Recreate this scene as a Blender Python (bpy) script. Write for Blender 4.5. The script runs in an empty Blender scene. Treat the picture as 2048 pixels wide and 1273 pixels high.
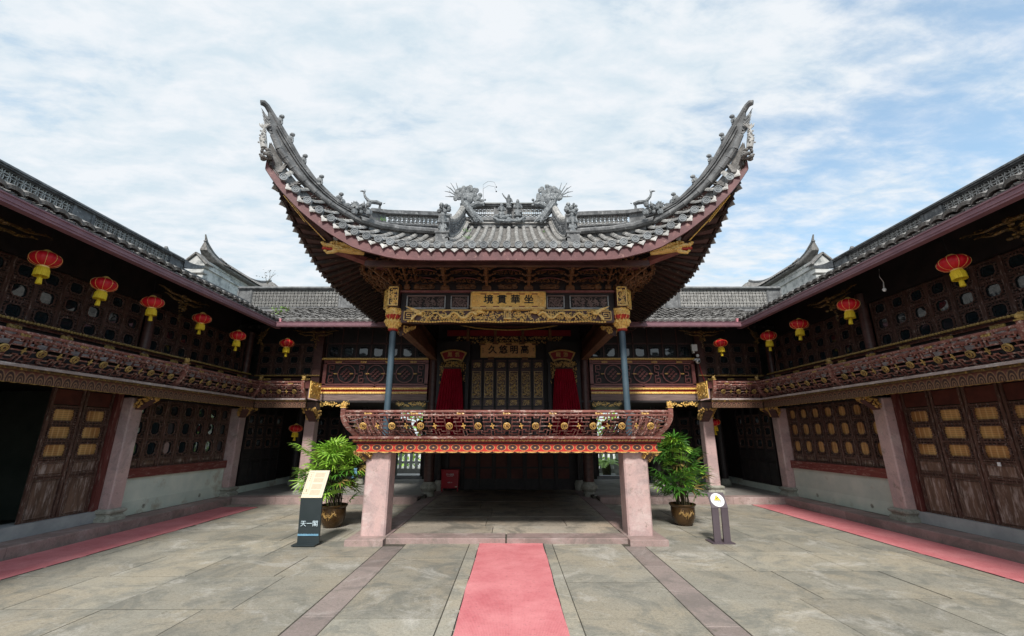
import bpy, math, random
from mathutils import Vector, Matrix
R = math.radians
rnd = random.Random(7)
scene = bpy.context.scene
col = scene.collection

# ------------------------------------------------------------------ camera
PITCH = 15.3
cam_d = bpy.data.cameras.new('camera')
cam_d.sensor_width = 36.0
cam_d.lens = 36.0 * 859.0 / 2048.0
cam_d.clip_start = 0.05
cam_d.clip_end = 3000
cam = bpy.data.objects.new('camera', cam_d)
col.objects.link(cam)
cam.location = (0.09, 0.0, 1.75)
cam.rotation_euler = (R(90 + PITCH), 0, 0)
scene.camera = cam

# ------------------------------------------------------------------ sky
SUN_EL, SUN_AZ = 45.0, 184.0      # azimuth the light comes from, clockwise from +y
world = bpy.data.worlds.new('World')
scene.world = world
world.use_nodes = True
wn, wl = world.node_tree.nodes, world.node_tree.links
wn.clear()
def N(nt, t, **kw):
    n = nt.nodes.new(t)
    for k, v in kw.items():
        setattr(n, k, v)
    return n
def math_node(nt, op, a, b=None, clamp=False):
    n = nt.nodes.new('ShaderNodeMath'); n.operation = op; n.use_clamp = clamp
    for i, v in enumerate((a, b)):
        if v is None: continue
        if isinstance(v, (int, float)): n.inputs[i].default_value = v
        else: nt.links.new(v, n.inputs[i])
    return n.outputs[0]
nt = world.node_tree
sky = N(nt, 'ShaderNodeTexSky', sky_type='NISHITA')
sky.sun_disc = False
sky.sun_elevation = R(SUN_EL); sky.sun_rotation = R(SUN_AZ)
sky.air_density = 1.3; sky.dust_density = 1.2; sky.ozone_density = 1.6
bg_sky = N(nt, 'ShaderNodeBackground'); bg_sky.inputs[1].default_value = 0.15
tint = N(nt, 'ShaderNodeMix', data_type='RGBA', blend_type='MULTIPLY'); tint.inputs[0].default_value = 1.0; tint.inputs[7].default_value = (0.86, 1.06, 1.08, 1)
wl.new(sky.outputs[0], tint.inputs[6]); wl.new(tint.outputs[2], bg_sky.inputs[0])
tc = N(nt, 'ShaderNodeTexCoord')
sep = N(nt, 'ShaderNodeSeparateXYZ'); wl.new(tc.outputs['Generated'], sep.inputs[0])
zc = math_node(nt, 'ADD', math_node(nt, 'MAXIMUM', sep.outputs[2], 0.0), 0.12)
px = math_node(nt, 'DIVIDE', sep.outputs[0], zc)
py = math_node(nt, 'DIVIDE', sep.outputs[1], zc)
cmb = N(nt, 'ShaderNodeCombineXYZ'); wl.new(px, cmb.inputs[0]); wl.new(py, cmb.inputs[1])
mp = N(nt, 'ShaderNodeMapping'); wl.new(cmb.outputs[0], mp.inputs[0])
mp.inputs['Rotation'].default_value = (0, 0, R(-28)); mp.inputs['Scale'].default_value = (1.0, 1.9, 1)
mp.inputs['Location'].default_value = (3.1, 1.4, 0)
n1 = N(nt, 'ShaderNodeTexNoise'); n1.inputs['Scale'].default_value = 1.1; n1.inputs['Detail'].default_value = 7; n1.inputs['Roughness'].default_value = 0.6; n1.inputs['Distortion'].default_value = 0.25
wl.new(mp.outputs[0], n1.inputs[0])
n2 = N(nt, 'ShaderNodeTexNoise'); n2.inputs['Scale'].default_value = 5.5; n2.inputs['Detail'].default_value = 6; n2.inputs['Roughness'].default_value = 0.62; n2.inputs['Distortion'].default_value = 0.2
wl.new(mp.outputs[0], n2.inputs[0])
cov = math_node(nt, 'ADD', math_node(nt, 'MULTIPLY', n1.outputs[0], 0.75), math_node(nt, 'MULTIPLY', n2.outputs[0], 0.62))
# the cloud deck thins out towards the east (right-hand) side of the sky
thin = math_node(nt, 'MULTIPLY', math_node(nt, 'MAXIMUM', math_node(nt, 'SUBTRACT', sep.outputs[0], 0.14), 0.0), 0.50)
thin2 = math_node(nt, 'MULTIPLY', math_node(nt, 'MAXIMUM', math_node(nt, 'SUBTRACT', math_node(nt, 'MULTIPLY', sep.outputs[0], -1.0), 0.35), 0.0), 0.12)
cov = math_node(nt, 'ADD', math_node(nt, 'SUBTRACT', math_node(nt, 'SUBTRACT', cov, thin), thin2), 0.10)
mr = N(nt, 'ShaderNodeMapRange'); mr.interpolation_type = 'SMOOTHSTEP'
mr.inputs['From Min'].default_value = 0.36; mr.inputs['From Max'].default_value = 0.74
mr.inputs['To Min'].default_value = 0.30; mr.inputs['To Max'].default_value = 0.97
wl.new(cov, mr.inputs[0])
ramp = N(nt, 'ShaderNodeValToRGB')
ramp.color_ramp.elements[0].position = 0.36; ramp.color_ramp.elements[0].color = (0.485, 0.56, 0.61, 1)
ramp.color_ramp.elements[1].position = 0.62; ramp.color_ramp.elements[1].color = (0.615, 0.64, 0.665, 1)
wl.new(n2.outputs[0], ramp.inputs[0])
bg_c = N(nt, 'ShaderNodeBackground'); bg_c.inputs[1].default_value = 1.0
wl.new(ramp.outputs[0], bg_c.inputs[0])
mix = N(nt, 'ShaderNodeMixShader'); wl.new(mr.outputs[0], mix.inputs[0])
wl.new(bg_sky.outputs[0], mix.inputs[1]); wl.new(bg_c.outputs[0], mix.inputs[2])
wo = N(nt, 'ShaderNodeOutputWorld'); wl.new(mix.outputs[0], wo.inputs[0])

# ------------------------------------------------------------------ sun, exposure
sun_d = bpy.data.lights.new('sun', 'SUN'); sun_d.energy = 3.0; sun_d.angle = R(9); sun_d.color = (1.0, 0.95, 0.88)
sun = bpy.data.objects.new('sun', sun_d); col.objects.link(sun)
_d = Vector((math.sin(R(SUN_AZ)) * math.cos(R(SUN_EL)), math.cos(R(SUN_AZ)) * math.cos(R(SUN_EL)), math.sin(R(SUN_EL))))
sun.rotation_euler = _d.to_track_quat('Z', 'Y').to_euler(); sun.location = (-8, -8, 20)
scene.view_settings.view_transform = 'Standard'
scene.view_settings.look = 'None'
scene.view_settings.gamma = 1.0
scene.view_settings.exposure = 0.55
scene.view_settings.use_curve_mapping = False

# ------------------------------------------------------------------ mesh helpers
OFF = {}
class MB:
    def __init__(s): s.v = []; s.f = []
    def add(s, vs, fs, M=None):
        b = len(s.v)
        s.v += [tuple(M @ Vector(p)) for p in vs] if M is not None else [tuple(p) for p in vs]
        s.f += [tuple(i + b for i in f) for f in fs]; return s
    def box(s, x0, x1, y0, y1, z0, z1, M=None):
        vs = [(x, y, z) for z in (z0, z1) for y in (y0, y1) for x in (x0, x1)]
        return s.add(vs, [(0, 2, 3, 1), (4, 5, 7, 6), (0, 1, 5, 4), (2, 6, 7, 3), (0, 4, 6, 2), (1, 3, 7, 5)], M)
    def cbox(s, x0, x1, y0, y1, z0, z1, c=0.01, M=None):
        """box with chamfered vertical and top edges"""
        o = [(x0 + c, y0), (x1 - c, y0), (x1, y0 + c), (x1, y1 - c), (x1 - c, y1), (x0 + c, y1), (x0, y1 - c), (x0, y0 + c)]
        cx, cy = (x0 + x1) / 2, (y0 + y1) / 2
        def ins(p, d): return (p[0] + (d if p[0] < cx else -d), p[1] + (d if p[1] < cy else -d))
        vs = [(p[0], p[1], z0) for p in o] + [(p[0], p[1], z1 - c) for p in o] + [(*ins(p, c), z1) for p in o]
        fs = [tuple(range(7, -1, -1)), tuple(range(16, 24))]
        for k in (0, 8):
            fs += [(k + i, k + (i + 1) % 8, k + 8 + (i + 1) % 8, k + 8 + i) for i in range(8)]
        return s.add(vs, fs, M)
    def slab(s, x0, x1, y0, y1, z0, z1, c=0.006, tilt=(0, 0)):
        cx, cy = (x0 + x1) / 2, (y0 + y1) / 2
        def t(x, y, z): return (x, y, z + (x - cx) * tilt[0] + (y - cy) * tilt[1])
        o = [(x0, y0), (x1, y0), (x1, y1), (x0, y1)]
        q = [(x0 + c, y0 + c), (x1 - c, y0 + c), (x1 - c, y1 - c), (x0 + c, y1 - c)]
        vs = [(x, y, z0) for x, y in o] + [t(x, y, z1 - c) for x, y in o] + [t(x, y, z1) for x, y in q]
        fs = [(8, 9, 10, 11)]
        for k in (0, 4): fs += [(k + i, k + (i + 1) % 4, k + 4 + (i + 1) % 4, k + 4 + i) for i in range(4)]
        return s.add(vs, fs)
    def bar(s, a, b, w, h=None, up=(0, 0, 1)):
        """box beam from a to b, w wide, h high"""
        a, b = Vector(a), Vector(b); h = h or w
        d = (b - a); L = d.length
        if L < 1e-6: return s
        d /= L; up = Vector(up); sd = d.cross(up)
        if sd.length < 1e-4: sd = d.cross(Vector((1, 0, 0)))
        sd.normalize(); up = sd.cross(d)
        M = Matrix((( *[sd[0], d[0], up[0]], a[0]), (sd[1], d[1], up[1], a[1]), (sd[2], d[2], up[2], a[2]), (0, 0, 0, 1)))
        return s.box(-w / 2, w / 2, 0, L, -h / 2, h / 2, M)
    def tube(s, pts, r, n=6, cap=True, flat=1.0, up=(0, 0, 1)):
        pts = [Vector(p) for p in pts]; m = len(pts)
        rs = r if isinstance(r, (list, tuple)) else [r] * m
        vs = []; U = Vector(up)
        for i, p in enumerate(pts):
            d = (pts[min(i + 1, m - 1)] - pts[max(i - 1, 0)])
            if d.length < 1e-7: d = Vector((0, 0, 1))
            d.normalize(); a = d.cross(U)
            if a.length < 1e-3: a = d.cross(Vector((1, 0.1, 0)))
            a.normalize(); b = a.cross(d)
            for k in range(n):
                t = 2 * math.pi * (k + 0.5) / n
                vs.append(p + a * math.cos(t) * rs[i] + b * math.sin(t) * rs[i] * flat)
        fs = [(i * n + k, i * n + (k + 1) % n, (i + 1) * n + (k + 1) % n, (i + 1) * n + k) for i in range(m - 1) for k in range(n)]
        if cap: fs += [tuple(range(n - 1, -1, -1)), tuple((m - 1) * n + k for k in range(n))]
        return s.add(vs, fs)
    def lathe(s, prof, n=20, c=(0, 0, 0), M=None, wob=None):
        vs = []
        for j, (r, z) in enumerate(prof):
            for k in range(n):
                t = 2 * math.pi * k / n
                rr = r * (wob(k, j) if wob else 1)
                vs.append((c[0] + rr * math.cos(t), c[1] + rr * math.sin(t), c[2] + z))
        m = len(prof)
        fs = [(i * n + k, i * n + (k + 1) % n, (i + 1) * n + (k + 1) % n, (i + 1) * n + k) for i in range(m - 1) for k in range(n)]
        if prof[0][0] > 1e-4: fs.append(tuple(range(n - 1, -1, -1)))
        if prof[-1][0] > 1e-4: fs.append(tuple((m - 1) * n + k for k in range(n)))
        return s.add(vs, fs, M)
    def ball(s, c, r, sx=1, sy=1, sz=1, nu=8, nv=5):
        prof = [(math.sin(math.pi * j / nv) * r, -math.cos(math.pi * j / nv) * r) for j in range(nv + 1)]
        vs = []
        for (rr, z) in prof:
            for k in range(nu):
                t = 2 * math.pi * k / nu
                vs.append((c[0] + sx * rr * math.cos(t), c[1] + sy * rr * math.sin(t), c[2] + sz * z))
        fs = [(i * nu + k, i * nu + (k + 1) % nu, (i + 1) * nu + (k + 1) % nu, (i + 1) * nu + k) for i in range(nv) for k in range(nu)]
        return s.add(vs, fs)
    def prism(s, poly, t0, t1, M=None, axis='y'):
        """poly: 2-D outline in (x,z) extruded along y (or (y,z) along x, (x,y) along z)"""
        n = len(poly)
        def P(p, t):
            return (p[0], t, p[1]) if axis == 'y' else ((t, p[0], p[1]) if axis == 'x' else (p[0], p[1], t))
        vs = [P(p, t0) for p in poly] + [P(p, t1) for p in poly]
        fs = [tuple(range(n)), tuple(range(2 * n - 1, n - 1, -1))] + [(i, i + n, (i + 1) % n + n, (i + 1) % n) for i in range(n)]
        return s.add(vs, fs, M)
    def strip(s, rows, closed=False):
        """grid from rows of equal length"""
        n = len(rows[0]); b = len(s.v)
        for r_ in rows: s.v += [tuple(p) for p in r_]
        for i in range(len(rows) - 1):
            for k in range(n - 1 + (1 if closed else 0)):
                k2 = (k + 1) % n
                s.f.append((b + i * n + k, b + i * n + k2, b + (i + 1) * n + k2, b + (i + 1) * n + k))
        return s
    def second(s, mat, faces): s.m2 = (mat, list(faces)); return s
    def xf(s, fn): s.v = [tuple(fn(Vector(p))) for p in s.v]; return s
    def mesh(s, name, mat, smooth=False):
        me = bpy.data.meshes.new(name)
        me.from_pydata(s.v, [], s.f); me.update()
        me.materials.append(mat)
        if getattr(s, 'm2', None):
            me.materials.append(s.m2[0])
            for i in s.m2[1]: me.polygons[i].material_index = 1
        if smooth:
            me.polygons.foreach_set('use_smooth', [True] * len(me.polygons))
            if smooth == 'auto':
                try: me.set_sharp_from_angle(angle=R(40))
                except Exception: pass
        return me
    def build(s, name, mat, parent=None, smooth=False, label=None, kind=None):
        if parent is not None and OFF.get(parent) is not None:
            o_ = OFF[parent]; s.v = [(p[0] - o_[0], p[1] - o_[1], p[2] - o_[2]) for p in s.v]
        o = bpy.data.objects.new(name, s.mesh(name, mat, smooth)); col.objects.link(o)
        if parent is not None:
            o.parent = parent; OFF[o] = OFF.get(parent)
        if label: o['label'] = label
        if kind: o['kind'] = kind
        return o

def inst(me, name, parent, M, label=None):
    """another object on shared mesh data; M is in world space unless the parent has a frame of its own"""
    o = bpy.data.objects.new(name, me); col.objects.link(o)
    if parent is not None:
        o.parent = parent
        of = OFF.get(parent)
        if of is not None: M = Matrix.Translation(-Vector(of)) @ M
    o.matrix_local = M
    OFF[o] = None
    if label: o['label'] = label
    return o
def child(me, name, parent, M=None, label=None):
    """sub-part in the frame of an instanced part"""
    o = bpy.data.objects.new(name, me); col.objects.link(o); o.parent = parent
    if M is not None: o.matrix_local = M
    if label: o['label'] = label
    return o
def thing(name, loc, label, cat, group=None, rot=0.0, local=False):
    o = bpy.data.objects.new(name, None); col.objects.link(o)
    o.empty_display_size = 0.2; o.location = loc; o.rotation_euler = (0, 0, rot)
    o['label'] = label; o['category'] = cat
    if group: o['group'] = group
    OFF[o] = None if (local or rot) else Vector(loc)
    return o
def tag(o, label, cat, group=None):
    o['label'] = label; o['category'] = cat
    if group: o['group'] = group
    return o
def struct(o): o['kind'] = 'structure'; return o
def copy_thing(root, loc, label, rot=None):
    r = root.copy(); col.objects.link(r); r.location = loc; r['label'] = label
    if rot is not None: r.rotation_euler = (0, 0, rot)
    for ch in list(root.children):
        c = ch.copy(); col.objects.link(c); c.parent = r
        for g in list(ch.children):
            d = g.copy(); col.objects.link(d); d.parent = c
    return r
T = Matrix.Translation
def RZ(a): return Matrix.Rotation(a, 4, 'Z')
def RX(a): return Matrix.Rotation(a, 4, 'X')
def RY(a): return Matrix.Rotation(a, 4, 'Y')
def frame(o, x, y, z):
    """matrix with given axes and origin"""
    x, y, z = Vector(x), Vector(y), Vector(z)
    return Matrix(((x[0], y[0], z[0], o[0]), (x[1], y[1], z[1], o[1]), (x[2], y[2], z[2], o[2]), (0, 0, 0, 1)))
def lerp(a, b, t): return a + (b - a) * t
def interp(tab, x):
    if x <= tab[0][0]: return tab[0][1]
    for (a, b), (c, d) in zip(tab, tab[1:]):
        if x <= c: return b + (d - b) * (x - a) / (c - a)
    return tab[-1][1]

# ------------------------------------------------------------------ materials
def pmat(name, c1, c2, scale=4.0, rough=0.6, bump=0.15, stretch=(1, 1, 1), c3=None, c3amt=0.5, metal=0.0, rvar=0.0, fine=40.0, spec=0.4, bdist=0.004, objv=0.12, c3scale=None):
    m = bpy.data.materials.new(name); m.use_nodes = True
    t = m.node_tree; L = t.links; t.nodes.clear()
    out = N(t, 'ShaderNodeOutputMaterial'); b = N(t, 'ShaderNodeBsdfPrincipled'); L.new(b.outputs[0], out.inputs[0])
    b.inputs['Metallic'].default_value = metal; b.inputs['Specular IOR Level'].default_value = spec
    geo = N(t, 'ShaderNodeNewGeometry'); mp = N(t, 'ShaderNodeMapping'); mp.inputs['Scale'].default_value = stretch
    L.new(geo.outputs['Position'], mp.inputs[0])
    a = N(t, 'ShaderNodeTexNoise'); a.inputs['Scale'].default_value = scale; a.inputs['Detail'].default_value = 6; a.inputs['Roughness'].default_value = 0.62
    L.new(mp.outputs[0], a.inputs[0])
    r = N(t, 'ShaderNodeValToRGB'); r.color_ramp.elements[0].position = 0.34; r.color_ramp.elements[1].position = 0.66
    r.color_ramp.elements[0].color = (*c1, 1); r.color_ramp.elements[1].color = (*c2, 1)
    L.new(a.outputs[0], r.inputs[0]); cur = r.outputs[0]
    if c3:
        w = N(t, 'ShaderNodeTexNoise'); w.inputs['Scale'].default_value = c3scale or scale * 2.3; w.inputs['Detail'].default_value = 8; w.inputs['Roughness'].default_value = 0.7
        L.new(mp.outputs[0], w.inputs[0])
        q = N(t, 'ShaderNodeMapRange'); q.inputs['From Min'].default_value = 0.62 - 0.2 * c3amt; q.inputs['From Max'].default_value = 0.72 - 0.12 * c3amt
        L.new(w.outputs[0], q.inputs[0])
        mx = N(t, 'ShaderNodeMix', data_type='RGBA'); L.new(q.outputs[0], mx.inputs[0]); L.new(cur, mx.inputs[6]); mx.inputs[7].default_value = (*c3, 1)
        cur = mx.outputs[2]
    if objv:
        oi = N(t, 'ShaderNodeObjectInfo'); hv = N(t, 'ShaderNodeHueSaturation')
        L.new(math_node(t, 'ADD', math_node(t, 'MULTIPLY', oi.outputs['Random'], 2 * objv), 1 - objv), hv.inputs['Value'])
        L.new(cur, hv.inputs['Color']); cur = hv.outputs[0]
    L.new(cur, b.inputs['Base Color'])
    if rvar:
        L.new(math_node(t, 'ADD', math_node(t, 'MULTIPLY', a.outputs[0], 2 * rvar), rough - rvar), b.inputs['Roughness'])
    else: b.inputs['Roughness'].default_value = rough
    if bump:
        f = N(t, 'ShaderNodeTexNoise'); f.inputs['Scale'].default_value = fine; f.inputs['Detail'].default_value = 5
        L.new(mp.outputs[0], f.inputs[0])
        bp = N(t, 'ShaderNodeBump'); bp.inputs['Strength'].default_value = bump; bp.inputs['Distance'].default_value = bdist
        L.new(f.outputs[0], bp.inputs['Height']); L.new(bp.outputs[0], b.inputs['Normal'])
    m['b'] = b.name
    return m

M_ = {}
M_['wood_dark'] = pmat('dark_lacquered_wood', (0.050, 0.024, 0.022), (0.105, 0.048, 0.042), 5, 0.4, 0.5, (1, 1, 3), c3=(0.09, 0.055, 0.045), c3amt=0.2)
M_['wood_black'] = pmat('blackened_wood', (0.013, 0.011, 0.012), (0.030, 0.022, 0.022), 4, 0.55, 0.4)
M_['wood_red'] = pmat('oxblood_painted_wood', (0.19, 0.068, 0.064), (0.28, 0.105, 0.098), 6, 0.38, 0.5, (1, 1, 1), c3=(0.30, 0.19, 0.16), c3amt=0.25)
M_['wood_rail'] = pmat('weathered_highlit_rail_wood', (0.14, 0.048, 0.038), (0.25, 0.10, 0.082), 9, 0.4, 0.5, (0.5, 1, 1), c3=(0.50, 0.39, 0.34), c3amt=0.5)  # pale patches: weathering plus highlights painted into the red of the rails
M_['wood_beam'] = pmat('grey_brown_beam_wood', (0.12, 0.08, 0.075), (0.24, 0.17, 0.155), 9, 0.55, 0.8, (0.25, 1, 3), c3=(0.27, 0.22, 0.2), c3amt=0.2, bdist=0.01)
M_['wood_brown'] = pmat('brown_bracket_wood', (0.085, 0.038, 0.018), (0.21, 0.095, 0.04), 9, 0.45, 0.5, c3=(0.36, 0.17, 0.05), c3amt=0.3)
M_['wood_side'] = pmat('side_beam_wood', (0.13, 0.058, 0.035), (0.27, 0.125, 0.07), 7, 0.6, 0.8, (2, 0.4, 2))
M_['wood_door'] = pmat('weathered_door_wood', (0.075, 0.042, 0.029), (0.18, 0.108, 0.075), 5, 0.6, 0.9, (2, 2, 0.35), c3=(0.36, 0.29, 0.26), c3amt=0.6, fine=30, bdist=0.006, c3scale=9)
M_['jamb'] = pmat('peeling_red_jamb', (0.085, 0.018, 0.015), (0.15, 0.040, 0.033), 6, 0.55, 0.9, (3, 3, 0.3), c3=(0.30, 0.20, 0.17), c3amt=0.35, fine=25, c3scale=8)
M_['wood_frame'] = pmat('reddish_door_frame', (0.055, 0.027, 0.021), (0.12, 0.060, 0.045), 7, 0.45, 0.7, (3, 3, 0.6), c3=(0.34, 0.27, 0.24), c3amt=0.35)
M_['wood_pale'] = pmat('bleached_rail_wood', (0.22, 0.17, 0.16), (0.40, 0.33, 0.31), 8, 0.6, 0.8, (1, .3, 1), c3=(0.55, 0.50, 0.48), c3amt=0.4, fine=40)
M_['wood_redworn'] = pmat('peeling_red_sill', (0.13, 0.022, 0.018), (0.20, 0.05, 0.04), 6, 0.55, 0.9, (3, 0.5, 3), c3=(0.34, 0.20, 0.17), c3amt=0.45, fine=25, c3scale=10)
M_['eave_board'] = pmat('eave_board_paint', (0.085, 0.030, 0.034), (0.145, 0.055, 0.057), 3.5, 0.55, 0.5, (1, 1, 1), c3=(0.30, 0.16, 0.14), c3amt=0.2, fine=30)
M_['gold'] = pmat('gilded_carving', (0.78, 0.46, 0.10), (0.98, 0.70, 0.22), 14, 0.32, 0.4, metal=0.0, spec=0.8, c3=(0.16, 0.07, 0.03), c3amt=0.35, fine=60)
M_['gold_dim'] = pmat('dull_gilding', (0.46, 0.26, 0.06), (0.76, 0.48, 0.14), 16, 0.34, 0.4, metal=0.0, spec=0.7, c3=(0.10, 0.05, 0.025), c3amt=0.5, fine=60)
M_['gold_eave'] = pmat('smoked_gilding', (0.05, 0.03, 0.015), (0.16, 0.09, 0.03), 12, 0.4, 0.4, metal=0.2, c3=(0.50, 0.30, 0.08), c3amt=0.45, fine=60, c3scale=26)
M_['gold_wing'] = pmat('worn_balcony_gilding', (0.24, 0.15, 0.045), (0.46, 0.31, 0.10), 16, 0.4, 0.4, c3=(0.08, 0.045, 0.025), c3amt=0.5, fine=60, objv=.2)
M_['gold_plaque'] = pmat('gilded_plaque_field', (0.76, 0.46, 0.10), (0.92, 0.60, 0.17), 22, 0.4, 0.5, metal=0.0, c3=(0.30, 0.14, 0.05), c3amt=0.3)
M_['bronze_plaque'] = pmat('bronze_plaque_field', (0.68, 0.36, 0.14), (0.84, 0.50, 0.21), 22, 0.5, 0.5, c3=(0.62, 0.38, 0.16), c3amt=0.3)
M_['paint_red'] = pmat('vermilion_paint', (0.42, 0.030, 0.018), (0.55, 0.05, 0.03), 8, 0.5, 0.3)
M_['paint_crimson'] = pmat('crimson_board', (0.20, 0.008, 0.012), (0.27, 0.015, 0.02), 8, 0.45, 0.2)
M_['pink_stone'] = pmat('pink_tuff_stone', (0.36, 0.235, 0.225), (0.47, 0.32, 0.305), 4.5, 0.85, 0.7, c3=(0.50, 0.42, 0.40), c3amt=0.2, fine=90, bdist=0.004, objv=0.05)
M_['pink_stone2'] = pmat('mauve_kerb_stone', (0.22, 0.145, 0.135), (0.33, 0.225, 0.21), 3.5, 0.85, 0.7, c3=(0.13, 0.11, 0.08), c3amt=0.25, fine=80, bdist=0.004)
M_['teal_stone'] = pmat('pale_green_stone', (0.50, 0.57, 0.51), (0.64, 0.68, 0.60), 1.8, 0.8, 0.5, c3=(0.40, 0.37, 0.29), c3amt=0.3, fine=60, c3scale=1.6)
M_['grey_stone'] = pmat('grey_sill_stone', (0.25, 0.26, 0.27), (0.35, 0.355, 0.36), 3, 0.8, 0.4, fine=90)
M_['col_base'] = pmat('drum_base_stone', (0.26, 0.26, 0.22), (0.38, 0.38, 0.33), 9, 0.85, 0.7, c3=(0.12, 0.12, 0.10), c3amt=0.3)
M_['slab_edge'] = pmat('joint_soil', (0.035, 0.033, 0.026), (0.10, 0.092, 0.07), 12, 0.95, 0.6)
M_['platform'] = pmat('walkway_stone', (0.23, 0.22, 0.205), (0.34, 0.325, 0.30), 2.2, 0.75, 0.5, c3=(0.15, 0.14, 0.125), c3amt=0.2, rvar=0.1)
M_['tile'] = pmat('grey_roof_tile', (0.165, 0.163, 0.156), (0.37, 0.362, 0.348), 6, 0.85, 0.9, c3=(0.62, 0.60, 0.57), c3amt=0.35, fine=50, objv=0.26, bdist=0.006, c3scale=11)
M_['tile_dark'] = pmat('dark_roof_tile', (0.085, 0.082, 0.078), (0.26, 0.25, 0.24), 9, 0.85, 0.9, c3=(0.26, 0.25, 0.235), c3amt=0.3, fine=50, bdist=0.006)
M_['tile_disc'] = pmat('tile_end_clay', (0.15, 0.165, 0.18), (0.28, 0.30, 0.31), 9, 0.8, 0.9, fine=70, objv=0.25)
M_['tile_pale'] = pmat('pale_drip_tile', (0.32, 0.315, 0.305), (0.54, 0.53, 0.51), 8, 0.85, 0.8, c3=(0.15, 0.15, 0.145), c3amt=0.3, objv=0.2)
M_['ridge'] = pmat('ridge_mortar', (0.085, 0.088, 0.092), (0.22, 0.224, 0.228), 5, 0.85, 0.9, c3=(0.38, 0.38, 0.375), c3amt=0.3, fine=50, bdist=0.006)
M_['ridge_fig'] = pmat('ridge_sculpture', (0.07, 0.08, 0.09), (0.24, 0.255, 0.265), 12, 0.8, 0.9, c3=(0.50, 0.52, 0.52), c3amt=0.35, fine=50)
M_['moss'] = pmat('moss', (0.05, 0.08, 0.02), (0.12, 0.16, 0.04), 20, 0.95, 0.8)
M_['plaster'] = pmat('white_plaster', (0.42, 0.425, 0.415), (0.66, 0.655, 0.63), 1.6, 0.9, 0.4, c3=(0.22, 0.23, 0.23), c3amt=0.6, fine=40)
M_['gutter'] = pmat('mauve_gutter_metal', (0.20, 0.10, 0.125), (0.27, 0.145, 0.17), 4, 0.4, 0.2, objv=0.0)
M_['hopper'] = pmat('pink_rainwater_paint', (0.46, 0.17, 0.20), (0.55, 0.23, 0.26), 6, 0.5, 0.2)
M_['steel'] = pmat('slate_blue_steel_paint', (0.050, 0.082, 0.108), (0.075, 0.115, 0.145), 3, 0.4, 0.1, objv=0)
M_['wire'] = pmat('galvanised_wire', (0.45, 0.45, 0.45), (0.6, 0.6, 0.6), 6, 0.35, 0.1, metal=0.6)
M_['char'] = pmat('black_lettering', (0.012, 0.012, 0.014), (0.02, 0.02, 0.022), 6, 0.5, 0)
M_['goldchar'] = pmat('gold_lettering', (0.6, 0.38, 0.12), (0.7, 0.47, 0.17), 6, 0.4, 0)
M_['whitechar'] = pmat('pale_lettering', (0.55, 0.68, 0.75), (0.6, 0.72, 0.8), 6, 0.5, 0)
M_['velvet'] = pmat('crimson_velvet', (0.24, 0.003, 0.015), (0.36, 0.006, 0.025), 4, 0.85, 0.2, spec=0.15)
M_['silk'] = pmat('red_lantern_cloth', (0.46, 0.004, 0.012), (0.60, 0.008, 0.018), 5, 0.5, 0.2, objv=0.18)
M_['yellow'] = pmat('yellow_fringe', (0.62, 0.42, 0.015), (0.78, 0.58, 0.03), 60, 0.7, 0.6, (1, 1, 0.1), objv=0.08)
M_['leaf'] = pmat('palm_leaf', (0.030, 0.105, 0.012), (0.075, 0.21, 0.025), 3, 0.42, 0.1, objv=0.35, spec=0.5)
M_['leaf_light'] = pmat('young_palm_leaf', (0.17, 0.36, 0.035), (0.32, 0.52, 0.06), 3, 0.42, 0.1, objv=0.3, spec=0.5)
M_['leaf_dark'] = pmat('shade_foliage', (0.02, 0.06, 0.012), (0.06, 0.14, 0.02), 3, 0.6, 0.1, objv=0.3)
M_['stem'] = pmat('palm_stem', (0.035, 0.030, 0.015), (0.09, 0.075, 0.035), 12, 0.7, 0.4)
M_['soil'] = pmat('potting_soil', (0.02, 0.014, 0.01), (0.05, 0.035, 0.025), 30, 0.95, 1.0)
M_['pot'] = pmat('glazed_brown_pot', (0.040, 0.021, 0.008), (0.085, 0.046, 0.016), 5, 0.28, 0.2, rvar=0.06)
M_['pot_gold'] = pmat('ochre_pot_relief', (0.24, 0.14, 0.045), (0.36, 0.23, 0.08), 12, 0.4, 0.2)
M_['sign_dark'] = pmat('charcoal_sign_metal', (0.022, 0.032, 0.036), (0.034, 0.045, 0.05), 2, 0.38, 0.05, objv=0)
M_['sign_cream'] = pmat('cream_sign_panel', (0.60, 0.52, 0.38), (0.67, 0.585, 0.44), 1.2, 0.45, 0.05, objv=0)
M_['sign_ink'] = pmat('sign_ink', (0.38, 0.31, 0.21), (0.44, 0.36, 0.25), 2, 0.6, 0, objv=0)
M_['sign_purple'] = pmat('plum_sign_metal', (0.075, 0.058, 0.070), (0.10, 0.080, 0.095), 2, 0.4, 0.05, objv=0)
M_['white'] = pmat('white_enamel', (0.74, 0.75, 0.76), (0.80, 0.80, 0.80), 3, 0.4, 0, objv=0)
M_['sign_yellow'] = pmat('warning_yellow', (0.72, 0.60, 0.03), (0.78, 0.66, 0.05), 3, 0.5, 0, objv=0)
M_['sign_blue'] = pmat('sign_wave_blue', (0.12, 0.27, 0.40), (0.16, 0.33, 0.46), 8, 0.5, 0, objv=0)
M_['box_red'] = pmat('red_cabinet_paint', (0.38, 0.006, 0.018), (0.46, 0.010, 0.025), 3, 0.4, 0.1, objv=0)
M_['concrete'] = pmat('garden_paving', (0.45, 0.44, 0.42), (0.58, 0.57, 0.55), 2, 0.9, 0.3)
M_['fence'] = pmat('pale_fence_paint', (0.42, 0.43, 0.40), (0.55, 0.55, 0.50), 3, 0.7, 0.3)
M_['room'] = pmat('dim_room_plaster', (0.045, 0.055, 0.045), (0.07, 0.08, 0.065), 2, 0.9, 0.2)
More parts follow.
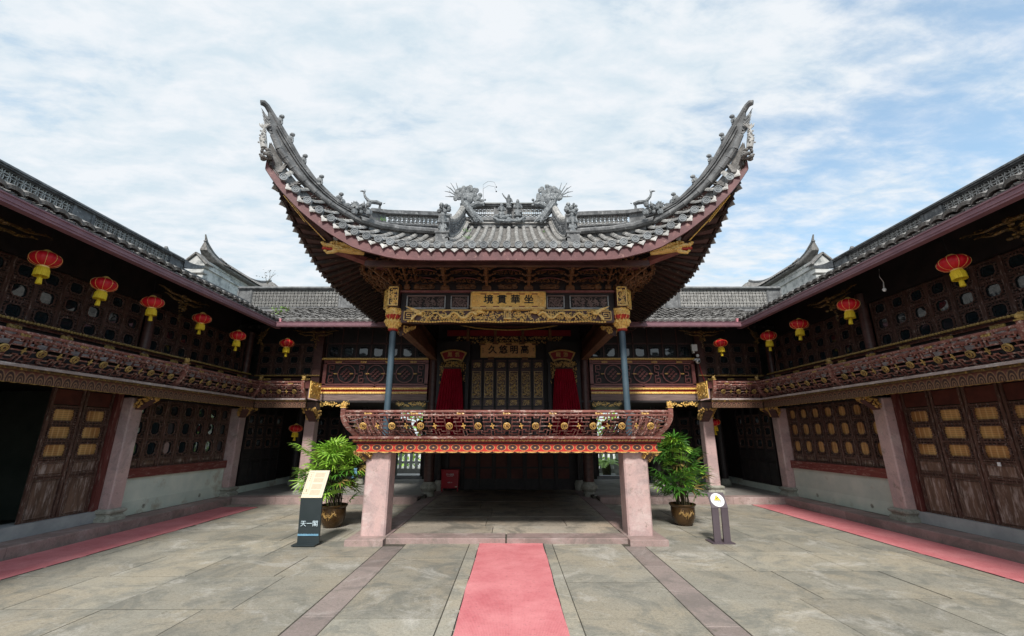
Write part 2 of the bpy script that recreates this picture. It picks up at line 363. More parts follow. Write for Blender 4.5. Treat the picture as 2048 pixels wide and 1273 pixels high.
M_['blind'] = pmat('amber_bamboo_blind', (0.52, 0.26, 0.075), (0.72, 0.40, 0.14), 30, 0.6, 0.6, (1, 1, 6), c3=(0.26, 0.12, 0.04), c3amt=0.3, objv=0.2)
M_['panel_red'] = pmat('rust_red_panel', (0.06, 0.014, 0.010), (0.11, 0.028, 0.018), 4, 0.6, 0.4)
M_['silver'] = pmat('silvered_edge', (0.34, 0.37, 0.40), (0.46, 0.48, 0.5), 14, 0.5, 0.4, c3=(0.08, 0.08, 0.09), c3amt=0.5)

def blind_mat():
    m = bpy.data.materials.new('amber_bamboo_blind'); m.use_nodes = True
    t = m.node_tree; L = t.links; b = t.nodes['Principled BSDF']; geo = N(t, 'ShaderNodeNewGeometry')
    n = N(t, 'ShaderNodeTexNoise'); n.inputs['Scale'].default_value = 2.2; n.inputs['Detail'].default_value = 4; L.new(geo.outputs['Position'], n.inputs[0])
    r = N(t, 'ShaderNodeValToRGB'); r.color_ramp.elements[0].position = .35; r.color_ramp.elements[1].position = .65
    r.color_ramp.elements[0].color = (0.34, 0.15, 0.045, 1); r.color_ramp.elements[1].color = (0.62, 0.36, 0.13, 1); L.new(n.outputs[0], r.inputs[0])
    cur = r.outputs[0]
    for d, sc in (('Z', 9.0), ('Y', 3.2)):
        w = N(t, 'ShaderNodeTexWave', wave_type='BANDS', bands_direction=d); w.inputs['Scale'].default_value = sc; w.inputs['Distortion'].default_value = .5
        L.new(geo.outputs['Position'], w.inputs[0]); q = N(t, 'ShaderNodeMapRange'); q.inputs['From Min'].default_value = .75; q.inputs['To Max'].default_value = .5; L.new(w.outputs['Fac'], q.inputs[0])
        x = N(t, 'ShaderNodeMix', data_type='RGBA'); L.new(q.outputs[0], x.inputs[0]); L.new(cur, x.inputs[6]); x.inputs[7].default_value = (0.14, 0.065, 0.025, 1) if d == 'Z' else (0.75, 0.52, 0.25, 1); cur = x.outputs[2]
    L.new(cur, b.inputs['Base Color']); b.inputs['Roughness'].default_value = .5
    return m
M_['blind'] = blind_mat()

def glass_mat():
    m = bpy.data.materials.new('window_glass'); m.use_nodes = True
    t = m.node_tree; b = t.nodes['Principled BSDF']
    b.inputs['Base Color'].default_value = (0.012, 0.02, 0.024, 1); b.inputs['Roughness'].default_value = 0.04
    b.inputs['Specular IOR Level'].default_value = 0.9
    geo = N(t, 'ShaderNodeNewGeometry'); n = N(t, 'ShaderNodeTexNoise'); n.inputs['Scale'].default_value = 3.0; n.inputs['Detail'].default_value = 1
    t.links.new(geo.outputs['Position'], n.inputs[0])
    bp = N(t, 'ShaderNodeBump'); bp.inputs['Strength'].default_value = 0.25; bp.inputs['Distance'].default_value = 0.02
    t.links.new(n.outputs[0], bp.inputs['Height']); t.links.new(bp.outputs[0], b.inputs['Normal'])
    return m
M_['glass'] = glass_mat()

def paving_mat(name, base, warm, dark, light, speck=0.42):
    m = bpy.data.materials.new(name); m.use_nodes = True
    t = m.node_tree; L = t.links; b = t.nodes['Principled BSDF']
    geo = N(t, 'ShaderNodeNewGeometry'); P = geo.outputs['Position']
    oi = N(t, 'ShaderNodeObjectInfo')
    def noise(s, d, rgh=0.6, dis=0.0, off=None):
        n = N(t, 'ShaderNodeTexNoise'); n.inputs['Scale'].default_value = s; n.inputs['Detail'].default_value = d
        n.inputs['Roughness'].default_value = rgh; n.inputs['Distortion'].default_value = dis
        if off:
            mp = N(t, 'ShaderNodeMapping'); mp.inputs['Location'].default_value = off; L.new(P, mp.inputs[0]); L.new(mp.outputs[0], n.inputs[0])
        else: L.new(P, n.inputs[0])
        return n.outputs[0]
    def mixc(f, a, bb):
        x = N(t, 'ShaderNodeMix', data_type='RGBA'); L.new(f, x.inputs[0])
        for i, q in ((6, a), (7, bb)):
            if isinstance(q, tuple): x.inputs[i].default_value = (*q, 1)
            else: L.new(q, x.inputs[i])
        return x.outputs[2]
    def rng(v, a, bb, lo=0.0, hi=1.0):
        q = N(t, 'ShaderNodeMapRange'); q.inputs['From Min'].default_value = a; q.inputs['From Max'].default_value = bb
        q.inputs['To Min'].default_value = lo; q.inputs['To Max'].default_value = hi; L.new(v, q.inputs[0]); return q.outputs[0]
    c = mixc(rng(noise(0.9, 4, off=(3, 7, 0)), 0.42, 0.58), base, warm)
    c = mixc(rng(noise(0.55, 3, 0.5, 0.3, (11, 3, 0)), 0.60, 0.74, 0, 0.3), c, tuple(v * w for v, w in zip(warm, (1.15, .92, .70))))
    c = mixc(rng(noise(1.5, 8, 0.74, 0.6), 0.47, 0.60, 0, 0.9), c, dark)
    c = mixc(rng(noise(1.1, 8, 0.75, 0.8, (9, 2, 0)), 0.53, 0.64, 0, 0.8), c, light)
    c = mixc(rng(noise(34, 5, 0.85), 0.46, 0.60, 0, speck), c, (0.15, 0.14, 0.115))
    c = mixc(rng(noise(110, 4, 0.8), 0.42, 0.62, 0, speck), c, (0.12, 0.115, 0.10))
    c = mixc(rng(noise(55, 4, 0.7, 0, (1, 5, 0)), 0.60, 0.72, 0, 0.5), c, (0.50, 0.48, 0.44))
    c = mixc(rng(noise(7, 7, 0.8, 0, (4, 4, 0)), 0.56, 0.66, 0, 0.6), c, (0.14, 0.13, 0.095))
    c = mixc(rng(noise(2.6, 8, 0.85, 1.5, (7, 1, 0)), 0.60, 0.68, 0, 0.5), c, (0.10, 0.11, 0.07))
    hv = N(t, 'ShaderNodeHueSaturation'); L.new(c, hv.inputs['Color'])
    L.new(math_node(t, 'ADD', math_node(t, 'MULTIPLY', oi.outputs['Random'], 0.30), 0.84), hv.inputs['Value'])
    L.new(hv.outputs[0], b.inputs['Base Color'])
    L.new(rng(noise(2.5, 4), 0.3, 0.7, 0.55, 0.85), b.inputs['Roughness'])
    b.inputs['Specular IOR Level'].default_value = 0.35
    bp = N(t, 'ShaderNodeBump'); bp.inputs['Strength'].default_value = 0.6; bp.inputs['Distance'].default_value = 0.004
    L.new(math_node(t, 'ADD', noise(120, 5, 0.7), math_node(t, 'MULTIPLY', noise(9, 5), 1.5)), bp.inputs['Height']); L.new(bp.outputs[0], b.inputs['Normal'])
    return m
M_['slab'] = paving_mat('courtyard_flagstone', (0.38, 0.36, 0.30), (0.42, 0.375, 0.29), (0.235, 0.235, 0.205), (0.58, 0.555, 0.50))
M_['slab_stage'] = paving_mat('stage_floor_flagstone', (0.46, 0.40, 0.33), (0.50, 0.42, 0.33), (0.19, 0.175, 0.15), (0.42, 0.39, 0.34))
M_['strip_stone'] = paving_mat('mauve_strip_stone', (0.30, 0.24, 0.225), (0.33, 0.265, 0.245), (0.20, 0.17, 0.16), (0.42, 0.36, 0.34))

M_['pink_stone'] = paving_mat('pink_tuff_pier', (0.50, 0.345, 0.335), (0.55, 0.38, 0.36), (0.38, 0.285, 0.28), (0.62, 0.50, 0.48), 0.14)
M_['pink_stone2'] = paving_mat('mauve_kerb_block', (0.35, 0.245, 0.23), (0.39, 0.275, 0.26), (0.24, 0.185, 0.17), (0.48, 0.38, 0.36), 0.2)
def carpet_mat():
    m = bpy.data.materials.new('ribbed_red_carpet'); m.use_nodes = True
    t = m.node_tree; L = t.links; b = t.nodes['Principled BSDF']
    geo = N(t, 'ShaderNodeNewGeometry')
    n = N(t, 'ShaderNodeTexNoise'); n.inputs['Scale'].default_value = 1.6; n.inputs['Detail'].default_value = 9; n.inputs['Roughness'].default_value = 0.72; L.new(geo.outputs['Position'], n.inputs[0])
    r = N(t, 'ShaderNodeValToRGB'); r.color_ramp.elements[0].position = 0.3; r.color_ramp.elements[0].color = (0.50, 0.095, 0.115, 1)
    r.color_ramp.elements[1].position = 0.7; r.color_ramp.elements[1].color = (0.76, 0.29, 0.30, 1); L.new(n.outputs[0], r.inputs[0])
    w = N(t, 'ShaderNodeTexWave', wave_type='BANDS', bands_direction='X'); w.inputs['Scale'].default_value = 22; w.inputs['Distortion'].default_value = 0.6; w.inputs['Detail'].default_value = 2
    L.new(geo.outputs['Position'], w.inputs[0])
    w2 = N(t, 'ShaderNodeTexNoise'); w2.inputs['Scale'].default_value = 30; w2.inputs['Detail'].default_value = 6; w2.inputs['Roughness'].default_value = 0.8; L.new(geo.outputs['Position'], w2.inputs[0])
    x = N(t, 'ShaderNodeMix', data_type='RGBA'); L.new(math_node(t, 'MULTIPLY', w.outputs['Fac'], 0.45), x.inputs[0]); L.new(r.outputs[0], x.inputs[6]); x.inputs[7].default_value = (0.76, 0.30, 0.32, 1)
    x2 = N(t, 'ShaderNodeMix', data_type='RGBA')
    q = N(t, 'ShaderNodeMapRange'); q.inputs['From Min'].default_value = 0.55; q.inputs['From Max'].default_value = 0.70; q.inputs['To Max'].default_value = 0.55
    L.new(w2.outputs[0], q.inputs[0]); L.new(q.outputs[0], x2.inputs[0]); L.new(x.outputs[2], x2.inputs[6]); x2.inputs[7].default_value = (0.22, 0.07, 0.08, 1)
    L.new(x2.outputs[2], b.inputs['Base Color']); b.inputs['Roughness'].default_value = 0.8
    bp = N(t, 'ShaderNodeBump'); bp.inputs['Strength'].default_value = 0.7; bp.inputs['Distance'].default_value = 0.004
    L.new(w.outputs['Fac'], bp.inputs['Height']); L.new(bp.outputs[0], b.inputs['Normal'])
    return m
M_['carpet'] = carpet_mat()

# frieze: red paint with dark lobes and gold dots is real print on a flat board
def frieze_mat(name, ground, lobe, line, pitch, along='x'):
    m = bpy.data.materials.new(name); m.use_nodes = True
    t = m.node_tree; L = t.links; b = t.nodes['Principled BSDF']
    geo = N(t, 'ShaderNodeNewGeometry'); sp = N(t, 'ShaderNodeSeparateXYZ'); L.new(geo.outputs['Position'], sp.inputs[0])
    s = sp.outputs[0] if along == 'x' else sp.outputs[1]
    u = math_node(t, 'SUBTRACT', math_node(t, 'FRACT', math_node(t, 'DIVIDE', math_node(t, 'ADD', s, 50.0), pitch)), 0.5)
    au = math_node(t, 'ABSOLUTE', u)
    z = math_node(t, 'DIVIDE', sp.outputs[2], pitch)
    return m, t, b, au, z
def frieze(name, ground, lobe, line, pitch, zc, along='x', rough=0.5, scales=False):
    m, t, b, au, z = frieze_mat(name, ground, lobe, line, pitch, along)
    L = t.links
    dz = math_node(t, 'SUBTRACT', z, zc / pitch)
    d = math_node(t, 'SQRT', math_node(t, 'ADD', math_node(t, 'POWER', au, 2.0), math_node(t, 'POWER', math_node(t, 'MULTIPLY', dz, 0.52 if scales else 1.6), 2.0)))
    def lt(v, k): return math_node(t, 'LESS_THAN', v, k)
    def gt(v, k): return math_node(t, 'GREATER_THAN', v, k)
    lob = lt(d, 0.36); dot = lt(d, 0.09)
    edge = math_node(t, 'MULTIPLY', gt(d, 0.36), lt(d, 0.42))
    if scales:
        lob = lt(d, 0.46)
        edge = math_node(t, 'MAXIMUM', math_node(t, 'MULTIPLY', gt(d, 0.43), lt(d, 0.52)), math_node(t, 'MULTIPLY', gt(d, 0.20), lt(d, 0.28)))
        dot = lt(d, 0.10)
    geo = N(t, 'ShaderNodeNewGeometry'); n = N(t, 'ShaderNodeTexNoise'); n.inputs['Scale'].default_value = 25; n.inputs['Detail'].default_value = 5; L.new(geo.outputs['Position'], n.inputs[0])
    def mixc(f, a, bb):
        x = N(t, 'ShaderNodeMix', data_type='RGBA'); L.new(f, x.inputs[0])
        for i, q in ((6, a), (7, bb)):
            if isinstance(q, tuple): x.inputs[i].default_value = (*q, 1)
            else: L.new(q, x.inputs[i])
        return x.outputs[2]
    c = mixc(lob, ground, lobe); c = mixc(edge, c, line); c = mixc(dot, c, line)
    q = N(t, 'ShaderNodeMapRange'); q.inputs['From Min'].default_value = 0.52; q.inputs['From Max'].default_value = 0.7; q.inputs['To Max'].default_value = 0.6; L.new(n.outputs[0], q.inputs[0])
    c = mixc(q.outputs[0], c, tuple(v * 0.35 for v in ground))
    L.new(c, b.inputs['Base Color']); b.inputs['Roughness'].default_value = rough
    bp = N(t, 'ShaderNodeBump'); bp.inputs['Strength'].default_value = 0.5; bp.inputs['Distance'].default_value = 0.004
    L.new(math_node(t, 'ADD', n.outputs[0], lob), bp.inputs['Height']); L.new(bp.outputs[0], b.inputs['Normal'])
    return m

# ------------------------------------------------------------------ lettering
def text_mesh(s, size, mat, extrude=0.003, bold=0.0):
    cu = bpy.data.curves.new('lettering', 'FONT'); cu.body = s; cu.size = size; cu.extrude = extrude; cu.offset = bold * size
    cu.align_x = 'CENTER'; cu.align_y = 'CENTER'; cu.resolution_u = 3
    o = bpy.data.objects.new('lettering', cu); col.objects.link(o)
    dg = bpy.context.evaluated_depsgraph_get(); dg.update()
    me = bpy.data.meshes.new_from_object(o.evaluated_get(dg)); me.name = 'lettering'
    bpy.data.objects.remove(o); bpy.data.curves.remove(cu)
    me.materials.clear(); me.materials.append(mat)
    return me
def letters(s, size, mat, name, parent, M, extrude=0.003, bold=0.0):
    return inst(text_mesh(s, size, mat, extrude, bold), name, parent, M)
FRONT = RX(R(90))     # text plane facing -y

# ------------------------------------------------------------------ carving generator (x right, z up, relief towards -y)
def carving(w, h, n, seed, rad=0.008, depth=0.02, dots=0.4, big=1.0):
    q = random.Random(seed); mb = MB()
    for i in range(n):
        cx, cz = q.uniform(-w / 2, w / 2) * 0.94, q.uniform(-h / 2, h / 2) * 0.9
        lim = min(w / 2 - abs(cx), h / 2 - abs(cz)) + rad * 2
        rr = max(min(q.uniform(0.025, 0.06) * big, lim + 0.012), 0.01)
        if q.random() < dots:
            mb.ball((cx, -depth * 0.5, cz), rr * 0.5, 1, 0.8, q.uniform(0.6, 1.2), 6, 4)
        else:
            a0 = q.uniform(0, 6.28); sg = q.choice((-1, 1)); tot = q.uniform(3, 6.5); pts = []
            for k in range(8):
                t = k / 7.0; a = a0 + sg * tot * t; r = rr * (1 - 0.75 * t)
                x, z = cx + math.cos(a) * r, cz + math.sin(a) * r
                x = max(-w / 2, min(w / 2, x)); z = max(-h / 2, min(h / 2, z))
                pts.append((x, -depth * (0.3 + 0.6 * t), z))
            mb.tube(pts, [rad * (0.6 + 0.6 * (k / 7.0)) for k in range(8)], 4, up=(0, 1, 0))
    return mb
# ================================================================== GROUND
PLAT = 0.17
g = struct(MB().box(-60, 60, -40, 80, -0.4, -0.02).build('ground', M_['slab_edge']))
court = struct(MB().box(-7.32, 7.32, -6.0, 12.22, -0.019, -0.0035).build('courtyard_paving', M_['slab_edge']))
OFF[court] = Vector((0, 0, 0))
def slabrow(xa, xb, y0, y1, wmin, wmax, parent, name='paving_slab', mat='slab', z=0.0, gap=0.0055):
    x = xa
    while x < xb - 0.05:
        w = rnd.uniform(wmin, wmax)
        if xb - (x + w) < wmin * 0.55: w = xb - x
        dz = rnd.uniform(-0.0015, 0.0015)
        MB().slab(x + gap * rnd.uniform(.6, 1.5), x + w - gap * rnd.uniform(.6, 1.5), y0 + gap * rnd.uniform(1.0, 1.9), y1 - gap * rnd.uniform(1.0, 1.9), z - 0.05, z + dz, 0.001,
                  (rnd.uniform(-.0012, .0012), rnd.uniform(-.0012, .0012))).build(name, M_[mat], parent)
        x += w
rowsL = [-5.9, -4.6, -3.3, -2.1, -1.0, 0.1, 1.1, 2.1, 3.1, 4.12, 5.13, 6.22, 7.17, 8.15, 9.14, 10.2, 11.2, 12.2]
for a, b in zip(rowsL, rowsL[1:]):
    slabrow(-7.3, -2.03, a, b, 0.95, 1.35, court)
rowsR = [-5.9, -4.7, -3.4, -2.2, -1.1, 0.0, 1.1, 2.2, 3.3, 4.38, 5.43, 6.45, 7.4, 8.4, 9.4, 10.4, 11.3, 12.2]
for a, b in zip(rowsR, rowsR[1:]):
    slabrow(2.27, 7.3, a, b, 1.0, 1.45, court)
rowsC = [-5.9, -4.7, -3.5, -2.4, -1.3, -0.2, 0.8, 1.85, 2.9, 3.9, 4.89, 5.98, 6.98, 7.94]
for a, b in zip(rowsC, rowsC[1:]):
    for x0, x1 in ((-1.68, -0.62), (0.76, 1.92)):
        slabrow(x0, x1, a, b, 1.05, 1.5, court)
for a, b in zip(rowsC[::2], rowsC[2::2] + [7.94]):
    if b <= a: continue
    MB().slab(-0.615, 0.755, a + .003, b - .003, -0.05, -0.001, 0.003).build('paving_slab', M_['slab'], court)
for sx in (-1, 1):
    y = -5.9
    while y < 7.7:
        L_ = rnd.uniform(1.3, 2.1); y1 = min(y + L_, 7.76)
        MB().slab(-2.02 if sx < 0 else 1.93, -1.69 if sx < 0 else 2.26, y + .003, y1 - .003, -0.05, 0.001, 0.004).build('strip_stone', M_['strip_stone'], court)
        y = y1
# kerb round the courtyard
kerb = struct(MB().box(-7.74, -7.34, -6, 12.6, -0.1, 0.10).box(7.34, 7.74, -6, 12.6, -0.1, 0.10).box(-7.3, -2.42, 12.26, 12.6, -0.1, 0.10).box(2.42, 7.3, 12.26, 12.6, -0.1, 0.10).build('kerb', M_['slab_edge']))
OFF[kerb] = Vector((0, 0, 0))
for sx in (-1, 1):
    y = -5.9
    while y < 12.1:
        y1 = min(y + rnd.uniform(1.3, 2.3), 12.2)
        if 12.2 - y1 < 0.7: y1 = 12.2
        x0, x1 = sorted((sx * 7.30, sx * 7.76))
        MB().slab(x0, x1, y + .003, y1 - .003, -0.05, PLAT + rnd.uniform(-.003, .003), 0.012).build('kerb_stone', M_['pink_stone2'], kerb)
        y = y1
    x = 2.42
    while x < 7.7:
        x1 = min(x + rnd.uniform(1.2, 2.0), 7.76)
        if 7.76 - x1 < 0.7: x1 = 7.76
        a, b = sorted((sx * (x + .003), sx * (x1 - .003)))
        MB().slab(a, b, 12.203, 12.63, -0.05, PLAT + rnd.uniform(-.003, .003), 0.012).build('kerb_stone', M_['pink_stone2'], kerb)
        x = x1
# raised walkway at the back and sides
walk = struct(MB().box(-14, -7.765, -6, 17.5, -0.2, PLAT - 0.015).box(7.765, 14, -6, 17.5, -0.2, PLAT - 0.015).box(-7.76, -2.3, 12.64, 17.5, -0.2, PLAT - 0.015).box(2.3, 7.76, 12.64, 17.5, -0.2, PLAT - 0.015).box(-2.29, 2.29, 15.2, 17.5, -0.2, PLAT - 0.015).build('walkway', M_['slab_edge']))
OFF[walk] = Vector((0, 0, 0))
for y0, y1 in ((12.64, 13.5), (13.5, 14.4), (14.4, 15.4), (15.4, 16.4), (16.4, 17.4)):
    slabrow(-7.76, -2.36, y0, y1, 1.0, 1.6, walk, 'walkway_slab', 'platform', PLAT)
    slabrow(2.36, 7.76, y0, y1, 1.0, 1.6, walk, 'walkway_slab', 'platform', PLAT)

# ================================================================== CARPETS
def carpet(x0, x1, y0, y1, label):
    rows = []
    ny = int((y1 - y0) / 0.25); nx = 6
    for j in range(ny + 1):
        y = lerp(y0, y1, j / ny)
        wob = 0.006 * math.sin(y * 3.1 + x0) + 0.004 * math.sin(y * 7.3)
        rows.append([(lerp(x0, x1, k / nx) + wob, y, 0.009 + 0.0025 * math.sin(y * 2.3 + k * 1.7)) for k in range(nx + 1)])
    mb = MB(); mb.strip(rows)
    for k in (0, nx): mb.strip([[r_[k] for r_ in rows], [(r_[k][0], r_[k][1], 0.0) for r_ in rows]])
    mb.strip([rows[-1], [(p[0], p[1], 0.0) for p in rows[-1]]])
    root = thing('red_carpet', ((x0 + x1) / 2, (y0 + y1) / 2, 0), label, 'carpet', 'red carpets laid in the courtyard')
    mb.build('carpet_pile', M_['carpet'], root)
    e = MB()
    for xx, d in ((x0, -1), (x1, 1)):
        y = y0 + rnd.uniform(0, .3)
        while y < y1:
            ye = min(y + rnd.uniform(0.25, 0.9), y1); w = rnd.uniform(.004, .011)
            a, b = sorted((xx + d * 0.001, xx + d * (w + .002)))
            e.box(a, b, y, ye, 0.002, 0.0075); y = ye + rnd.uniform(0, .12)
    e.build('carpet_edging', M_['char'], root, kind='stuff')
carpet(-0.45, 0.605, -5.5, 7.93, 'ribbed pink-red carpet running from the foreground to the stage step')
carpet(-7.24, -6.32, -5.5, 11.72, 'pink-red carpet along the left kerb of the courtyard')
carpet(6.36, 7.26, -5.5, 12.12, 'pink-red carpet along the right kerb of the courtyard')

# ================================================================== SHARED PIECES FOR BALUSTRADES
CELL = 0.465
def frieze_cell(H=0.40, th=0.0165, dep=0.036):
    """one bay of meander fretwork between two crosses; s in 0..CELL, z in 0..H; front at y=0"""
    W = CELL; mb = MB()
    S = []
    for sg in (1, -1):
        def X(u): return W / 2 + sg * u * W
        S += [(X(.44), 1, X(.44), .63), (X(.44), .3, X(.44), 0), (X(.185), 1, X(.185), 0),
              (X(.44), .84, X(.34), .84), (X(.34), .84, X(.34), .75), (X(.34), .75, X(.185), .75),
              (X(.44), .61, X(.185), .61), (X(.44), .44, X(.185), .44), (X(.44), .30, X(.32), .30), (X(.32), .30, X(.32), .22), (X(.32), .22, X(.185), .22),
              (X(.44), .1, X(.185), .1), (X(.185), .92, X(.07), .92), (X(.07), .92, X(.07), .78), (X(.07), .78, X(0), .78),
              (X(.185), .12, X(.09), .12), (X(.09), .12, X(.09), .24), (X(.09), .04, X(0), .04), (X(.5), .75, X(.44), .75), (X(.5), .26, X(.44), .26),
              (X(.12), .24, X(.02), .24)]
    for (a, b, c, d) in S:
        a, c = min(a, c), max(a, c); b, d = min(b, d) * H, max(b, d) * H
        mb.box(a - th / 2 if a != c else a - th / 2, c + th / 2, 0, dep, b - th / 2, d + th / 2)
    return mb
FRET = frieze_cell()
def medallion_mesh():
    mb = MB()
    n = 16; rr = 0.062
    M = RX(R(90))
    mb.lathe([(rr, -0.016), (rr, 0.004), (rr - .004, 0.010), (rr - .011, 0.010), (rr - .014, 0.0)], n, M=M)
    mb.second(M_['wood_dark'], [len(mb.f) - 1])
    q = random.Random(3)
    for k in range(8):
        a = q.uniform(0, 6.28); r0 = q.uniform(.008, .036); s0 = q.uniform(1.5, 3.2)
        pts = [(math.cos(a + s0 * t) * (r0 + .012 * math.sin(5 * t)), -0.006 - .006 * t, math.sin(a + s0 * t) * (r0 + .010 * t)) for t in (0, .25, .5, .75, 1)]
        mb.tube(pts, .0045, 4, up=(0, 1, 0))
    return mb
ME_MED = medallion_mesh().mesh('medallion', M_['gold_dim'])
def cross_mesh():
    mb = MB().box(-.011, .011, -.012, 0.01, -.055, .055).box(-.036, .036, -.011, 0.009, -.013, .013)
    for a, b in ((0, .055), (0, -.055), (.036, 0), (-.036, 0)): mb.ball((a, -.006, b), .014, nu=6, nv=4)
    return mb
ME_CROSS = cross_mesh().mesh('cross', M_['gold_dim'])
_c = carving(.13, .04, 9, 5, .006, .016).box(-.065, .065, -.004, .012, -.02, .02)
ME_CLIP = _c.mesh('clip', M_['gold_dim']); ME_CLIP_W = _c.mesh('clip', M_['gold_wing'])
ME_MED_W = medallion_mesh().mesh('medallion', M_['gold_wing']); ME_CROSS_W = cross_mesh().mesh('cross', M_['gold_wing'])
ST_REF = {}
def fu(h): return 0.20 * (1 - (1 - min(max(h, 0), 1)) ** 2.3)     # outward bulge of a rail at relative height h
def railing(parent, org, ax, out, length, H=0.40, posts=(1, 1), gap=0.085, name='balustrade', rail='wood_rail', flare=0.0, cells=None):
    med, crs, clp = (ME_MED, ME_CROSS, ME_CLIP) if parent is ST_REF.get('st') else (ME_MED_W, ME_CROSS_W, ME_CLIP_W)
    """curved balustrade. org: bottom start; ax: direction along; out: outward direction"""
    ax, out = Vector(ax), Vector(out); up = Vector((0, 0, 1)); org = Vector(org)
    def W(p):  # p=(s, y (towards back), z)
        return org + ax * (p[0] + (p[0] / length * 2 - 1) * flare * fu(p[2] / (H + gap)) / .2) + out * (fu(p[2] / (H + gap)) - p[1]) + up * p[2]
    n = cells or max(1, int(length / CELL)); k = (length) / n
    root = bpy.data.objects.new(name, None); col.objects.link(root); root.parent = parent; OFF[root] = OFF[parent]
    nseg = max(1, n)
    fr = MB()
    for i in range(n):
        s0 = i * k; kk = k / CELL
        b = len(fr.v); fr.v += [(p[0] * kk + s0, p[1], p[2]) for p in FRET.v]; fr.f += [tuple(q + b for q in f) for f in FRET.f]
    fr.xf(W).build('fretwork', M_[rail], root)
    def railbar(z, r, nm, a=-0.02, b=None):
        b = length + 0.02 if b is None else b
        m_ = MB(); m_.tube([W((a, 0.015, z)), W((b, 0.015, z))], r, 8); return m_.build(nm, M_[rail], root, smooth='auto')
    railbar(H + 0.012, 0.022, 'middle_rail'); railbar(H + gap, 0.025, 'top_rail'); railbar(0.0, 0.018, 'bottom_rail')
    def tilt(z):
        e = 0.02; a = W((0, 0, z - e)); b = W((0, 0, z + e)); d = (b - a).normalized(); nrm = -(ax.cross(d))
        if nrm.dot(out) < 0: nrm = -nrm
        return d, nrm
    d, nrm = tilt(H * .5)
    for i in range(n):
        c = W(((i + .5) * k, 0, H * .51)); inst(med, 'medallion', root, frame(c + nrm * .006, ax, -nrm, d))
        if i: inst(crs, 'cross_ornament', root, frame(W((i * k, 0, H * .52)) + nrm * .006, ax, -nrm, d) @ Matrix.Scale(.82, 4))
    d, nrm = tilt(H + gap * .55)
    m2 = max(2, int(round(n / 1.6)))
    for i in range(m2):
        inst(clp, 'gilded_block', root, frame(W(((i + .5) * length / m2, 0.015, H + gap * .55)), ax, -nrm, d))
    for flag, s in zip(posts, (-0.03, length + 0.03)):
        if not flag: continue
        mb = MB(); rows = []
        for j in range(9):
            z = lerp(-0.02, H + gap + 0.06, j / 8); w = lerp(.050, .036, j / 8)
            rows.append([W((s - w, -.02, z)), W((s + w, -.02, z)), W((s + w, .05, z)), W((s - w, .05, z))])
        mb.strip(rows, closed=True); mb.f.append((len(mb.v) - 4, len(mb.v) - 3, len(mb.v) - 2, len(mb.v) - 1))
        p = mb.build('railing_post', M_[rail], root, smooth='auto')
        t_ = W((s, .015, H + gap + .06))
        f_ = MB().box(t_.x - .05, t_.x + .05, t_.y - .05, t_.y + .05, t_.z, t_.z + .018)
        f_.ball((t_.x, t_.y, t_.z + .062), .05, 1, 1, 1.0, 8, 5)
        q = random.Random(int(t_.x * 100))
        for _ in range(10):
            a = q.uniform(0, 6.28); zz = q.uniform(.03, .11)
            f_.ball((t_.x + .036 * math.cos(a), t_.y + .036 * math.sin(a), t_.z + zz), .018, nu=5, nv=3)
        f_.build('finial', M_['gold_dim' if clp is ME_CLIP else 'gold_wing'], root)
    return root

# octagon lattice pane: cell w x h with fretted border and glass or blind
def pane_meshes(w, h, matframe, matpane, th=0.015, big=False):
    mb = MB(); iw, ih = (w * .40, h * .39) if big else (w * .345, h * .345); c = min(iw, ih) * .44
    c = c * .6 if big else c
    oc = [(-iw + c, -ih), (iw - c, -ih), (iw, -ih + c), (iw, ih - c), (iw - c, ih), (-iw + c, ih), (-iw, ih - c), (-iw, -ih + c)]
    for a, b in zip(oc, oc[1:] + oc[:1]): mb.bar((a[0], 0, a[1]), (b[0], 0, b[1]), .02, th * 1.3, up=(0, 1, 0))
    for sx in (-1, 1):
        for sz in (-1, 1):
            X = lambda u: sx * u * w / 2
            Z = lambda u: sz * u * h / 2
            for a, b, cc, d in ((1, .55, .68, .55), (.68, 1, .68, .86), (.40, 1, .40, .70), (.14, 1, .14, .72), (1, .78, .84, .78), (.84, .78, .84, .98), (.55, .84, .84, .84), (1, .24, .68, .24)):
                mb.bar((X(a), 0, Z(b)), (X(cc), 0, Z(d)), .016, th * .8, up=(0, 1, 0))
    bo = [(-w / 2, -h / 2), (w / 2, -h / 2), (w / 2, h / 2), (-w / 2, h / 2)]
    k = len(mb.v); mb.v += [(x, .016, z) for x, z in oc] + [(x, .016, z) for x, z in bo]
    mb.f += [(k + 8, k + 9, k + 1, k), (k + 9, k + 2, k + 1), (k + 9, k + 10, k + 3, k + 2), (k + 10, k + 4, k + 3), (k + 10, k + 11, k + 5, k + 4), (k + 11, k + 6, k + 5), (k + 11, k + 8, k + 7, k + 6), (k + 8, k, k + 7)]
    mb.second(M_['wood_black'], range(len(mb.f) - 8, len(mb.f)))
    fr = mb.mesh('lattice', M_['wood_frame' if matframe == 'wood_dark' else matframe])
    pn = MB().prism([(x * 1.02, z * 1.02) for x, z in oc], .022, .028).mesh('pane', M_[matpane])
    return fr, pn

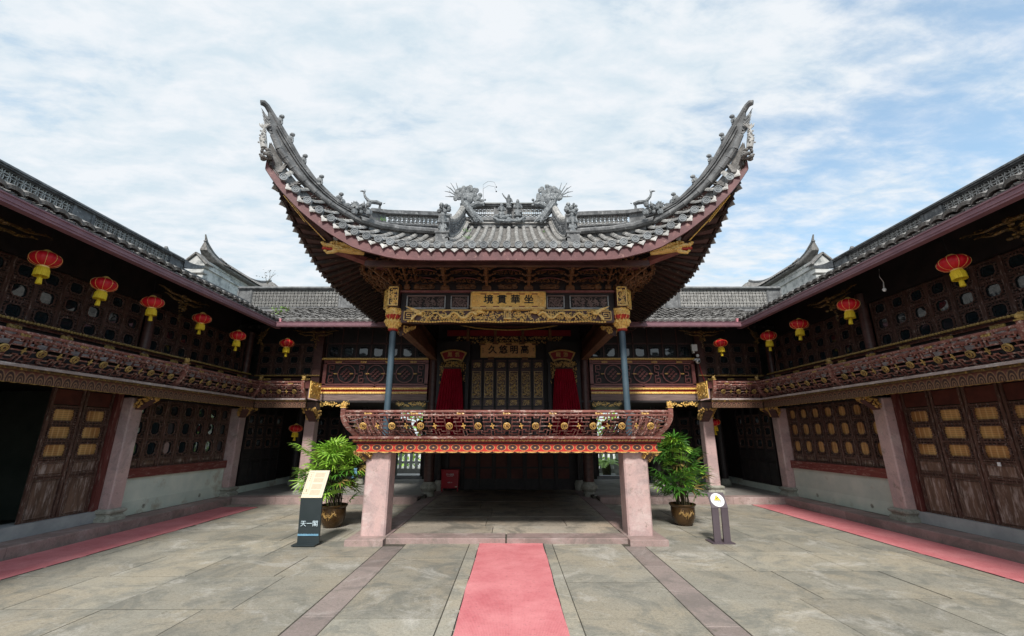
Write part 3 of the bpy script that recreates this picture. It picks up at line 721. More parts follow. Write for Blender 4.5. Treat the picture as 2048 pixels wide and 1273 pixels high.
def leaf_meshes(w, zs, matwood, matframe, matpane, panels, topz, pane_style=True):
    """door/window leaf in local frame: x across, front -y, z up from 0.
    zs: list of (z0,z1) lattice cells; panels: list of (z0,z1) raised panels"""
    st = .045
    wf = 'wood_frame' if matwood == 'wood_door' else matwood
    mb = MB().box(-w / 2, -w / 2 + st, -.02, .025, 0, topz).box(w / 2 - st, w / 2, -.02, .025, 0, topz)
    cuts = sorted(set([0.0, topz] + [z for p in zs + panels for z in p]))
    for z in cuts:
        a, b = max(z - .016, 0), min(z + .016, topz)
        mb.box(-w / 2 + st, w / 2 - st, -.015, .02, a, b)
    fm = mb.mesh('leaf_frame', M_[wf])
    iw = w - 2 * st
    cells = []
    cache = {}
    for a, b in zs:
        key = round(b - a, 3)
        if key not in cache: cache[key] = pane_meshes(iw, b - a - .03, matframe, matpane, big=(w > .55))
        cells.append(((a + b) / 2, *cache[key]))
    pms = []
    for a, b in panels:
        x0, x1, z0, z1 = -iw / 2, iw / 2, a + .017, b - .017; i = .03
        p = MB().box(x0, x1, .004, .016, z0, z1)
        p.add([(x0 + i * .5, .004, z0 + i * .5), (x1 - i * .5, .004, z0 + i * .5), (x1 - i * .5, .004, z1 - i * .5), (x0 + i * .5, .004, z1 - i * .5),
               (x0 + i * 1.2, -.010, z0 + i * 1.2), (x1 - i * 1.2, -.010, z0 + i * 1.2), (x1 - i * 1.2, -.010, z1 - i * 1.2), (x0 + i * 1.2, -.010, z1 - i * 1.2),
               (x0 + i * 1.6, -.004, z0 + i * 1.6), (x1 - i * 1.6, -.004, z0 + i * 1.6), (x1 - i * 1.6, -.004, z1 - i * 1.6), (x0 + i * 1.6, -.004, z1 - i * 1.6)],
              [(0, 1, 5, 4), (1, 2, 6, 5), (2, 3, 7, 6), (3, 0, 4, 7), (4, 5, 9, 8), (5, 6, 10, 9), (6, 7, 11, 10), (7, 4, 8, 11), (8, 9, 10, 11)])
        nf = len(p.f)
        for k_ in (0.0, .028):
            for (bx0, bx1, bz0, bz1) in ((x0 + k_, x1 - k_, z0 + k_, z0 + k_ + .009), (x0 + k_, x1 - k_, z1 - k_ - .009, z1 - k_), (x0 + k_, x0 + k_ + .009, z0 + k_, z1 - k_), (x1 - k_ - .009, x1 - k_, z0 + k_, z1 - k_)): p.box(bx0, bx1, -.014, .006, bz0, bz1)
        p.second(M_[wf], range(nf, len(p.f)))
        pms.append(p.mesh('raised_panel', M_[matwood]))
    return dict(frame=fm, cells=cells, panels=pms)
def put_leaf(ms, name, parent, M, label=None, skip=()):
    o = inst(ms['frame'], name, parent, M, label)
    for i, (z, fr, pn) in enumerate(ms['cells']):
        child(fr, 'lattice', o, T((0, 0, z)))
        if i not in skip: child(pn, 'pane', o, T((0, 0, z)))
    for p in ms['panels']: child(p, 'panel', o)
    return o

# curved clay tile shell pointing down -y, used on all grey roofs
def shell(w=0.19, l=0.20, rise=0.055, th=0.012, n=5, up=True):
    mb = MB(); vs = []
    for yy in (0, l):
        ww = w * (1.0 if yy == 0 else .88)
        for k in range(n):
            a = math.pi * (0.12 + 0.76 * k / (n - 1)); vs.append((math.cos(a) * ww / 2 / math.cos(.12 * math.pi), yy, (math.sin(a)) * rise * (1 if up else -1)))
    m = len(vs); vs += [(x, y, z - th) for x, y, z in vs]
    fs = [(k, k + 1, n + k + 1, n + k) for k in range(n - 1)] + [(m + k, m + k + 1, k + 1, k) for k in range(n - 1)] + [(m + n + k + 1, m + n + k, m + k, m + k + 1) for k in range(n - 1)]
    return mb.add(vs, fs)

def tiled_field(parent, org, ax, dn, n_rows, length, seed=1, name='roof_tiles', pitch=.205, course=.125, mat='tile_dark', skipfirst=1, z_wob=.012):
    """field of small overlapping shells: org at eave start; ax along the eave; dn unit vector up the slope"""
    q = random.Random(seed); ax, dn = Vector(ax), Vector(dn); nz = ax.cross(dn)
    if nz.z < 0: nz = -nz
    base = shell(); bow = shell(up=False, rise=.05)
    mb = MB()
    for i in range(n_rows):
        j = skipfirst
        while j * course < length:
            for kind, sh in ((0, bow), (1, base)):
                s = (i + (0.5 if kind else 0)) * pitch + q.uniform(-.008, .008)
                o = Vector(org) + ax * s + dn * (j * course + q.uniform(-.012, .012)) + nz * ((.045 if kind else .012) + .02 + q.uniform(-z_wob * .3, z_wob))
                d2 = (dn - nz * (0.12 + q.uniform(-.05, .05))).normalized(); a2 = (ax + dn * q.uniform(-.05, .05)).normalized()
                mb.add(sh.v, sh.f[:4], frame(o, a2, d2, a2.cross(d2) if a2.cross(d2).z > 0 else d2.cross(a2)))
            j += 1
    return mb.build(name, M_[mat], parent, smooth=False, kind='stuff')
def eave_tile_mesh():
    mb = MB()
    for k in range(3):
        s = shell(.2, .2, .06 - .004 * k, .016)
        mb.add(s.v, s.f, T((0, .015 * k, .022 * k)))
    # little drip lip
    s = shell(.19, .03, .045, .03, up=False); mb.add(s.v, s.f, T((.1025, -.01, .02)))
    return mb.mesh('eave_tile', M_['tile_dark'])
ME_EAVE = eave_tile_mesh()

def lattice_panel_mesh(L, H, r=.085, mat='ridge'):
    """open panel of overlapping rings"""
    mb = MB(); nx = max(2, round(L / (r * 1.42))); nz = max(1, round(H / (r * 1.42)))
    px_, pz_ = L / nx, H / nz
    for i in range(nx + 1):
        for j in range(nz + 1):
            cx, cz = -L / 2 + i * px_, j * pz_
            pts = []
            for k in range(13):
                a = 2 * math.pi * k / 12; x, z = cx + math.cos(a) * px_ * .72, cz + math.sin(a) * pz_ * .72
                ok = -L / 2 - .001 <= x <= L / 2 + .001 and -.001 <= z <= H + .001
                if ok: pts.append((x, 0, z))
                else:
                    if len(pts) > 1:
                        for a_, b_ in zip(pts, pts[1:]): mb.bar(a_, b_, .05, .011, up=(0, 0, 1) if abs(a_[0] - b_[0]) > abs(a_[2] - b_[2]) else (1, 0, 0))
                    pts = []
            if len(pts) > 1:
                for a_, b_ in zip(pts, pts[1:]): mb.bar(a_, b_, .05, .011, up=(0, 0, 1) if abs(a_[0] - b_[0]) > abs(a_[2] - b_[2]) else (1, 0, 0))
    return mb

def ridge_wall(parent, a, b, ztop_off, H, name='roof_ridge', back=True, side=-1, npan=None, capw=.22, mat='ridge', blank=0.42, panw=2.3):
    """ridge wall with lattice panels between a and b (base points on the roof); side: the face that looks at the court"""
    a, b = Vector(a), Vector(b); ax = (b - a); L = ax.length; ax.normalize(); nrm = Vector((0, 0, 1)).cross(ax) * side; nrm.normalize()
    root = bpy.data.objects.new(name, None); col.objects.link(root); root.parent = parent; OFF[root] = OFF[parent]
    up = Vector((0, 0, 1))
    def fb(s0, s1, d0, d1, z0, z1, mb):   # box in ridge frame
        M = frame(a, ax, nrm, up); mb.box(s0, s1, d0, d1, z0, z1, M)
    mb = MB(); fb(0, L, -.12, .12, -.15, .09, mb); fb(0, L, -.14, .145, .09, .115, mb); fb(0, L, -.10, .10, .115, .13, mb)
    mb.build('ridge_base', M_[mat], root)
    cap = MB(); n = int(L / .24)
    cap_z = H
    fb(0, L, -.12, .12, H - .05, H - .025, cap); fb(0, L, -.15, .15, H - .025, H, cap)
    pr = [(-.10, H), (-.09, H + .045), (-.04, H + .07), (.04, H + .07), (.09, H + .045), (.10, H)]
    M = frame(a, nrm, ax, up)
    cap.prism(pr, 0, L, M); cap.build('ridge_cap', M_[mat], root)
    # posts, panels
    npan = npan or max(1, round(L / (panw + blank))); pl = (L - (npan + 1) * blank) / npan
    s = 0
    z0, z1 = .13, H - .05
    if back:
        bk = MB(); fb(0, L, -.05, -.02, z0, z1, bk); bk.build('ridge_backing', M_['tile_dark'], root)
    lm = lattice_panel_mesh(pl - .10, z1 - z0 - .05, mat=mat).mesh('lattice_panel', M_['tile_pale'])
    for i in range(npan + 1):
        p = MB(); fb(s, s + blank, -.06, .06, z0, z1, p)
        for ss in (s, s + blank): fb(ss - .03, ss + .03, -.07, .08, z0, z1, p)
        p.build('ridge_block', M_[mat], root)
        s += blank
        if i < npan:
            fr_ = MB(); fb(s + .03, s + pl - .03, -.02, .055, z0, z0 + .02, fr_); fb(s + .03, s + pl - .03, -.02, .055, z1 - .02, z1, fr_); fb(s + .03, s + .05, -.02, .055, z0, z1, fr_); fb(s + pl - .05, s + pl - .03, -.02, .055, z0, z1, fr_)
            fr_.build('panel_frame', M_[mat], root)
            inst(lm, 'lattice_panel', root, frame(a + ax * (s + pl / 2) + up * (z0 + .025) + nrm * .02, ax, -nrm if ax.cross(-nrm).z > 0 else nrm, up))
            s += pl
    return root
def horn(parent, p, d, L=1.0, H=.7, w=.12, mat='ridge', name='ridge_horn'):
    """upswept end of a ridge starting at p going in direction d"""
    p, d = Vector(p), Vector(d).normalized(); sd = Vector((0, 0, 1)).cross(d); rows = []
    for j in range(11):
        t = j / 10; c = p + d * (L * t) + Vector((0, 0, H * t ** 2.2)); th = .16 * (1 - t) + .03; ww = w * (1 - .6 * t)
        rows.append([c + sd * ww - Vector((0, 0, th)), c - sd * ww - Vector((0, 0, th)), c - sd * ww + Vector((0, 0, .03)), c + sd * ww + Vector((0, 0, .03))])
    mb = MB().strip(rows, closed=True); n = len(mb.v); mb.f.append((n - 4, n - 3, n - 2, n - 1))
    return mb.build(name, M_[mat], parent)

# gutter with two lips
def gutter_run(parent, a, b, out):
    a, b = Vector(a), Vector(b); ax = (b - a); L = ax.length; ax.normalize(); out = Vector(out); up = Vector((0, 0, 1))
    pr = [(0, 0), (.13, 0), (.13, .035), (.142, .035), (.142, .05), (.13, .05), (.13, .098), (.145, .105), (.145, .125), (.118, .125), (.118, .012), (.012, .012), (.012, .12), (0, .12)]
    M = frame(a, out, ax, up)
    return MB().prism(pr, 0, L, M).build('gutter', M_['gutter'], parent)

# gilt bracket under a balcony at a column head
def balcony_bracket(seed, w=.26, h=.24, d=.30):
    q = random.Random(seed); mb = MB(); mb.second(M_['wood_dark'], range(0, 8))
    mb.prism([(0, 0), (d * .95, 0), (d * .9, -h * .25), (d * .55, -h * .6), (d * .12, -h), (0, -h)], -w * .3, w * .3, axis='y')
    for _ in range(90):
        t = q.random(); x = d * t; z = -h * (1 - t) * q.uniform(.15, 1.08); y = q.uniform(-w / 2, w / 2)
        mb.ball((x, y, z), q.uniform(.013, .027), nu=6, nv=4)
    for _ in range(16):
        t = q.random(); c = Vector((d * t, q.choice((-1, 1)) * w * .42, -h * (1 - t) * .7)); a0 = q.uniform(0, 6)
        mb.tube([c + Vector((math.cos(a0 + k * .8) * .04, 0, math.sin(a0 + k * .8) * .04)) for k in range(6)], .009, 4, up=(0, 1, 0))
    return mb
ME_BB = balcony_bracket(4).mesh('balcony_bracket', M_['gold_dim'])

# carved arm bracket under the eaves: dark core with gilt edge; spreads along local x, faces -y
def eave_bracket_mesh(seed):
    q = random.Random(seed); mb = MB()
    for sg in (-1, 1):
        for lev, (L_, z) in enumerate(((.62, 0.0), (.46, -.14))):
            pts = []
            for k in range(9):
                t = k / 8; pts.append((sg * (.03 + L_ * t), -.02 * math.sin(3 * t), z - .06 + .10 * t + .025 * math.sin(9 * t)))
            mb.tube(pts, [.034 * (1 - .75 * t / 8) + .004 for t in range(9)], 5)
            for k in range(12):
                t = q.random(); c = (sg * (.03 + L_ * t), -.02, z - .05 + .10 * t + q.uniform(-.035, .03))
                a0 = q.uniform(0, 6); mb.tube([(c[0] + .026 * math.cos(a0 + u) * (1 - u / 6), c[1] - .01, c[2] + .022 * math.sin(a0 + u) * (1 - u / 6)) for u in (0, 1, 2, 3, 4)], .007, 4, up=(0, 1, 0))
    for k in range(26):
        mb.ball((q.uniform(-.09, .09), q.uniform(-.08, .06), q.uniform(-.42, .02)), q.uniform(.018, .04), nu=6, nv=4)
    for k in range(8):
        mb.ball((q.uniform(-.03, .03), .05, -.42 - .04 * k), .02, nu=5, nv=3)
    return mb
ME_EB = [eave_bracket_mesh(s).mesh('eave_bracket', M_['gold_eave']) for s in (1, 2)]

# wing fascia boards
M_['frieze_w'] = frieze('balcony_scale_frieze_y', (0.12, 0.042, 0.033), (0.040, 0.018, 0.016), (0.21, 0.115, 0.062), .135, 2.515, 'y', scales=True)
M_['frieze_b'] = frieze('balcony_scale_frieze_x', (0.12, 0.042, 0.033), (0.040, 0.018, 0.016), (0.21, 0.115, 0.062), .135, 2.515, 'x', scales=True)
M_['frieze_s'] = frieze('stage_red_frieze', (0.50, 0.028, 0.018), (0.055, 0.02, 0.022), (0.55, 0.30, 0.10), .20, 1.545, 'x')

UPL = leaf_meshes(.44, [(0.0, .34), (.34, .68), (.68, 1.0)], 'wood_door', 'wood_dark', 'glass', [], 1.02)
WIN_L = leaf_meshes(.44, [(.17, .60), (.60, 1.03), (1.03, 1.40)], 'wood_door', 'wood_dark', 'glass', [(0, .17)], 1.42)
WIN_R = leaf_meshes(.44, [(.17, .60), (.60, 1.03), (1.03, 1.40)], 'wood_door', 'wood_dark', 'blind', [(0, .17)], 1.42)
DOOR = leaf_meshes(.575, [(.98, 1.28), (1.28, 1.58), (1.58, 1.88)], 'wood_door', 'wood_dark', 'blind', [(0.0, .68), (.70, .96)], 2.2)
ME_TOPP = MB().box(-.24, .24, .0, .012, 1.91, 2.17).mesh('top_panel', M_['panel_red'])
DDARK = leaf_meshes(.5, [(1.0, 1.35), (1.35, 1.7), (1.7, 2.05)], 'wood_black', 'wood_dark', 'glass', [(0.0, .66), (.68, .98)], 2.3)

def stone_column(parent, x, y, h, w=.30, label=None):
    MB().cbox(x - w / 2, x + w / 2, y - w / 2, y + w / 2, PLAT + .20, h, .022).build('stone_column', M_['pink_stone'], parent, label=label)
    c = MB(); s = w / 2
    prof = [(s + .10, 0), (s + .10, .07), (s + .055, .10), (s + .06, .13), (s + .10, .155), (s + .105, .19), (s + .06, .215), (s + .01, .22)]
    rows = []
    for r_, z in prof:
        k = r_ * .93; q_ = r_ * .75
        rows.append([(x - q_, y - k, PLAT + z), (x + q_, y - k, PLAT + z), (x + k, y - q_, PLAT + z), (x + k, y + q_, PLAT + z), (x + q_, y + k, PLAT + z), (x - q_, y + k, PLAT + z), (x - k, y + q_, PLAT + z), (x - k, y - q_, PLAT + z)])
    c.strip(rows, closed=True); c.f.append(tuple(range(len(c.v) - 8, len(c.v))))
    c.build('column_base', M_['col_base'], parent)

# ================================================================== WINGS
def wing(sx):
    side = 'left' if sx < 0 else 'right'
    XC = 7.75
    root = thing('gallery_building', (sx * 8.6, 6.0, PLAT), 'two-storey dark timber gallery on the %s, %s' % (side, 'one ground-floor doorway standing open' if sx < 0 else 'its doors shut, amber blinds behind'), 'building', 'timber galleries around the courtyard')
    def B(x0, x1, y0, y1, z0, z1, name, mat, mb=None, **kw):
        a, b = sorted((sx * x0, sx * x1)); m_ = mb or MB(); m_.box(a, b, y0, y1, z0, z1)
        return m_ if mb is not None else m_.build(name, M_[mat], root, **kw)
    out = Vector((-sx, 0, 0)); ALY = Vector((0, 1, 0))
    # frame of a wall piece facing the court: local x along the wall, local -y towards the court
    axx = Vector((0, sx * -1.0, 0)) if False else Vector((0, -sx, 0))
    def WF(x, y, z): return frame((sx * x, y, z), (0, -sx, 0), (sx, 0, 0), (0, 0, 1))
    ys = [-1.8, 1.8, 5.4, 9.0, 12.6]
    for i, y in enumerate(ys):
        if y < 0: continue
        stone_column(root, sx * XC, y, 2.5)
        inst(ME_BB, 'balcony_bracket', root, frame((sx * (XC - .16), y, 2.5), (-sx, 0, 0), (0, 1, 0), (0, 0, 1)))
        MB().tube([(sx * XC, y, 2.78), (sx * XC, y, 4.75)], .095, 12).build('timber_post', M_['wood_dark'], root, smooth='auto')
    # ground floor walls: window bay 9.0..12.6, door bays 5.4..9.0 and 1.8..5.4
    XW = XC + .06
    B(XW - .02, XW + .3, 9.17, 12.43, PLAT, .90, 'low_wall', 'teal_stone')
    B(XW - .03, XW + .3, 9.17, 12.43, PLAT, .44, 'low_wall_plinth', 'teal_stone')
    for y in (9.9, 11.6):
        v = MB()
        for k in range(8):
            a = k * math.pi / 4; v.bar((0, 0, 0), (.045 * math.cos(a), 0, .045 * math.sin(a)), .012, .010, up=(0, 1, 0))
        me = v.mesh('vent', M_['col_base']); inst(me, 'vent_rosette', root, WF(XW - .036, y, .30))
    B(XW - .06, XW + .2, 9.155, 12.445, .90, 1.09, 'window_sill', 'wood_redworn')
    W_ = WIN_L if sx < 0 else WIN_R
    n = 7; pitch = 3.22 / n
    for i in range(n):
        put_leaf(W_, 'window_leaf', root, WF(XW + .05, 9.19 + pitch * (i + .5), 1.09))
    B(XW - .01, XW + .15, 9.155, 12.445, 2.51, 2.62, 'lintel', 'wood_black')
    for y0, y1 in ((5.4, 9.0), (1.8, 5.4)):
        B(XW - .05, XW + .28, y0 + .17, y1 - .17, PLAT, .37, 'threshold', 'grey_stone')
        for yy in (y0 + .16, y1 - .28): B(XW - .02, XW + .1, yy, yy + .12, .37, 2.62, 'door_jamb', 'jamb')
        B(XW - .01, XW + .15, y0 + .28, y1 - .28, 2.57, 2.66, 'lintel', 'wood_black')
        ya, yb = y0 + .30, y1 - .30; k = 5; pt = (yb - ya) / k
        for i in range(k):
            if sx < 0 and i in (0, 1, 2) and y0 == 5.4: continue
            if sx < 0 and y0 < 5 and i > 1: continue
            o = put_leaf(DOOR, 'door_leaf', root, WF(XW + .05, ya + pt * (i + .5), .37))
            child(ME_TOPP, 'panel', o)
    if sx > 0:
        MB().box(XW - .005, XW + .012, 7.16, 7.20, 1.28, 1.34).build('padlock', M_['white'], root)
    # floor slabs, inner walls, so that the rooms are closed and dark
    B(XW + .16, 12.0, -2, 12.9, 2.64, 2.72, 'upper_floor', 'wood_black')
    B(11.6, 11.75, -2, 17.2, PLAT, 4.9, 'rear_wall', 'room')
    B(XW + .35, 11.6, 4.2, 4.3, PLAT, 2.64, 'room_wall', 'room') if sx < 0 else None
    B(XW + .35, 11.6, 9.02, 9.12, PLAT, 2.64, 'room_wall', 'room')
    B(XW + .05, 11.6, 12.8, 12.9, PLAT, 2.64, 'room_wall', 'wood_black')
    # balcony: joists, fascia, frieze
    XF = 7.02
    j = MB()
    y = 1.9
    while y < 12.0: j.box(*sorted((sx * (XF + .06), sx * (XC + .3))), y, y + .07, 2.60, 2.70); y += .45
    j.build('balcony_joists', M_['wood_black'], root, kind='stuff')
    B(XF + .03, XC + .3, -2, 12.85, 2.70, 2.735, 'balcony_floor', 'wood_black')
    YE = 12.03
    B(XF + .005, XF + .05, -2, YE, 2.49, 2.66, 'frieze_board', 'frieze_w')
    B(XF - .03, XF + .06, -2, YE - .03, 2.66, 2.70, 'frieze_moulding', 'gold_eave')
    B(XF - .05, XF + .08, -2, YE - .05, 2.70, 2.745, 'fascia_moulding', 'wood_pale')
    sc = MB(); y = -2
    while y < YE: sc.prism([(y, 2.49), (y + .0675, 2.478), (y + .135, 2.49)], min(sx * (XF + .01), sx * (XF + .045)), max(sx * (XF + .01), sx * (XF + .045)), axis='x'); y += .135
    sc.build('scalloped_edge', M_['gold_wing'], root)
    for y0, y1 in ((2.05, 5.5), (5.58, 9.1), (9.18, 11.95)):
        railing(root, (sx * (XF + .06), y0, 2.75), (0, 1, 0), out, y1 - y0, H=.34, posts=(1 if y0 > 5.6 or y0 < 3 else 1, 1 if y1 > 11 else 0))
    # upper-storey wall: boarding, gilt cornice, lattice windows
    B(XC + .02, XC + .05, -2, 12.75, 2.74, 3.12, 'parapet_boarding', 'wood_black')
    B(XC - .05, XC - .02, -2, 12.75, 3.12, 3.36, 'bleached_board', 'wood_pale')
    B(XC - .10, XC + .08, -2, 12.9, 3.46, 3.50, 'window_cornice', 'wood_dark')
    cb = MB(); y = 2.0
    q = random.Random(5)
    while y < 12.7:
        cb.ball((sx * (XC - .115), y, 3.495), .030, .7, 1.1, .8, 6, 4); y += .055
    cb.build('gilt_bead_moulding', M_['gold_wing'], root)
    y = 2.4
    while y < 12.4:
        inst(ME_CLIP_W, 'gilded_block', root, WF(XC - .08, y, 3.385) @ Matrix.Scale(1.5, 4)); y += .82
    B(XC - .04, XC + .02, -2, 12.7, 3.43, 3.46, 'parapet_rail', 'wood_rail')
    B(XC + .0, XC + .04, -2, 12.75, 3.36, 3.43, 'parapet_gap_board', 'wood_black')
    for y0, y1 in zip(ys[1:], ys[2:]):
        ya, yb = y0 + .10, y1 - .10; k = 8; pt = (yb - ya) / k
        for i in range(k):
            put_leaf(UPL, 'window_leaf', root, WF(XC + .10, ya + pt * (i + .5), 3.50))
    B(XC + .0, XC + .14, -2, 13.2, 4.515, 5.33, 'eave_beam', 'wood_black')
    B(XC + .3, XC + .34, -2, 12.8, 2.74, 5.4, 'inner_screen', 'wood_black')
    # eaves and roof
    XE, XR = 6.52, 9.2; ZE, ZR = 4.80, 5.98
    sl = math.atan2(ZR - ZE, XR - XE)
    yE = 11.78 - .0
    # soffit and roof deck as one thin slab; mitred at the valley with the rear building
    for nm, dz, mt in (('roof_deck', 0.0, 'wood_black'), ):
        mb = MB()
        pts = [(XE, -3.0, ZE), (XR, -3.0, ZR), (XR, 14.5, ZR), (XE, 11.80, ZE)]
        mb.add([(sx * x, y, z) for x, y, z in pts] + [(sx * x, y, z - .05) for x, y, z in pts], [(0, 1, 2, 3), (7, 6, 5, 4), (0, 3, 7, 4), (0, 4, 5, 1), (1, 5, 6, 2), (2, 6, 7, 3)])
        mb.build(nm, M_[mt], root)
    mb = MB().add([(sx * XR, -3, ZR), (sx * 12.2, -3, 4.7), (sx * 12.2, 17.4, 4.7), (sx * XR, 14.5, ZR)], [(0, 1, 2, 3)]); mb.build('rear_roof_slope', M_['tile_dark'], root)
    rf = MB(); y = -1.0
    while y < 11.9:
        rf.bar((sx * (XE + .03), y, ZE - .09), (sx * (XC + .05), y, ZE - .09 + (XC - XE) * math.tan(sl)), .06, .07); y += .26
    rf.build('rafters', M_['wood_black'], root, kind='stuff')
    # tiles: field courses (past what the photograph lets one tell apart) and single end tiles along the eave
    dn = Vector((sx * math.cos(sl), 0, math.sin(sl)))
    tiled_field(root, (sx * XE, 1.0, ZE), (0, 1, 0), dn, 56, 1.4, seed=4 + sx, course=.16)
    y = 4.0
    while y < 11.75:
        M = frame((sx * (XE - .055), y, ZE + .035 + rnd.uniform(-.006, .006)), Vector((0, -sx, 0)), dn, Vector((-sx * math.sin(sl), 0, math.cos(sl))))
        inst(ME_EAVE, 'eave_tile', root, M @ RZ(rnd.uniform(-.04, .04))); y += .205
    gutter_run(root, (sx * 6.58, -3, 4.655), (sx * 6.58, 11.78, 4.655), (-sx, 0, 0))
    MB().box(*sorted((sx * 6.40, sx * 6.66)), 11.66, 11.90, 4.775, 4.93).build('rainwater_head', M_['hopper'], root)
    # ridge in two runs, the far one lower
    nsd = 1 if sx < 0 else -1
    ridge_wall(root, (sx * XR, -2.5, ZR + .0), (sx * XR, 11.2, ZR), 0, .52, side=-1 if sx < 0 else 1, npan=5, panw=2.2)
    horn(root, (sx * XR, 11.2, ZR + .5), (0, 1, 0), L=.85, H=.18)
    ridge_wall(root, (sx * XR, 11.3, ZR - .12), (sx * XR, 14.3, ZR - .12), 0, .36, side=-1 if sx < 0 else 1, npan=1, panw=2.2)
    # carved brackets under the eave at each upper post
    for y in (5.4, 9.0):
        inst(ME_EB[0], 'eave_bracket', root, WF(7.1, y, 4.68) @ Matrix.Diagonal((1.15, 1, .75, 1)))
    return root
WL = wing(-1); WR = wing(1)
# ================================================================== REAR HALL BEHIND THE STAGE
RH = thing('rear_hall', (0, 14.5, PLAT), 'grey-roofed timber hall closing the courtyard behind the stage', 'building')
def RB(x0, x1, y0, y1, z0, z1, name, mat, **kw):
    return MB().box(min(x0, x1), max(x0, x1), y0, y1, z0, z1).build(name, M_[mat], RH, **kw)
FX = frame((0, 0, 0), (1, 0, 0), (0, 1, 0), (0, 0, 1))
def big_fret(w, h):
    """meander panel with linked circles"""
    mb = MB(); t = .022; d = .03
    def bar(a, b, c, e): mb.bar((a, 0, b), (c, 0, e), d, t, up=(0, 0, 1) if abs(a - c) > abs(b - e) else (1, 0, 0))
    for k, cx in enumerate((-w * .30, w * .0, w * .30)):
        R0 = h * .46
        for j in range(16):
            a, b = 2 * math.pi * j / 16, 2 * math.pi * (j + 1) / 16
            bar(cx + math.cos(a) * R0, math.sin(a) * R0, cx + math.cos(b) * R0, math.sin(b) * R0)
        g = h * .13
        for i in range(-2, 3):
            for jx in range(-2, 3):
                if (i + jx) % 2 == 0 and abs(i) + abs(jx) < 4:
                    x, z = cx + jx * g * .9, i * g * .9
                    bar(x - g * .45, z, x + g * .45, z); bar(x, z - g * .45, x, z + g * .45); bar(x - g * .45, z - g * .45, x - g * .45, z + g * .1)
        for sg in (-1, 1): bar(cx + sg * R0, 0, cx + sg * (R0 + h * .12), 0)
    for x0 in (-w * .46, -w * .15, w * .15, w * .46):
        for sg in (-1, 1):
            u = h * .11
            for (a, b, c, e) in ((-1, 4, 1.2, 4), (1.2, 4, 1.2, 2.2), (1.2, 2.2, -.4, 2.2), (-1, 4, -1, .8), (-1, .8, .6, .8), (.6, .8, .6, 0), (-.3, 2.2, -.3, 3.1)):
                bar(x0 + a * u, sg * b * u, x0 + c * u, sg * e * u)
    return mb
q5 = random.Random(11)
ME_SC = carving(.9, .17, 60, 21, .010, .03, .25).mesh('scroll', M_['gold'])
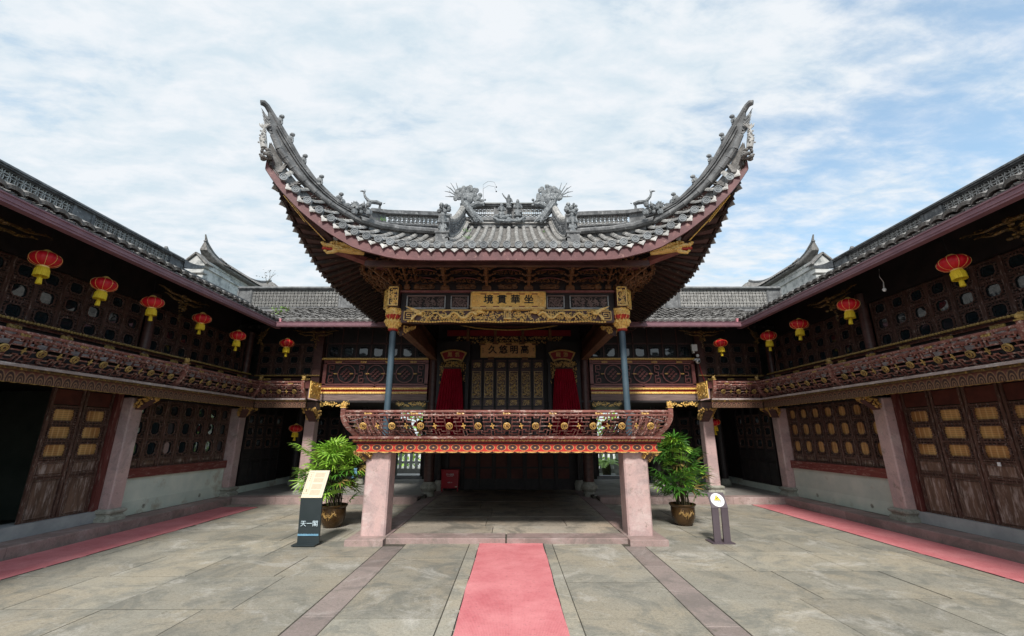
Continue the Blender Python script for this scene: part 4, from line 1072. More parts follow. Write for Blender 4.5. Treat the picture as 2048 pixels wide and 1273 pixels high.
for sx in (-1, 1):
    stone_column(RH, sx * 5.84, 13.08, 3.12, .30)
    MB().box(*sorted((sx * 5.72, sx * 5.98)), 12.98, 13.2, 3.12, 4.9).build('timber_post', M_['wood_dark'], RH)
    xa, xb = 2.46, 5.66
    a, b = sorted((sx * xa, sx * xb)); cx = (a + b) / 2; w = b - a
    RB(a, b, 13.0, 13.2, 2.76, 2.955, 'floor_beam', 'wood_beam')
    RB(a, b, 13.02, 13.18, 2.955, 3.15, 'band_board', 'paint_crimson')
    for z, hh in ((3.11, .05), (2.985, .06)):
        m_ = MB(); m_.box(a, b, 12.99, 13.03, z - hh * .2, z + hh * .5); x = a + .02
        while x < b: m_.ball((x, 12.985, z - hh * .25), .026, 1, .7, 1, 6, 4); x += .05
        m_.build('gilt_moulding', M_['gold'], RH)
    RB(a, b, 13.12, 13.15, 3.15, 4.0, 'panel_backing', 'wood_black')
    fr = MB()
    for (x0, x1, z0, z1) in ((a, b, 3.15, 3.20), (a, b, 3.22, 3.26), (a, b, 3.86, 3.90), (a, b, 3.93, 3.97), (a, a + .10, 3.2, 3.93), (b - .10, b, 3.2, 3.93), (cx - .03, cx + .03, 3.15, 3.24)): fr.box(x0, x1, 13.03, 13.10, z0, z1)
    fr.build('panel_frame', M_['wood_red'], RH)
    bf = big_fret(w - .25, .58).xf(lambda p: p + Vector((cx, 13.06, 3.56))); bf.build('meander_panel', M_['wood_red'], RH)
    for k in range(6): inst(ME_CLIP, 'gilded_block', RH, T((a + w * (k + .8) / 6.6, 13.035, 3.56)) @ Matrix.Scale(.8, 4))
    for k in range(4): inst(ME_CLIP, 'gilded_block', RH, T((a + w * (k + .6) / 4.2, 13.02, 3.915)) @ Matrix.Scale(1.35, 4))
    m_ = MB(); m_.box(a, b, 12.94, 13.1, 4.0, 4.03); x = a
    while x < b: m_.ball((x, 12.93, 3.995), .030, 1, .7, 1, 6, 4); x += .06
    m_.build('gilt_cornice', M_['gold'], RH)
    # windows above: wide lattice panes
    n = 7; pt = w / n
    W2 = pane_meshes(pt - .03, .46, 'wood_black', 'glass')
    for i in range(n):
        o = inst(MB().box(-pt / 2, -pt / 2 + .03, -.02, .02, 0, .95).box(-pt / 2, pt / 2, -.02, .02, .46, .50).mesh('window_frame', M_['wood_dark']), 'window', RH, T((a + pt * (i + .5), 13.12, 4.03)))
        child(W2[0], 'lattice', o, T((0, 0, .23))); child(W2[1], 'pane', o, T((0, 0, .23)))
    RB(a, b, 13.13, 13.18, 4.50, 5.35, 'transom_boards', 'wood_black')
    for sg, ex in ((1, a + .45), (-1, b - .45)):
        inst(ME_SC, 'gilt_corner_bracket', RH, T((ex, 13.03, 2.66)) @ Matrix.Diagonal((sg, 1, 1, 1)))
    # recessed balcony bay in the corner
    c0, c1 = sorted((sx * 5.62, sx * 7.03))
    RB(c0, c1, 12.08, 12.12, 2.49, 2.66, 'frieze_board', 'frieze_b')
    RB(c0, c1, 12.05, 12.13, 2.66, 2.70, 'frieze_moulding', 'gold_eave')
    RB(c0, c1, 12.03, 12.15, 2.70, 2.745, 'fascia_moulding', 'wood_pale')
    RB(c0, c1 if sx < 0 else c1, 12.1, 13.2, 2.70, 2.735, 'balcony_floor', 'wood_black')
    xx0 = -7.0 if sx < 0 else 5.72
    railing(RH, (xx0, 12.14, 2.75), (1, 0, 0), (0, -1, 0), 1.28, H=.34, posts=(0 if sx < 0 else 1, 1 if sx < 0 else 0), cells=3)
    # gilt end panel of the balcony
    me = carving(.62, .42, 60, 31, .010, .02, .3).box(-.34, .34, -.002, .02, -.24, .24)
    me = me.mesh('end_panel', M_['gold'])
    inst(me, 'gilt_end_panel', RH, frame((sx * 5.58, 12.52, 3.0), (0, sx, 0), (sx, 0, 0), (0, 0, 1)) if sx < 0 else frame((sx * 5.58, 12.52, 3.0), (0, 1, 0), (1, 0, 0), (0, 0, 1)))
    inst(ME_BB, 'balcony_bracket', RH, frame((sx * 5.74, 12.98, 2.5), (0, -1, 0), (1, 0, 0), (0, 0, 1)) @ Matrix.Scale(1.5, 4))
    inst(ME_BB, 'balcony_bracket', RH, frame((sx * 7.55, 12.45, 2.5), (-sx * .7071, -.7071, 0), (.7071, -sx * .7071, 0), (0, 0, 1)) @ Matrix.Scale(1.1, 4))
    RB(sx * 5.9, sx * 7.8, 13.10, 13.13, 2.74, 3.44, 'parapet_boarding', 'wood_dark')
    RB(sx * 5.9, sx * 7.7, 13.02, 13.06, 3.12, 3.36, 'bleached_board', 'wood_red')
    RB(sx * 5.7, sx * 7.7, 12.96, 13.16, 3.46, 3.50, 'window_cornice', 'wood_dark')
    m_ = MB(); x = 5.75
    while x < 7.7: m_.ball((sx * x, 12.95, 3.495), .030, 1.1, .7, .8, 6, 4); x += .055
    m_.build('gilt_bead_moulding', M_['gold_wing'], RH)
    for x in (6.1, 6.7, 7.3): inst(ME_CLIP_W, 'gilded_block', RH, T((sx * x, 13.0, 3.385)) @ Matrix.Scale(1.5, 4))
    for i in range(4): put_leaf(UPL, 'window_leaf', RH, T((sx * (5.98 + .225 + .445 * i), 13.16, 3.50)))
    RB(sx * 5.5, sx * 7.9, 13.1, 13.22, 4.51, 5.33, 'eave_beam', 'wood_black')
    RB(sx * 2.4, sx * 7.8, 13.5, 13.55, 2.76, 5.2, 'inner_screen', 'wood_black')
    # ground floor: inner columns, dark panelled partition and doors in the corner recess
    for x, y in ((5.0, 15.2), (7.2, 15.2)):
        MB().tube([(sx * x, y, PLAT + .2), (sx * x, y, 2.7)], .11, 12).build('timber_column', M_['wood_black'], RH, smooth='auto')
        MB().lathe([(.16, 0), (.17, .08), (.14, .16), (.12, .2)], 14, (sx * x, y, PLAT)).build('column_base', M_['col_base'], RH, smooth='auto')
    for i in range(4): put_leaf(DDARK, 'door_leaf', RH, T((sx * (5.35 + .52 * i), 16.2, PLAT + .18)))
    RB(sx * 5.05, sx * 7.2, 16.15, 16.3, PLAT, PLAT + .18, 'threshold', 'grey_stone')
    for i in range(4): put_leaf(DDARK, 'door_leaf', RH, frame((sx * 7.72, 13.25 + .52 * i, PLAT + .18), (0, -sx, 0), (sx, 0, 0), (0, 0, 1)))
    RB(sx * 7.72, sx * 7.85, 12.9, 16.4, PLAT, PLAT + .18, 'threshold', 'teal_stone')
    RB(sx * 7.86, sx * 8.0, 12.9, 17.3, PLAT, 2.7, 'side_wall', 'wood_black')
    # rear wall with a doorway to the garden
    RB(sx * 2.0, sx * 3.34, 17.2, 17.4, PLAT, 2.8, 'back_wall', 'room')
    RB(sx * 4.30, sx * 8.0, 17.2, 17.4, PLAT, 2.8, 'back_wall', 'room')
    RB(sx * 3.3, sx * 4.34, 17.18, 17.42, PLAT - .01, PLAT + .12, 'threshold', 'grey_stone')
    put_leaf(DDARK, 'door_leaf', RH, T((sx * 3.08, 16.9, PLAT + .12)))
    RB(sx * 2.35, sx * 2.8, 16.2, 16.25, PLAT, 2.7, 'panel_wall', 'wood_black')
# lattice suspended frieze under the upper floor and the ceiling
RB(-12, 12, 13.0, 17.4, 2.70, 2.76, 'upper_floor', 'wood_black')
RB(-12, 12, 17.3, 17.5, 2.76, 4.9, 'back_wall', 'room')
RB(-2.3, 2.3, 14.66, 14.74, .08, 1.66, 'partition', 'wood_black')
for k in range(8):
    x = -2.0 + k * 4.0 / 8
    for z0, z1 in ((.78, 1.36), (.42, .72)):
        MB().box(x + .07, x + .43, 14.63, 14.66, z0, z1).build('red_panel', M_['panel_red'], RH)
    RB(x - .04, x + .04, 14.60, 14.66, .1, 1.66, 'partition_stile', 'wood_black')
# roof of the rear hall
YE_, ZE_, YR, ZR = 11.78, 4.80, 14.5, 5.98
sl = math.atan2(ZR - ZE_, YR - YE_)
mb = MB(); P = [(-6.5, YE_, ZE_), (6.5, YE_, ZE_), (9.2, YR, ZR), (-9.2, YR, ZR)]
mb.add(P + [(x, y, z - .05) for x, y, z in P], [(0, 1, 2, 3), (7, 6, 5, 4), (0, 4, 5, 1), (1, 5, 6, 2), (2, 6, 7, 3), (3, 7, 4, 0)]); mb.build('roof_deck', M_['wood_black'], RH)
MB().add([(-9.2, YR, ZR), (9.2, YR, ZR), (12.2, 17.6, 4.7), (-12.2, 17.6, 4.7)], [(0, 1, 2, 3)]).build('rear_roof_slope', M_['tile_dark'], RH)
dn = Vector((0, math.cos(sl), math.sin(sl))); L_ = (YR - YE_) / math.cos(sl)
def valley_field():
    q = random.Random(9); ax = Vector((1, 0, 0)); nz = ax.cross(dn); base = shell(); bow = shell(up=False, rise=.05); mb = MB()
    n = int(15.5 / .205)
    for i in range(-n // 2, n // 2 + 1):
        for j in range(1, int(L_ / .125)):
            for kind, sh in ((0, bow), (1, base)):
                s = (i + .5 * kind) * .205 + q.uniform(-.01, .01); t = j * .125 + q.uniform(-.015, .015)
                lim = 6.45 + t * math.cos(sl)
                if abs(s) > lim: continue
                if abs(s) < 1.9 and t > .3: continue
                o = Vector((0, YE_, ZE_)) + ax * s + dn * t + nz * ((.045 if kind else .012) + .02 + q.uniform(-.005, .014))
                d2 = (dn - nz * (.12 + q.uniform(-.06, .06))).normalized(); a2 = (ax + dn * q.uniform(-.08, .08)).normalized()
                mb.add(sh.v, sh.f[:4], frame(o, a2, d2, a2.cross(d2)))
    return mb
valley_field().build('roof_tiles', M_['tile_mix'] if 'tile_mix' in M_ else M_['tile_dark'], RH, kind='stuff')
x = -6.35
while x < 6.4:
    if abs(x) > 2.6:
        inst(ME_EAVE, 'eave_tile', RH, frame((x, YE_ - .055, ZE_ + .035 + rnd.uniform(-.006, .006)), (1, 0, 0), dn, Vector((1, 0, 0)).cross(dn)) @ RZ(rnd.uniform(-.05, .05)))
    x += .205
gutter_run(RH, (-6.58, 11.65, 4.665), (-2.9, 11.65, 4.665), (0, -1, 0)); gutter_run(RH, (2.9, 11.65, 4.665), (6.58, 11.65, 4.665), (0, -1, 0))
for sx in (-1, 1):
    MB().box(*sorted((sx * 3.22, sx * 3.34)), 11.55, 11.75, 4.79, 4.93).build('rainwater_head', M_['hopper'], RH)
for sx in (-1, 1):
    # low hipped ridge ornament where the stage roof meets the rear roof
    f = MB(); q = random.Random(3)
    for k in range(4): f.tube([(sx * (4.1 - .09 * k - .05 * j), 12.9 - .12 * k + .02 * j, 5.42 - .05 * k + .012 * j * j) for j in range(-4, 5)], .038, 6)
    for k in range(26): f.ball((sx * (4.1 + q.uniform(-.16, .16)), 13.0 + q.uniform(-.1, .1), 5.52 + q.uniform(-.02, .26)), q.uniform(.03, .065), nu=6, nv=4)
    f.build('valley_ornament', M_['ridge_fig'], RH)
    ridge_wall(RH, (sx * 1.9, YR, ZR - .02), (sx * 9.6, YR, ZR - .02), 0, .84, side=-1 if sx > 0 else 1, npan=2, blank=.45)
    for y in (6.9,): pass
    inst(ME_EB[0], 'eave_bracket', RH, T((sx * 5.72, 12.4, 4.72)) @ Matrix.Diagonal((1.05, 1, .7, 1)))
    inst(ME_EB[1], 'eave_bracket', RH, frame((sx * 7.15, 12.15, 4.62), (.7071, sx * .7071, 0), (-sx * .7071, .7071, 0), (0, 0, 1)) @ Matrix.Diagonal((1.0, 1, .8, 1)))
rf = MB(); x = -7.6
while x < 7.7:
    if abs(x) > 2.5: rf.bar((x, YE_ + .02, ZE_ - .09), (x, 13.1, ZE_ - .09 + (13.1 - YE_) * math.tan(sl)), .06, .07)
    x += .26
rf.build('rafters', M_['wood_black'], RH, kind='stuff')

# ================================================================== FIRE-WALL GABLES
def gable(sx):
    root = thing('gable_wall', (sx * 11.0, 15.8, 0), 'white plastered fire wall with upswept dark tile coping rising above the %s rear corner' % ('left' if sx < 0 else 'right'), 'wall', 'white gable walls beyond the roofs')
    y0, y1 = 13.95, 18.0
    def top(t): return 7.62 + .05 * (1 - t)
    pts = [(lerp(y0, y1, k / 16), top(k / 16)) for k in range(17)]
    x0, x1 = sorted((sx * 10.60, sx * 10.95))
    MB().prism([(y0, 0.17)] + pts + [(y1, 0.17)], x0, x1, axis='x').build('wall_body', M_['plaster'], root)
    # stepped mouldings under the coping
    for d, hgt, nm in ((.03, .05, 'moulding'), (.06, .04, 'moulding')):
        mb = MB(); rows = []
        off = .10 if hgt == .05 else .30
        for (y, z) in pts: rows.append([(x0 - d, y, z - off), (x0 - d, y, z - off + hgt), (x1 + d, y, z - off + hgt), (x1 + d, y, z - off)])
        mb.strip(rows, closed=True); mb.f += [(0, 1, 2, 3)]
        mb.build(nm, M_['plaster'], root)
    # near end pilaster with corbels and pediment
    c = MB(); xm = (x0 + x1) / 2; zz = 6.32
    for k in range(5): c.box(xm - .25 - .018 * k, xm + .25 + .018 * k, y0 - .10 - .03 * k, y0 + .05, zz + .20 * k, zz + .12 + .20 * k); c.box(xm - .22, xm + .22, y0 - .08, y0 + .05, zz + .12 + .2 * k, zz + .20 + .2 * k)
    c.prism([(xm - .34, 7.34), (xm + .34, 7.34), (xm + .34, 7.42), (xm, 7.76), (xm - .34, 7.42)], y0 - .24, y0 + .02)
    c.build('end_pilaster', M_['plaster'], root)
    cp = MB()
    for sg in (-1, 1): cp.bar((xm, y0 - .14, 7.83), (xm + sg * .44, y0 - .14, 7.40), .34, .05, up=(0, 0, 1))
    cp.build('pediment_coping', M_['tile_dark'], root)
    # coping: two sloping tile courses and a roll, upswept at both ends
    ext = [(y, z + .10 + (.38 * (1 - k / 4) ** 2 if k < 4 else 0) + (.36 * (1 - (16 - k) / 6) ** 2 if k > 10 else 0)) for k, (y, z) in enumerate(pts)] + [(y1 + .2, top(1) + .58)]
    mb = MB(); rows = []
    for k, (y, z) in enumerate(ext):
        f = lerp(.30, 1.0, min(1, k / 4)); rows.append([(xm, y, z + .25), (xm - .12 * f, y, z + .19), (xm - .42 * f, y, z - .06), (xm - .40 * f, y, z - .10), (xm + .40 * f, y, z - .10), (xm + .42 * f, y, z - .06), (xm + .12 * f, y, z + .19)])
    mb.strip(rows, closed=True); mb.f += [tuple(range(7)), tuple(range(len(mb.v) - 7, len(mb.v)))]
    mb.build('coping', M_['tile_dark'], root)
    tl = MB(); sh = shell(.15, .30, .045)
    for k in range(len(ext) * 2 - 2):
        i, f = divmod(k, 2); (ya, za), (yb, zb) = ext[i], ext[i + 1]; y = lerp(ya, yb, f / 2); z = lerp(za, zb, f / 2)
        if k < 5: continue
        for sg in (-1, 1):
            u = Vector((-sg * .77, 0, .64)); a = Vector((0, 1, (zb - za) / (yb - ya))).normalized()
            n = a.cross(u); n = n if n.z > 0 else -n
            tl.add(sh.v, sh.f, frame((xm + sg * .44, y, z - .04), a, u, n))
    tl.build('coping_tiles', M_['tile_dark'], root, kind='stuff')
    MB().tube([(xm, y, z + .27) for y, z in ext], .06, 6).build('coping_roll', M_['ridge'], root)
    y, z = ext[0]
    MB().tube([(xm, y + .35, z + .02), (xm, y + .08, z + .22), (xm, y - .04, z + .48)], [.08, .055, .02], 6).build('coping_horn', M_['tile_dark'], root)
gable(-1); gable(1)
for sx in (-1, 1):
    o = horn(None, (sx * 10.5, 13.2, 6.75), (0, -1, 0), L=1.1, H=.56, w=.12)
    tag(o, 'dark upswept ridge tip just beyond the %s gallery ridge' % ('left' if sx < 0 else 'right'), 'roof tip', 'ridge tips beyond the galleries')

# ================================================================== GARDEN BEYOND THE DOORWAYS
gd = struct(MB().box(-14, 14, 17.45, 40, -.1, .16).build('garden_paving', M_['concrete']))
for sx in (-1, 1):
    fn = thing('garden_fence', (sx * 4.6, 20.0, .16), 'pale picket fence in the garden seen through the %s doorway' % ('left' if sx < 0 else 'right'), 'fence', 'garden fences')
    a, b = sorted((sx * 3.0, sx * 6.6)); x = a
    while x < b:
        MB().box(x, x + .13, 20.0, 20.04, .30, 1.75).build('picket', M_['fence'], fn); x += .24
    MB().box(a, b, 20.05, 20.10, .55, .65).box(a, b, 20.05, 20.10, 1.45, 1.55).build('fence_rail', M_['fence'], fn)
    MB().box(a, b, 19.9, 20.2, .16, .34).build('fence_footing', M_['platform'], fn)
hed = MB(); q = random.Random(2)
for _ in range(3500):
    p = Vector((q.uniform(-9, 9), q.uniform(21.5, 23.5), q.uniform(.3, 3.6))); a = Vector((q.uniform(-1, 1), q.uniform(-1, 1), q.uniform(-1, 1))).normalized() * .13; b = a.cross(Vector((q.uniform(-1, 1), q.uniform(-1, 1), .3))).normalized() * .07
    hed.add([p - a, p + b, p + a, p - b], [(0, 1, 2, 3)])
o = hed.build('garden_hedge', M_['leaf_light']); tag(o, 'bright green garden hedge behind the pale fences', 'hedge'); o['kind'] = 'stuff'

# ================================================================== STAGE PAVILION
ST = thing('stage_pavilion', (0, 8.0, 0), 'ornate open-air opera stage with a flying-eave roof on two pink stone piers', 'pavilion')
ST_REF['st'] = ST
def SB(x0, x1, y0, y1, z0, z1, name, mat, **kw):
    return MB().box(min(x0, x1), max(x0, x1), y0, y1, z0, z1).build(name, M_[mat], ST, **kw)
ZP = .085
pl = struct(MB().box(-2.40, 2.40, 7.98, 15.2, -.1, ZP - .02).build('stage_plinth', M_['slab_edge'])); OFF[pl] = Vector((0, 0, 0))
xs = [-2.04, -1.0, .95, 2.1]
for x0, x1 in ((-2.04, -.02), (.0, 2.08)):
    MB().slab(x0 + .003, x1 - .003, 7.93, 8.33, -.05, ZP, .008).build('edge_stone', M_['pink_stone2'], pl)
for sx in (-1, 1):
    a, b = sorted((sx * 2.03, sx * 2.66))
    MB().slab(a, b, 7.76, 8.62, -.05, ZP + .012, .008).build('corner_stone', M_['pink_stone2'], pl)
    y = 8.63
    while y < 15.1:
        y1 = min(y + rnd.uniform(1.2, 1.9), 15.2); a, b = sorted((sx * 2.03, sx * 2.41))
        MB().slab(a, b, y + .003, y1 - .003, -.05, ZP + rnd.uniform(-.002, .002), .006).build('edge_stone', M_['pink_stone2'], pl); y = y1
for y0, y1 in ((8.335, 8.95), (8.95, 9.9), (9.9, 11.0), (11.0, 12.1), (12.1, 13.4), (13.4, 15.15)):
    slabrow(-2.02, 2.02, y0, y1, 1.2, 2.1, pl, 'paving_slab', 'slab_stage', ZP)
for sx in (-1, 1):
    c = sx * 2.295
    MB().cbox(c - .215, c + .215, 8.05, 8.47, ZP + .012, 1.50, .028).build('stone_pier', M_['pink_stone'], ST)
    MB().tube([(sx * 2.32, 8.47, 1.66), (sx * 2.32, 8.47, 3.84)], .062, 20).build('steel_column', M_['steel'], ST, smooth='auto')
    MB().tube([(sx * 2.32, 8.47, 2.16), (sx * 2.32, 8.47, 2.19)], .068, 20).build('column_collar', M_['steel'], ST)
    # rear timber columns on drum bases
    MB().tube([(sx * 2.3, 13.12, ZP + .38), (sx * 2.3, 13.12, 4.2)], .145, 18).build('timber_column', M_['wood_dark'], ST, smooth='auto')
    nf = 20
    MB().lathe([(.17, 0), (.17, .10), (.15, .13), (.20, .17), (.235, .22), (.235, .28), (.19, .33), (.16, .36), (.16, .39)], 40, (sx * 2.3, 13.12, ZP), wob=lambda k, j: 1 - (.035 if k % 2 and j in (0, 1, 3, 4, 5) else 0)).build('drum_base', M_['col_base'], ST)
    MB().tube([(sx * 2.22, 14.5, ZP + .3), (sx * 2.22, 14.5, 1.6)], .07, 12).build('timber_column', M_['wood_black'], ST, smooth='auto')
    MB().lathe([(.13, 0), (.15, .1), (.15, .2), (.11, .3)], 16, (sx * 2.22, 14.5, ZP)).build('column_base', M_['col_base'], ST, smooth='auto')
# platform
SB(-2.60, 2.60, 8.0, 13.3, 1.52, 1.66, 'stage_floor', 'wood_black')
for y in (8.55, 9.8, 11.0, 12.2): SB(-2.3, 2.3, y, y + .14, 1.42, 1.52, 'floor_joist', 'wood_dark')
SB(-2.66, 2.66, 7.93, 8.0, 1.475, 1.605, 'red_frieze', 'frieze_s')
sc = MB(); x = -2.66
while x < 2.6: sc.prism([(x, 1.475), (x + .04, 1.46), (x + .10, 1.455), (x + .16, 1.46), (x + .20, 1.475)], 7.93, 7.97); x += .20
sc.build('scalloped_edge', M_['gold_dim'], ST)
SB(-2.67, 2.67, 7.945, 8.0, 1.605, 1.63, 'dark_fillet', 'wood_black')
gb = MB(); gb.prism([(7.905, 1.63), (7.89, 1.64), (7.87, 1.70), (8.0, 1.70), (8.0, 1.63)], -2.72, 2.72, axis='x'); gb.build('crimson_moulding', M_['paint_crimson'], ST)
SB(-2.76, 2.76, 7.80, 8.0, 1.70, 1.735, 'floor_edge', 'wood_rail')
q = random.Random(8); gm = MB(); x = -2.7
while x < 2.7:
    gm.ball((x, 7.88, 1.668), .023, 1.3, .6, .9, 6, 4); gm.ball((x + .06, 7.88, 1.66), .013, 1.8, .6, .7, 5, 3)
    gm.tube([(x + .02 * k, 7.876, 1.668 + .014 * math.sin(k * 2.2)) for k in range(7)], .007, 4); x += .12
gm.build('gilt_flower_band', M_['gold_dim'], ST)
for sx in (-1, 1):
    for z0, z1, w, mt, nm in ((1.475, 1.605, 0, 'paint_red', 'red_frieze'), (1.63, 1.70, .05, 'paint_crimson', 'crimson_moulding'), (1.70, 1.735, .10, 'wood_rail', 'floor_edge')):
        SB(sx * (2.60), sx * (2.66 + w), 8.0, 13.0, z0, z1, nm, mt)
    inst(ME_BB, 'corner_bracket', ST, frame((sx * 2.50, 8.2, 1.47), (sx, 0, 0), (0, sx, 0), (0, 0, 1)) @ Matrix.Scale(.85, 4))
    inst(ME_BB, 'corner_bracket', ST, frame((sx * 2.46, 8.06, 1.47), (sx * .5, -.866, 0), (.866, sx * .5, 0), (0, 0, 1)) @ Matrix.Scale(.55, 4))
railing(ST, (-2.60, 7.86, 1.735), (1, 0, 0), (0, -1, 0), 5.20, H=.345, gap=.075, cells=11, flare=.22)
railing(ST, (-2.66, 8.0, 1.735), (0, 1, 0), (-1, 0, 0), 4.8, H=.345, gap=.075, posts=(0, 0))
railing(ST, (2.66, 8.0, 1.735), (0, 1, 0), (1, 0, 0), 4.8, H=.345, gap=.075, posts=(0, 0))
# guy wires
for sx in (-1, 1):
    o = MB().tube([(sx * 2.34, 8.45, 2.17), (sx * 2.60, 8.2, 2.09), (sx * 2.86, 7.95, 1.98)], .006, 5).build('guy_wire', M_['wire'], ST)

# capitals, carved boxes
for sx in (-1, 1):
    cx, cy = sx * 2.32, 8.45
    pet = lambda k, j: 1 + .07 * math.cos(k * math.pi / 2)
    MB().lathe([(.075, 3.80), (.085, 3.82), (.085, 3.85), (.125, 3.90), (.165, 3.98), (.155, 3.995)], 32, (cx, cy, 0), wob=pet).build('lotus_capital', M_['gold'], ST)
    cb = MB()
    for ring, (r_, z, s_) in enumerate(((.135, 3.92, .034), (.162, 3.975, .036), (.09, 3.86, .024))):
        for k in range(14): a = 2 * math.pi * (k + .5 * ring) / 14; cb.ball((cx + r_ * math.cos(a), cy + r_ * math.sin(a), z), s_, .7, .7, 1.1, 6, 4)
    cb.build('lotus_petals', M_['gold'], ST)
    MB().lathe([(.08, 3.79), (.10, 3.80), (.10, 3.825), (.08, 3.83)], 24, (cx, cy, 0)).build('red_collar', M_['paint_red'], ST)
    MB().lathe([(.12, 3.995), (.135, 4.03), (.165, 4.08), (.155, 4.115), (.15, 4.12)], 32, (cx, cy, 0), wob=pet).build('red_bowl', M_['paint_red'], ST)
    rb = MB()
    for k in range(16): a = 2 * math.pi * k / 16; rb.tube([(cx + (.13 + .035 * t) * math.cos(a + .18 * t), cy + (.13 + .035 * t) * math.sin(a + .18 * t), 4.01 + .10 * t) for t in (0, .33, .66, 1)], .007, 4)
    rb.tube([(cx + .165 * math.cos(k * math.pi / 12), cy + .165 * math.sin(k * math.pi / 12), 4.115) for k in range(25)], .010, 5)
    rb.build('gilt_tracery', M_['gold'], ST)
    gc = MB(); q = random.Random(17)
    for _ in range(46): a = q.uniform(0, 6.28); gc.ball((cx + .15 * math.cos(a), cy + .15 * math.sin(a), q.uniform(4.13, 4.24)), q.uniform(.016, .035), nu=6, nv=4)
    gc.lathe([(.14, 4.12), (.15, 4.16), (.16, 4.24)], 16, (cx, cy, 0)); gc.build('gilt_cloud_ring', M_['gold'], ST)
    # front carved box and the one turned to the corner
    for nm, M in (('carved_box', T((cx - sx * .02, cy - .20, 4.46))), ('carved_box', T((cx + sx * .14, cy - .06, 4.44)) @ RZ(sx * R(52)))):
        o = inst(MB().box(-.105, .105, -.01, .10, -.21, .21).mesh('box', M_['wood_dark']), nm, ST, M)
        child(carving(.155, .35, 42, 41 + sx, .009, .022, .3).mesh('relief', M_['gold']), 'relief', o, T((0, -.012, 0)))
        fr = MB()
        for a in (-.09, .09): fr.box(a - .009, a + .009, -.035, -.01, -.195, .195)
        for a in (-.19, .19): fr.box(-.095, .095, -.035, -.01, a - .009, a + .009)
        child(fr.mesh('rim', M_['gold']), 'gilt_rim', o)
    SB(cx - .12, cx + .12, cy - .12, cy + .12, 4.24, 4.66, 'beam_head', 'wood_dark')

# front beams
SB(-2.16, 2.16, 8.38, 8.52, 3.95, 4.20, 'front_beam', 'wood_dark')
SB(-2.18, 2.18, 8.40, 8.54, 4.20, 4.60, 'upper_beam', 'wood_black')
SB(-2.2, 2.2, 8.34, 8.52, 4.58, 4.62, 'beam_moulding', 'wood_red')
dr = MB(); q = random.Random(23)
yb = 8.36
for sg in (-1, 1):
    # dragon body undulating from near the centre towards the end, head facing the centre
    pts = []; rs = []
    for k in range(36):
        t = k / 35; x = sg * (.62 + 1.0 * t); z = 4.085 + .062 * math.sin(t * 17) * (1 - .2 * t); pts.append((x, yb - .03 - .012 * math.cos(t * 17), z)); rs.append(.034 * (1 - .65 * t))
    dr.tube(pts, rs, 6)
    hx = sg * .56
    dr.ball((hx, yb - .05, 4.16), .06, 1.25, .8, .9, 8, 6); dr.ball((hx - sg * .07, yb - .06, 4.145), .035, 1.3, .8, .8, 6, 4)
    for k in range(7): dr.tube([(hx + sg * .03, yb - .04, 4.17), (hx + sg * .09, yb - .05, 4.17 + .02 * (k - 2)), (hx + sg * (.15 + .01 * k), yb - .04, 4.16 + .03 * (k - 2))], [.010, .008, .003], 4)
    for k in range(10):
        t = k / 9; x = sg * (.7 + .8 * t); dr.tube([(x, yb - .03, 4.08), (x + sg * .05, yb - .05, 4.03 - .01 * (k % 3)), (x + sg * .03, yb - .05, 3.985)], [.016, .012, .006], 4)
    # phoenix at the end
    px_ = sg * 1.78
    dr.ball((px_, yb - .04, 4.12), .05, 1.5, .7, .8, 8, 5); dr.tube([(px_ + sg * .02, yb - .04, 4.13), (px_ - sg * .08, yb - .05, 4.16), (px_ - sg * .12, yb - .06, 4.13)], [.025, .018, .006], 5)
    for k in range(12): dr.tube([(px_ - sg * .01, yb - .04, 4.12 + .004 * k), (px_ + sg * .10, yb - .05, 4.15 + .006 * k), (px_ + sg * (.12 + .015 * k), yb - .04, 4.165 + .010 * k)], [.011, .010, .004], 4)
    for k in range(7): dr.tube([(px_ + sg * .05, yb - .04, 4.10), (px_ + sg * .12, yb - .045, 4.08 - .012 * k), (px_ + sg * .16, yb - .04, 4.03 - .01 * k)], [.010, .008, .004], 4)
dr.build('dragon_carving', M_['gold'], ST)
cv = carving(3.8, .22, 330, 29, .009, .03, .22, .9).xf(lambda p: p + Vector((0, 8.375, 4.075))); cv.build('cloud_carving', M_['gold'], ST)
be = MB(); x = -2.0
while x < 2.0: be.ball((x, 8.36, 3.962 + .008 * math.sin(x * 9)), .022, 1.3, 1, .9, 6, 4); x += .055
be.box(-2.05, 2.05, 8.352, 8.38, 4.195, 4.212); be.build('beaded_edge', M_['gold'], ST)
sh_ = MB()   # little shrine in the middle of the beam
sh_.box(-.085, .085, 8.26, 8.36, 4.17, 4.185); sh_.prism([(-.12, 4.185), (.12, 4.185), (.06, 4.225), (-.06, 4.225)], 8.25, 8.37); sh_.ball((0, 8.31, 4.25), .035, 1, 1, 1.2, 8, 5)
for x in (-.06, .06, -.03, .03): sh_.box(x - .007, x + .007, 8.28, 8.295, 4.02, 4.17)
sh_.ball((0, 8.31, 4.08), .035, 1, 1, 1.5, 8, 5); sh_.box(-.08, .08, 8.27, 8.36, 3.995, 4.02); sh_.build('shrine_carving', M_['gold'], ST)
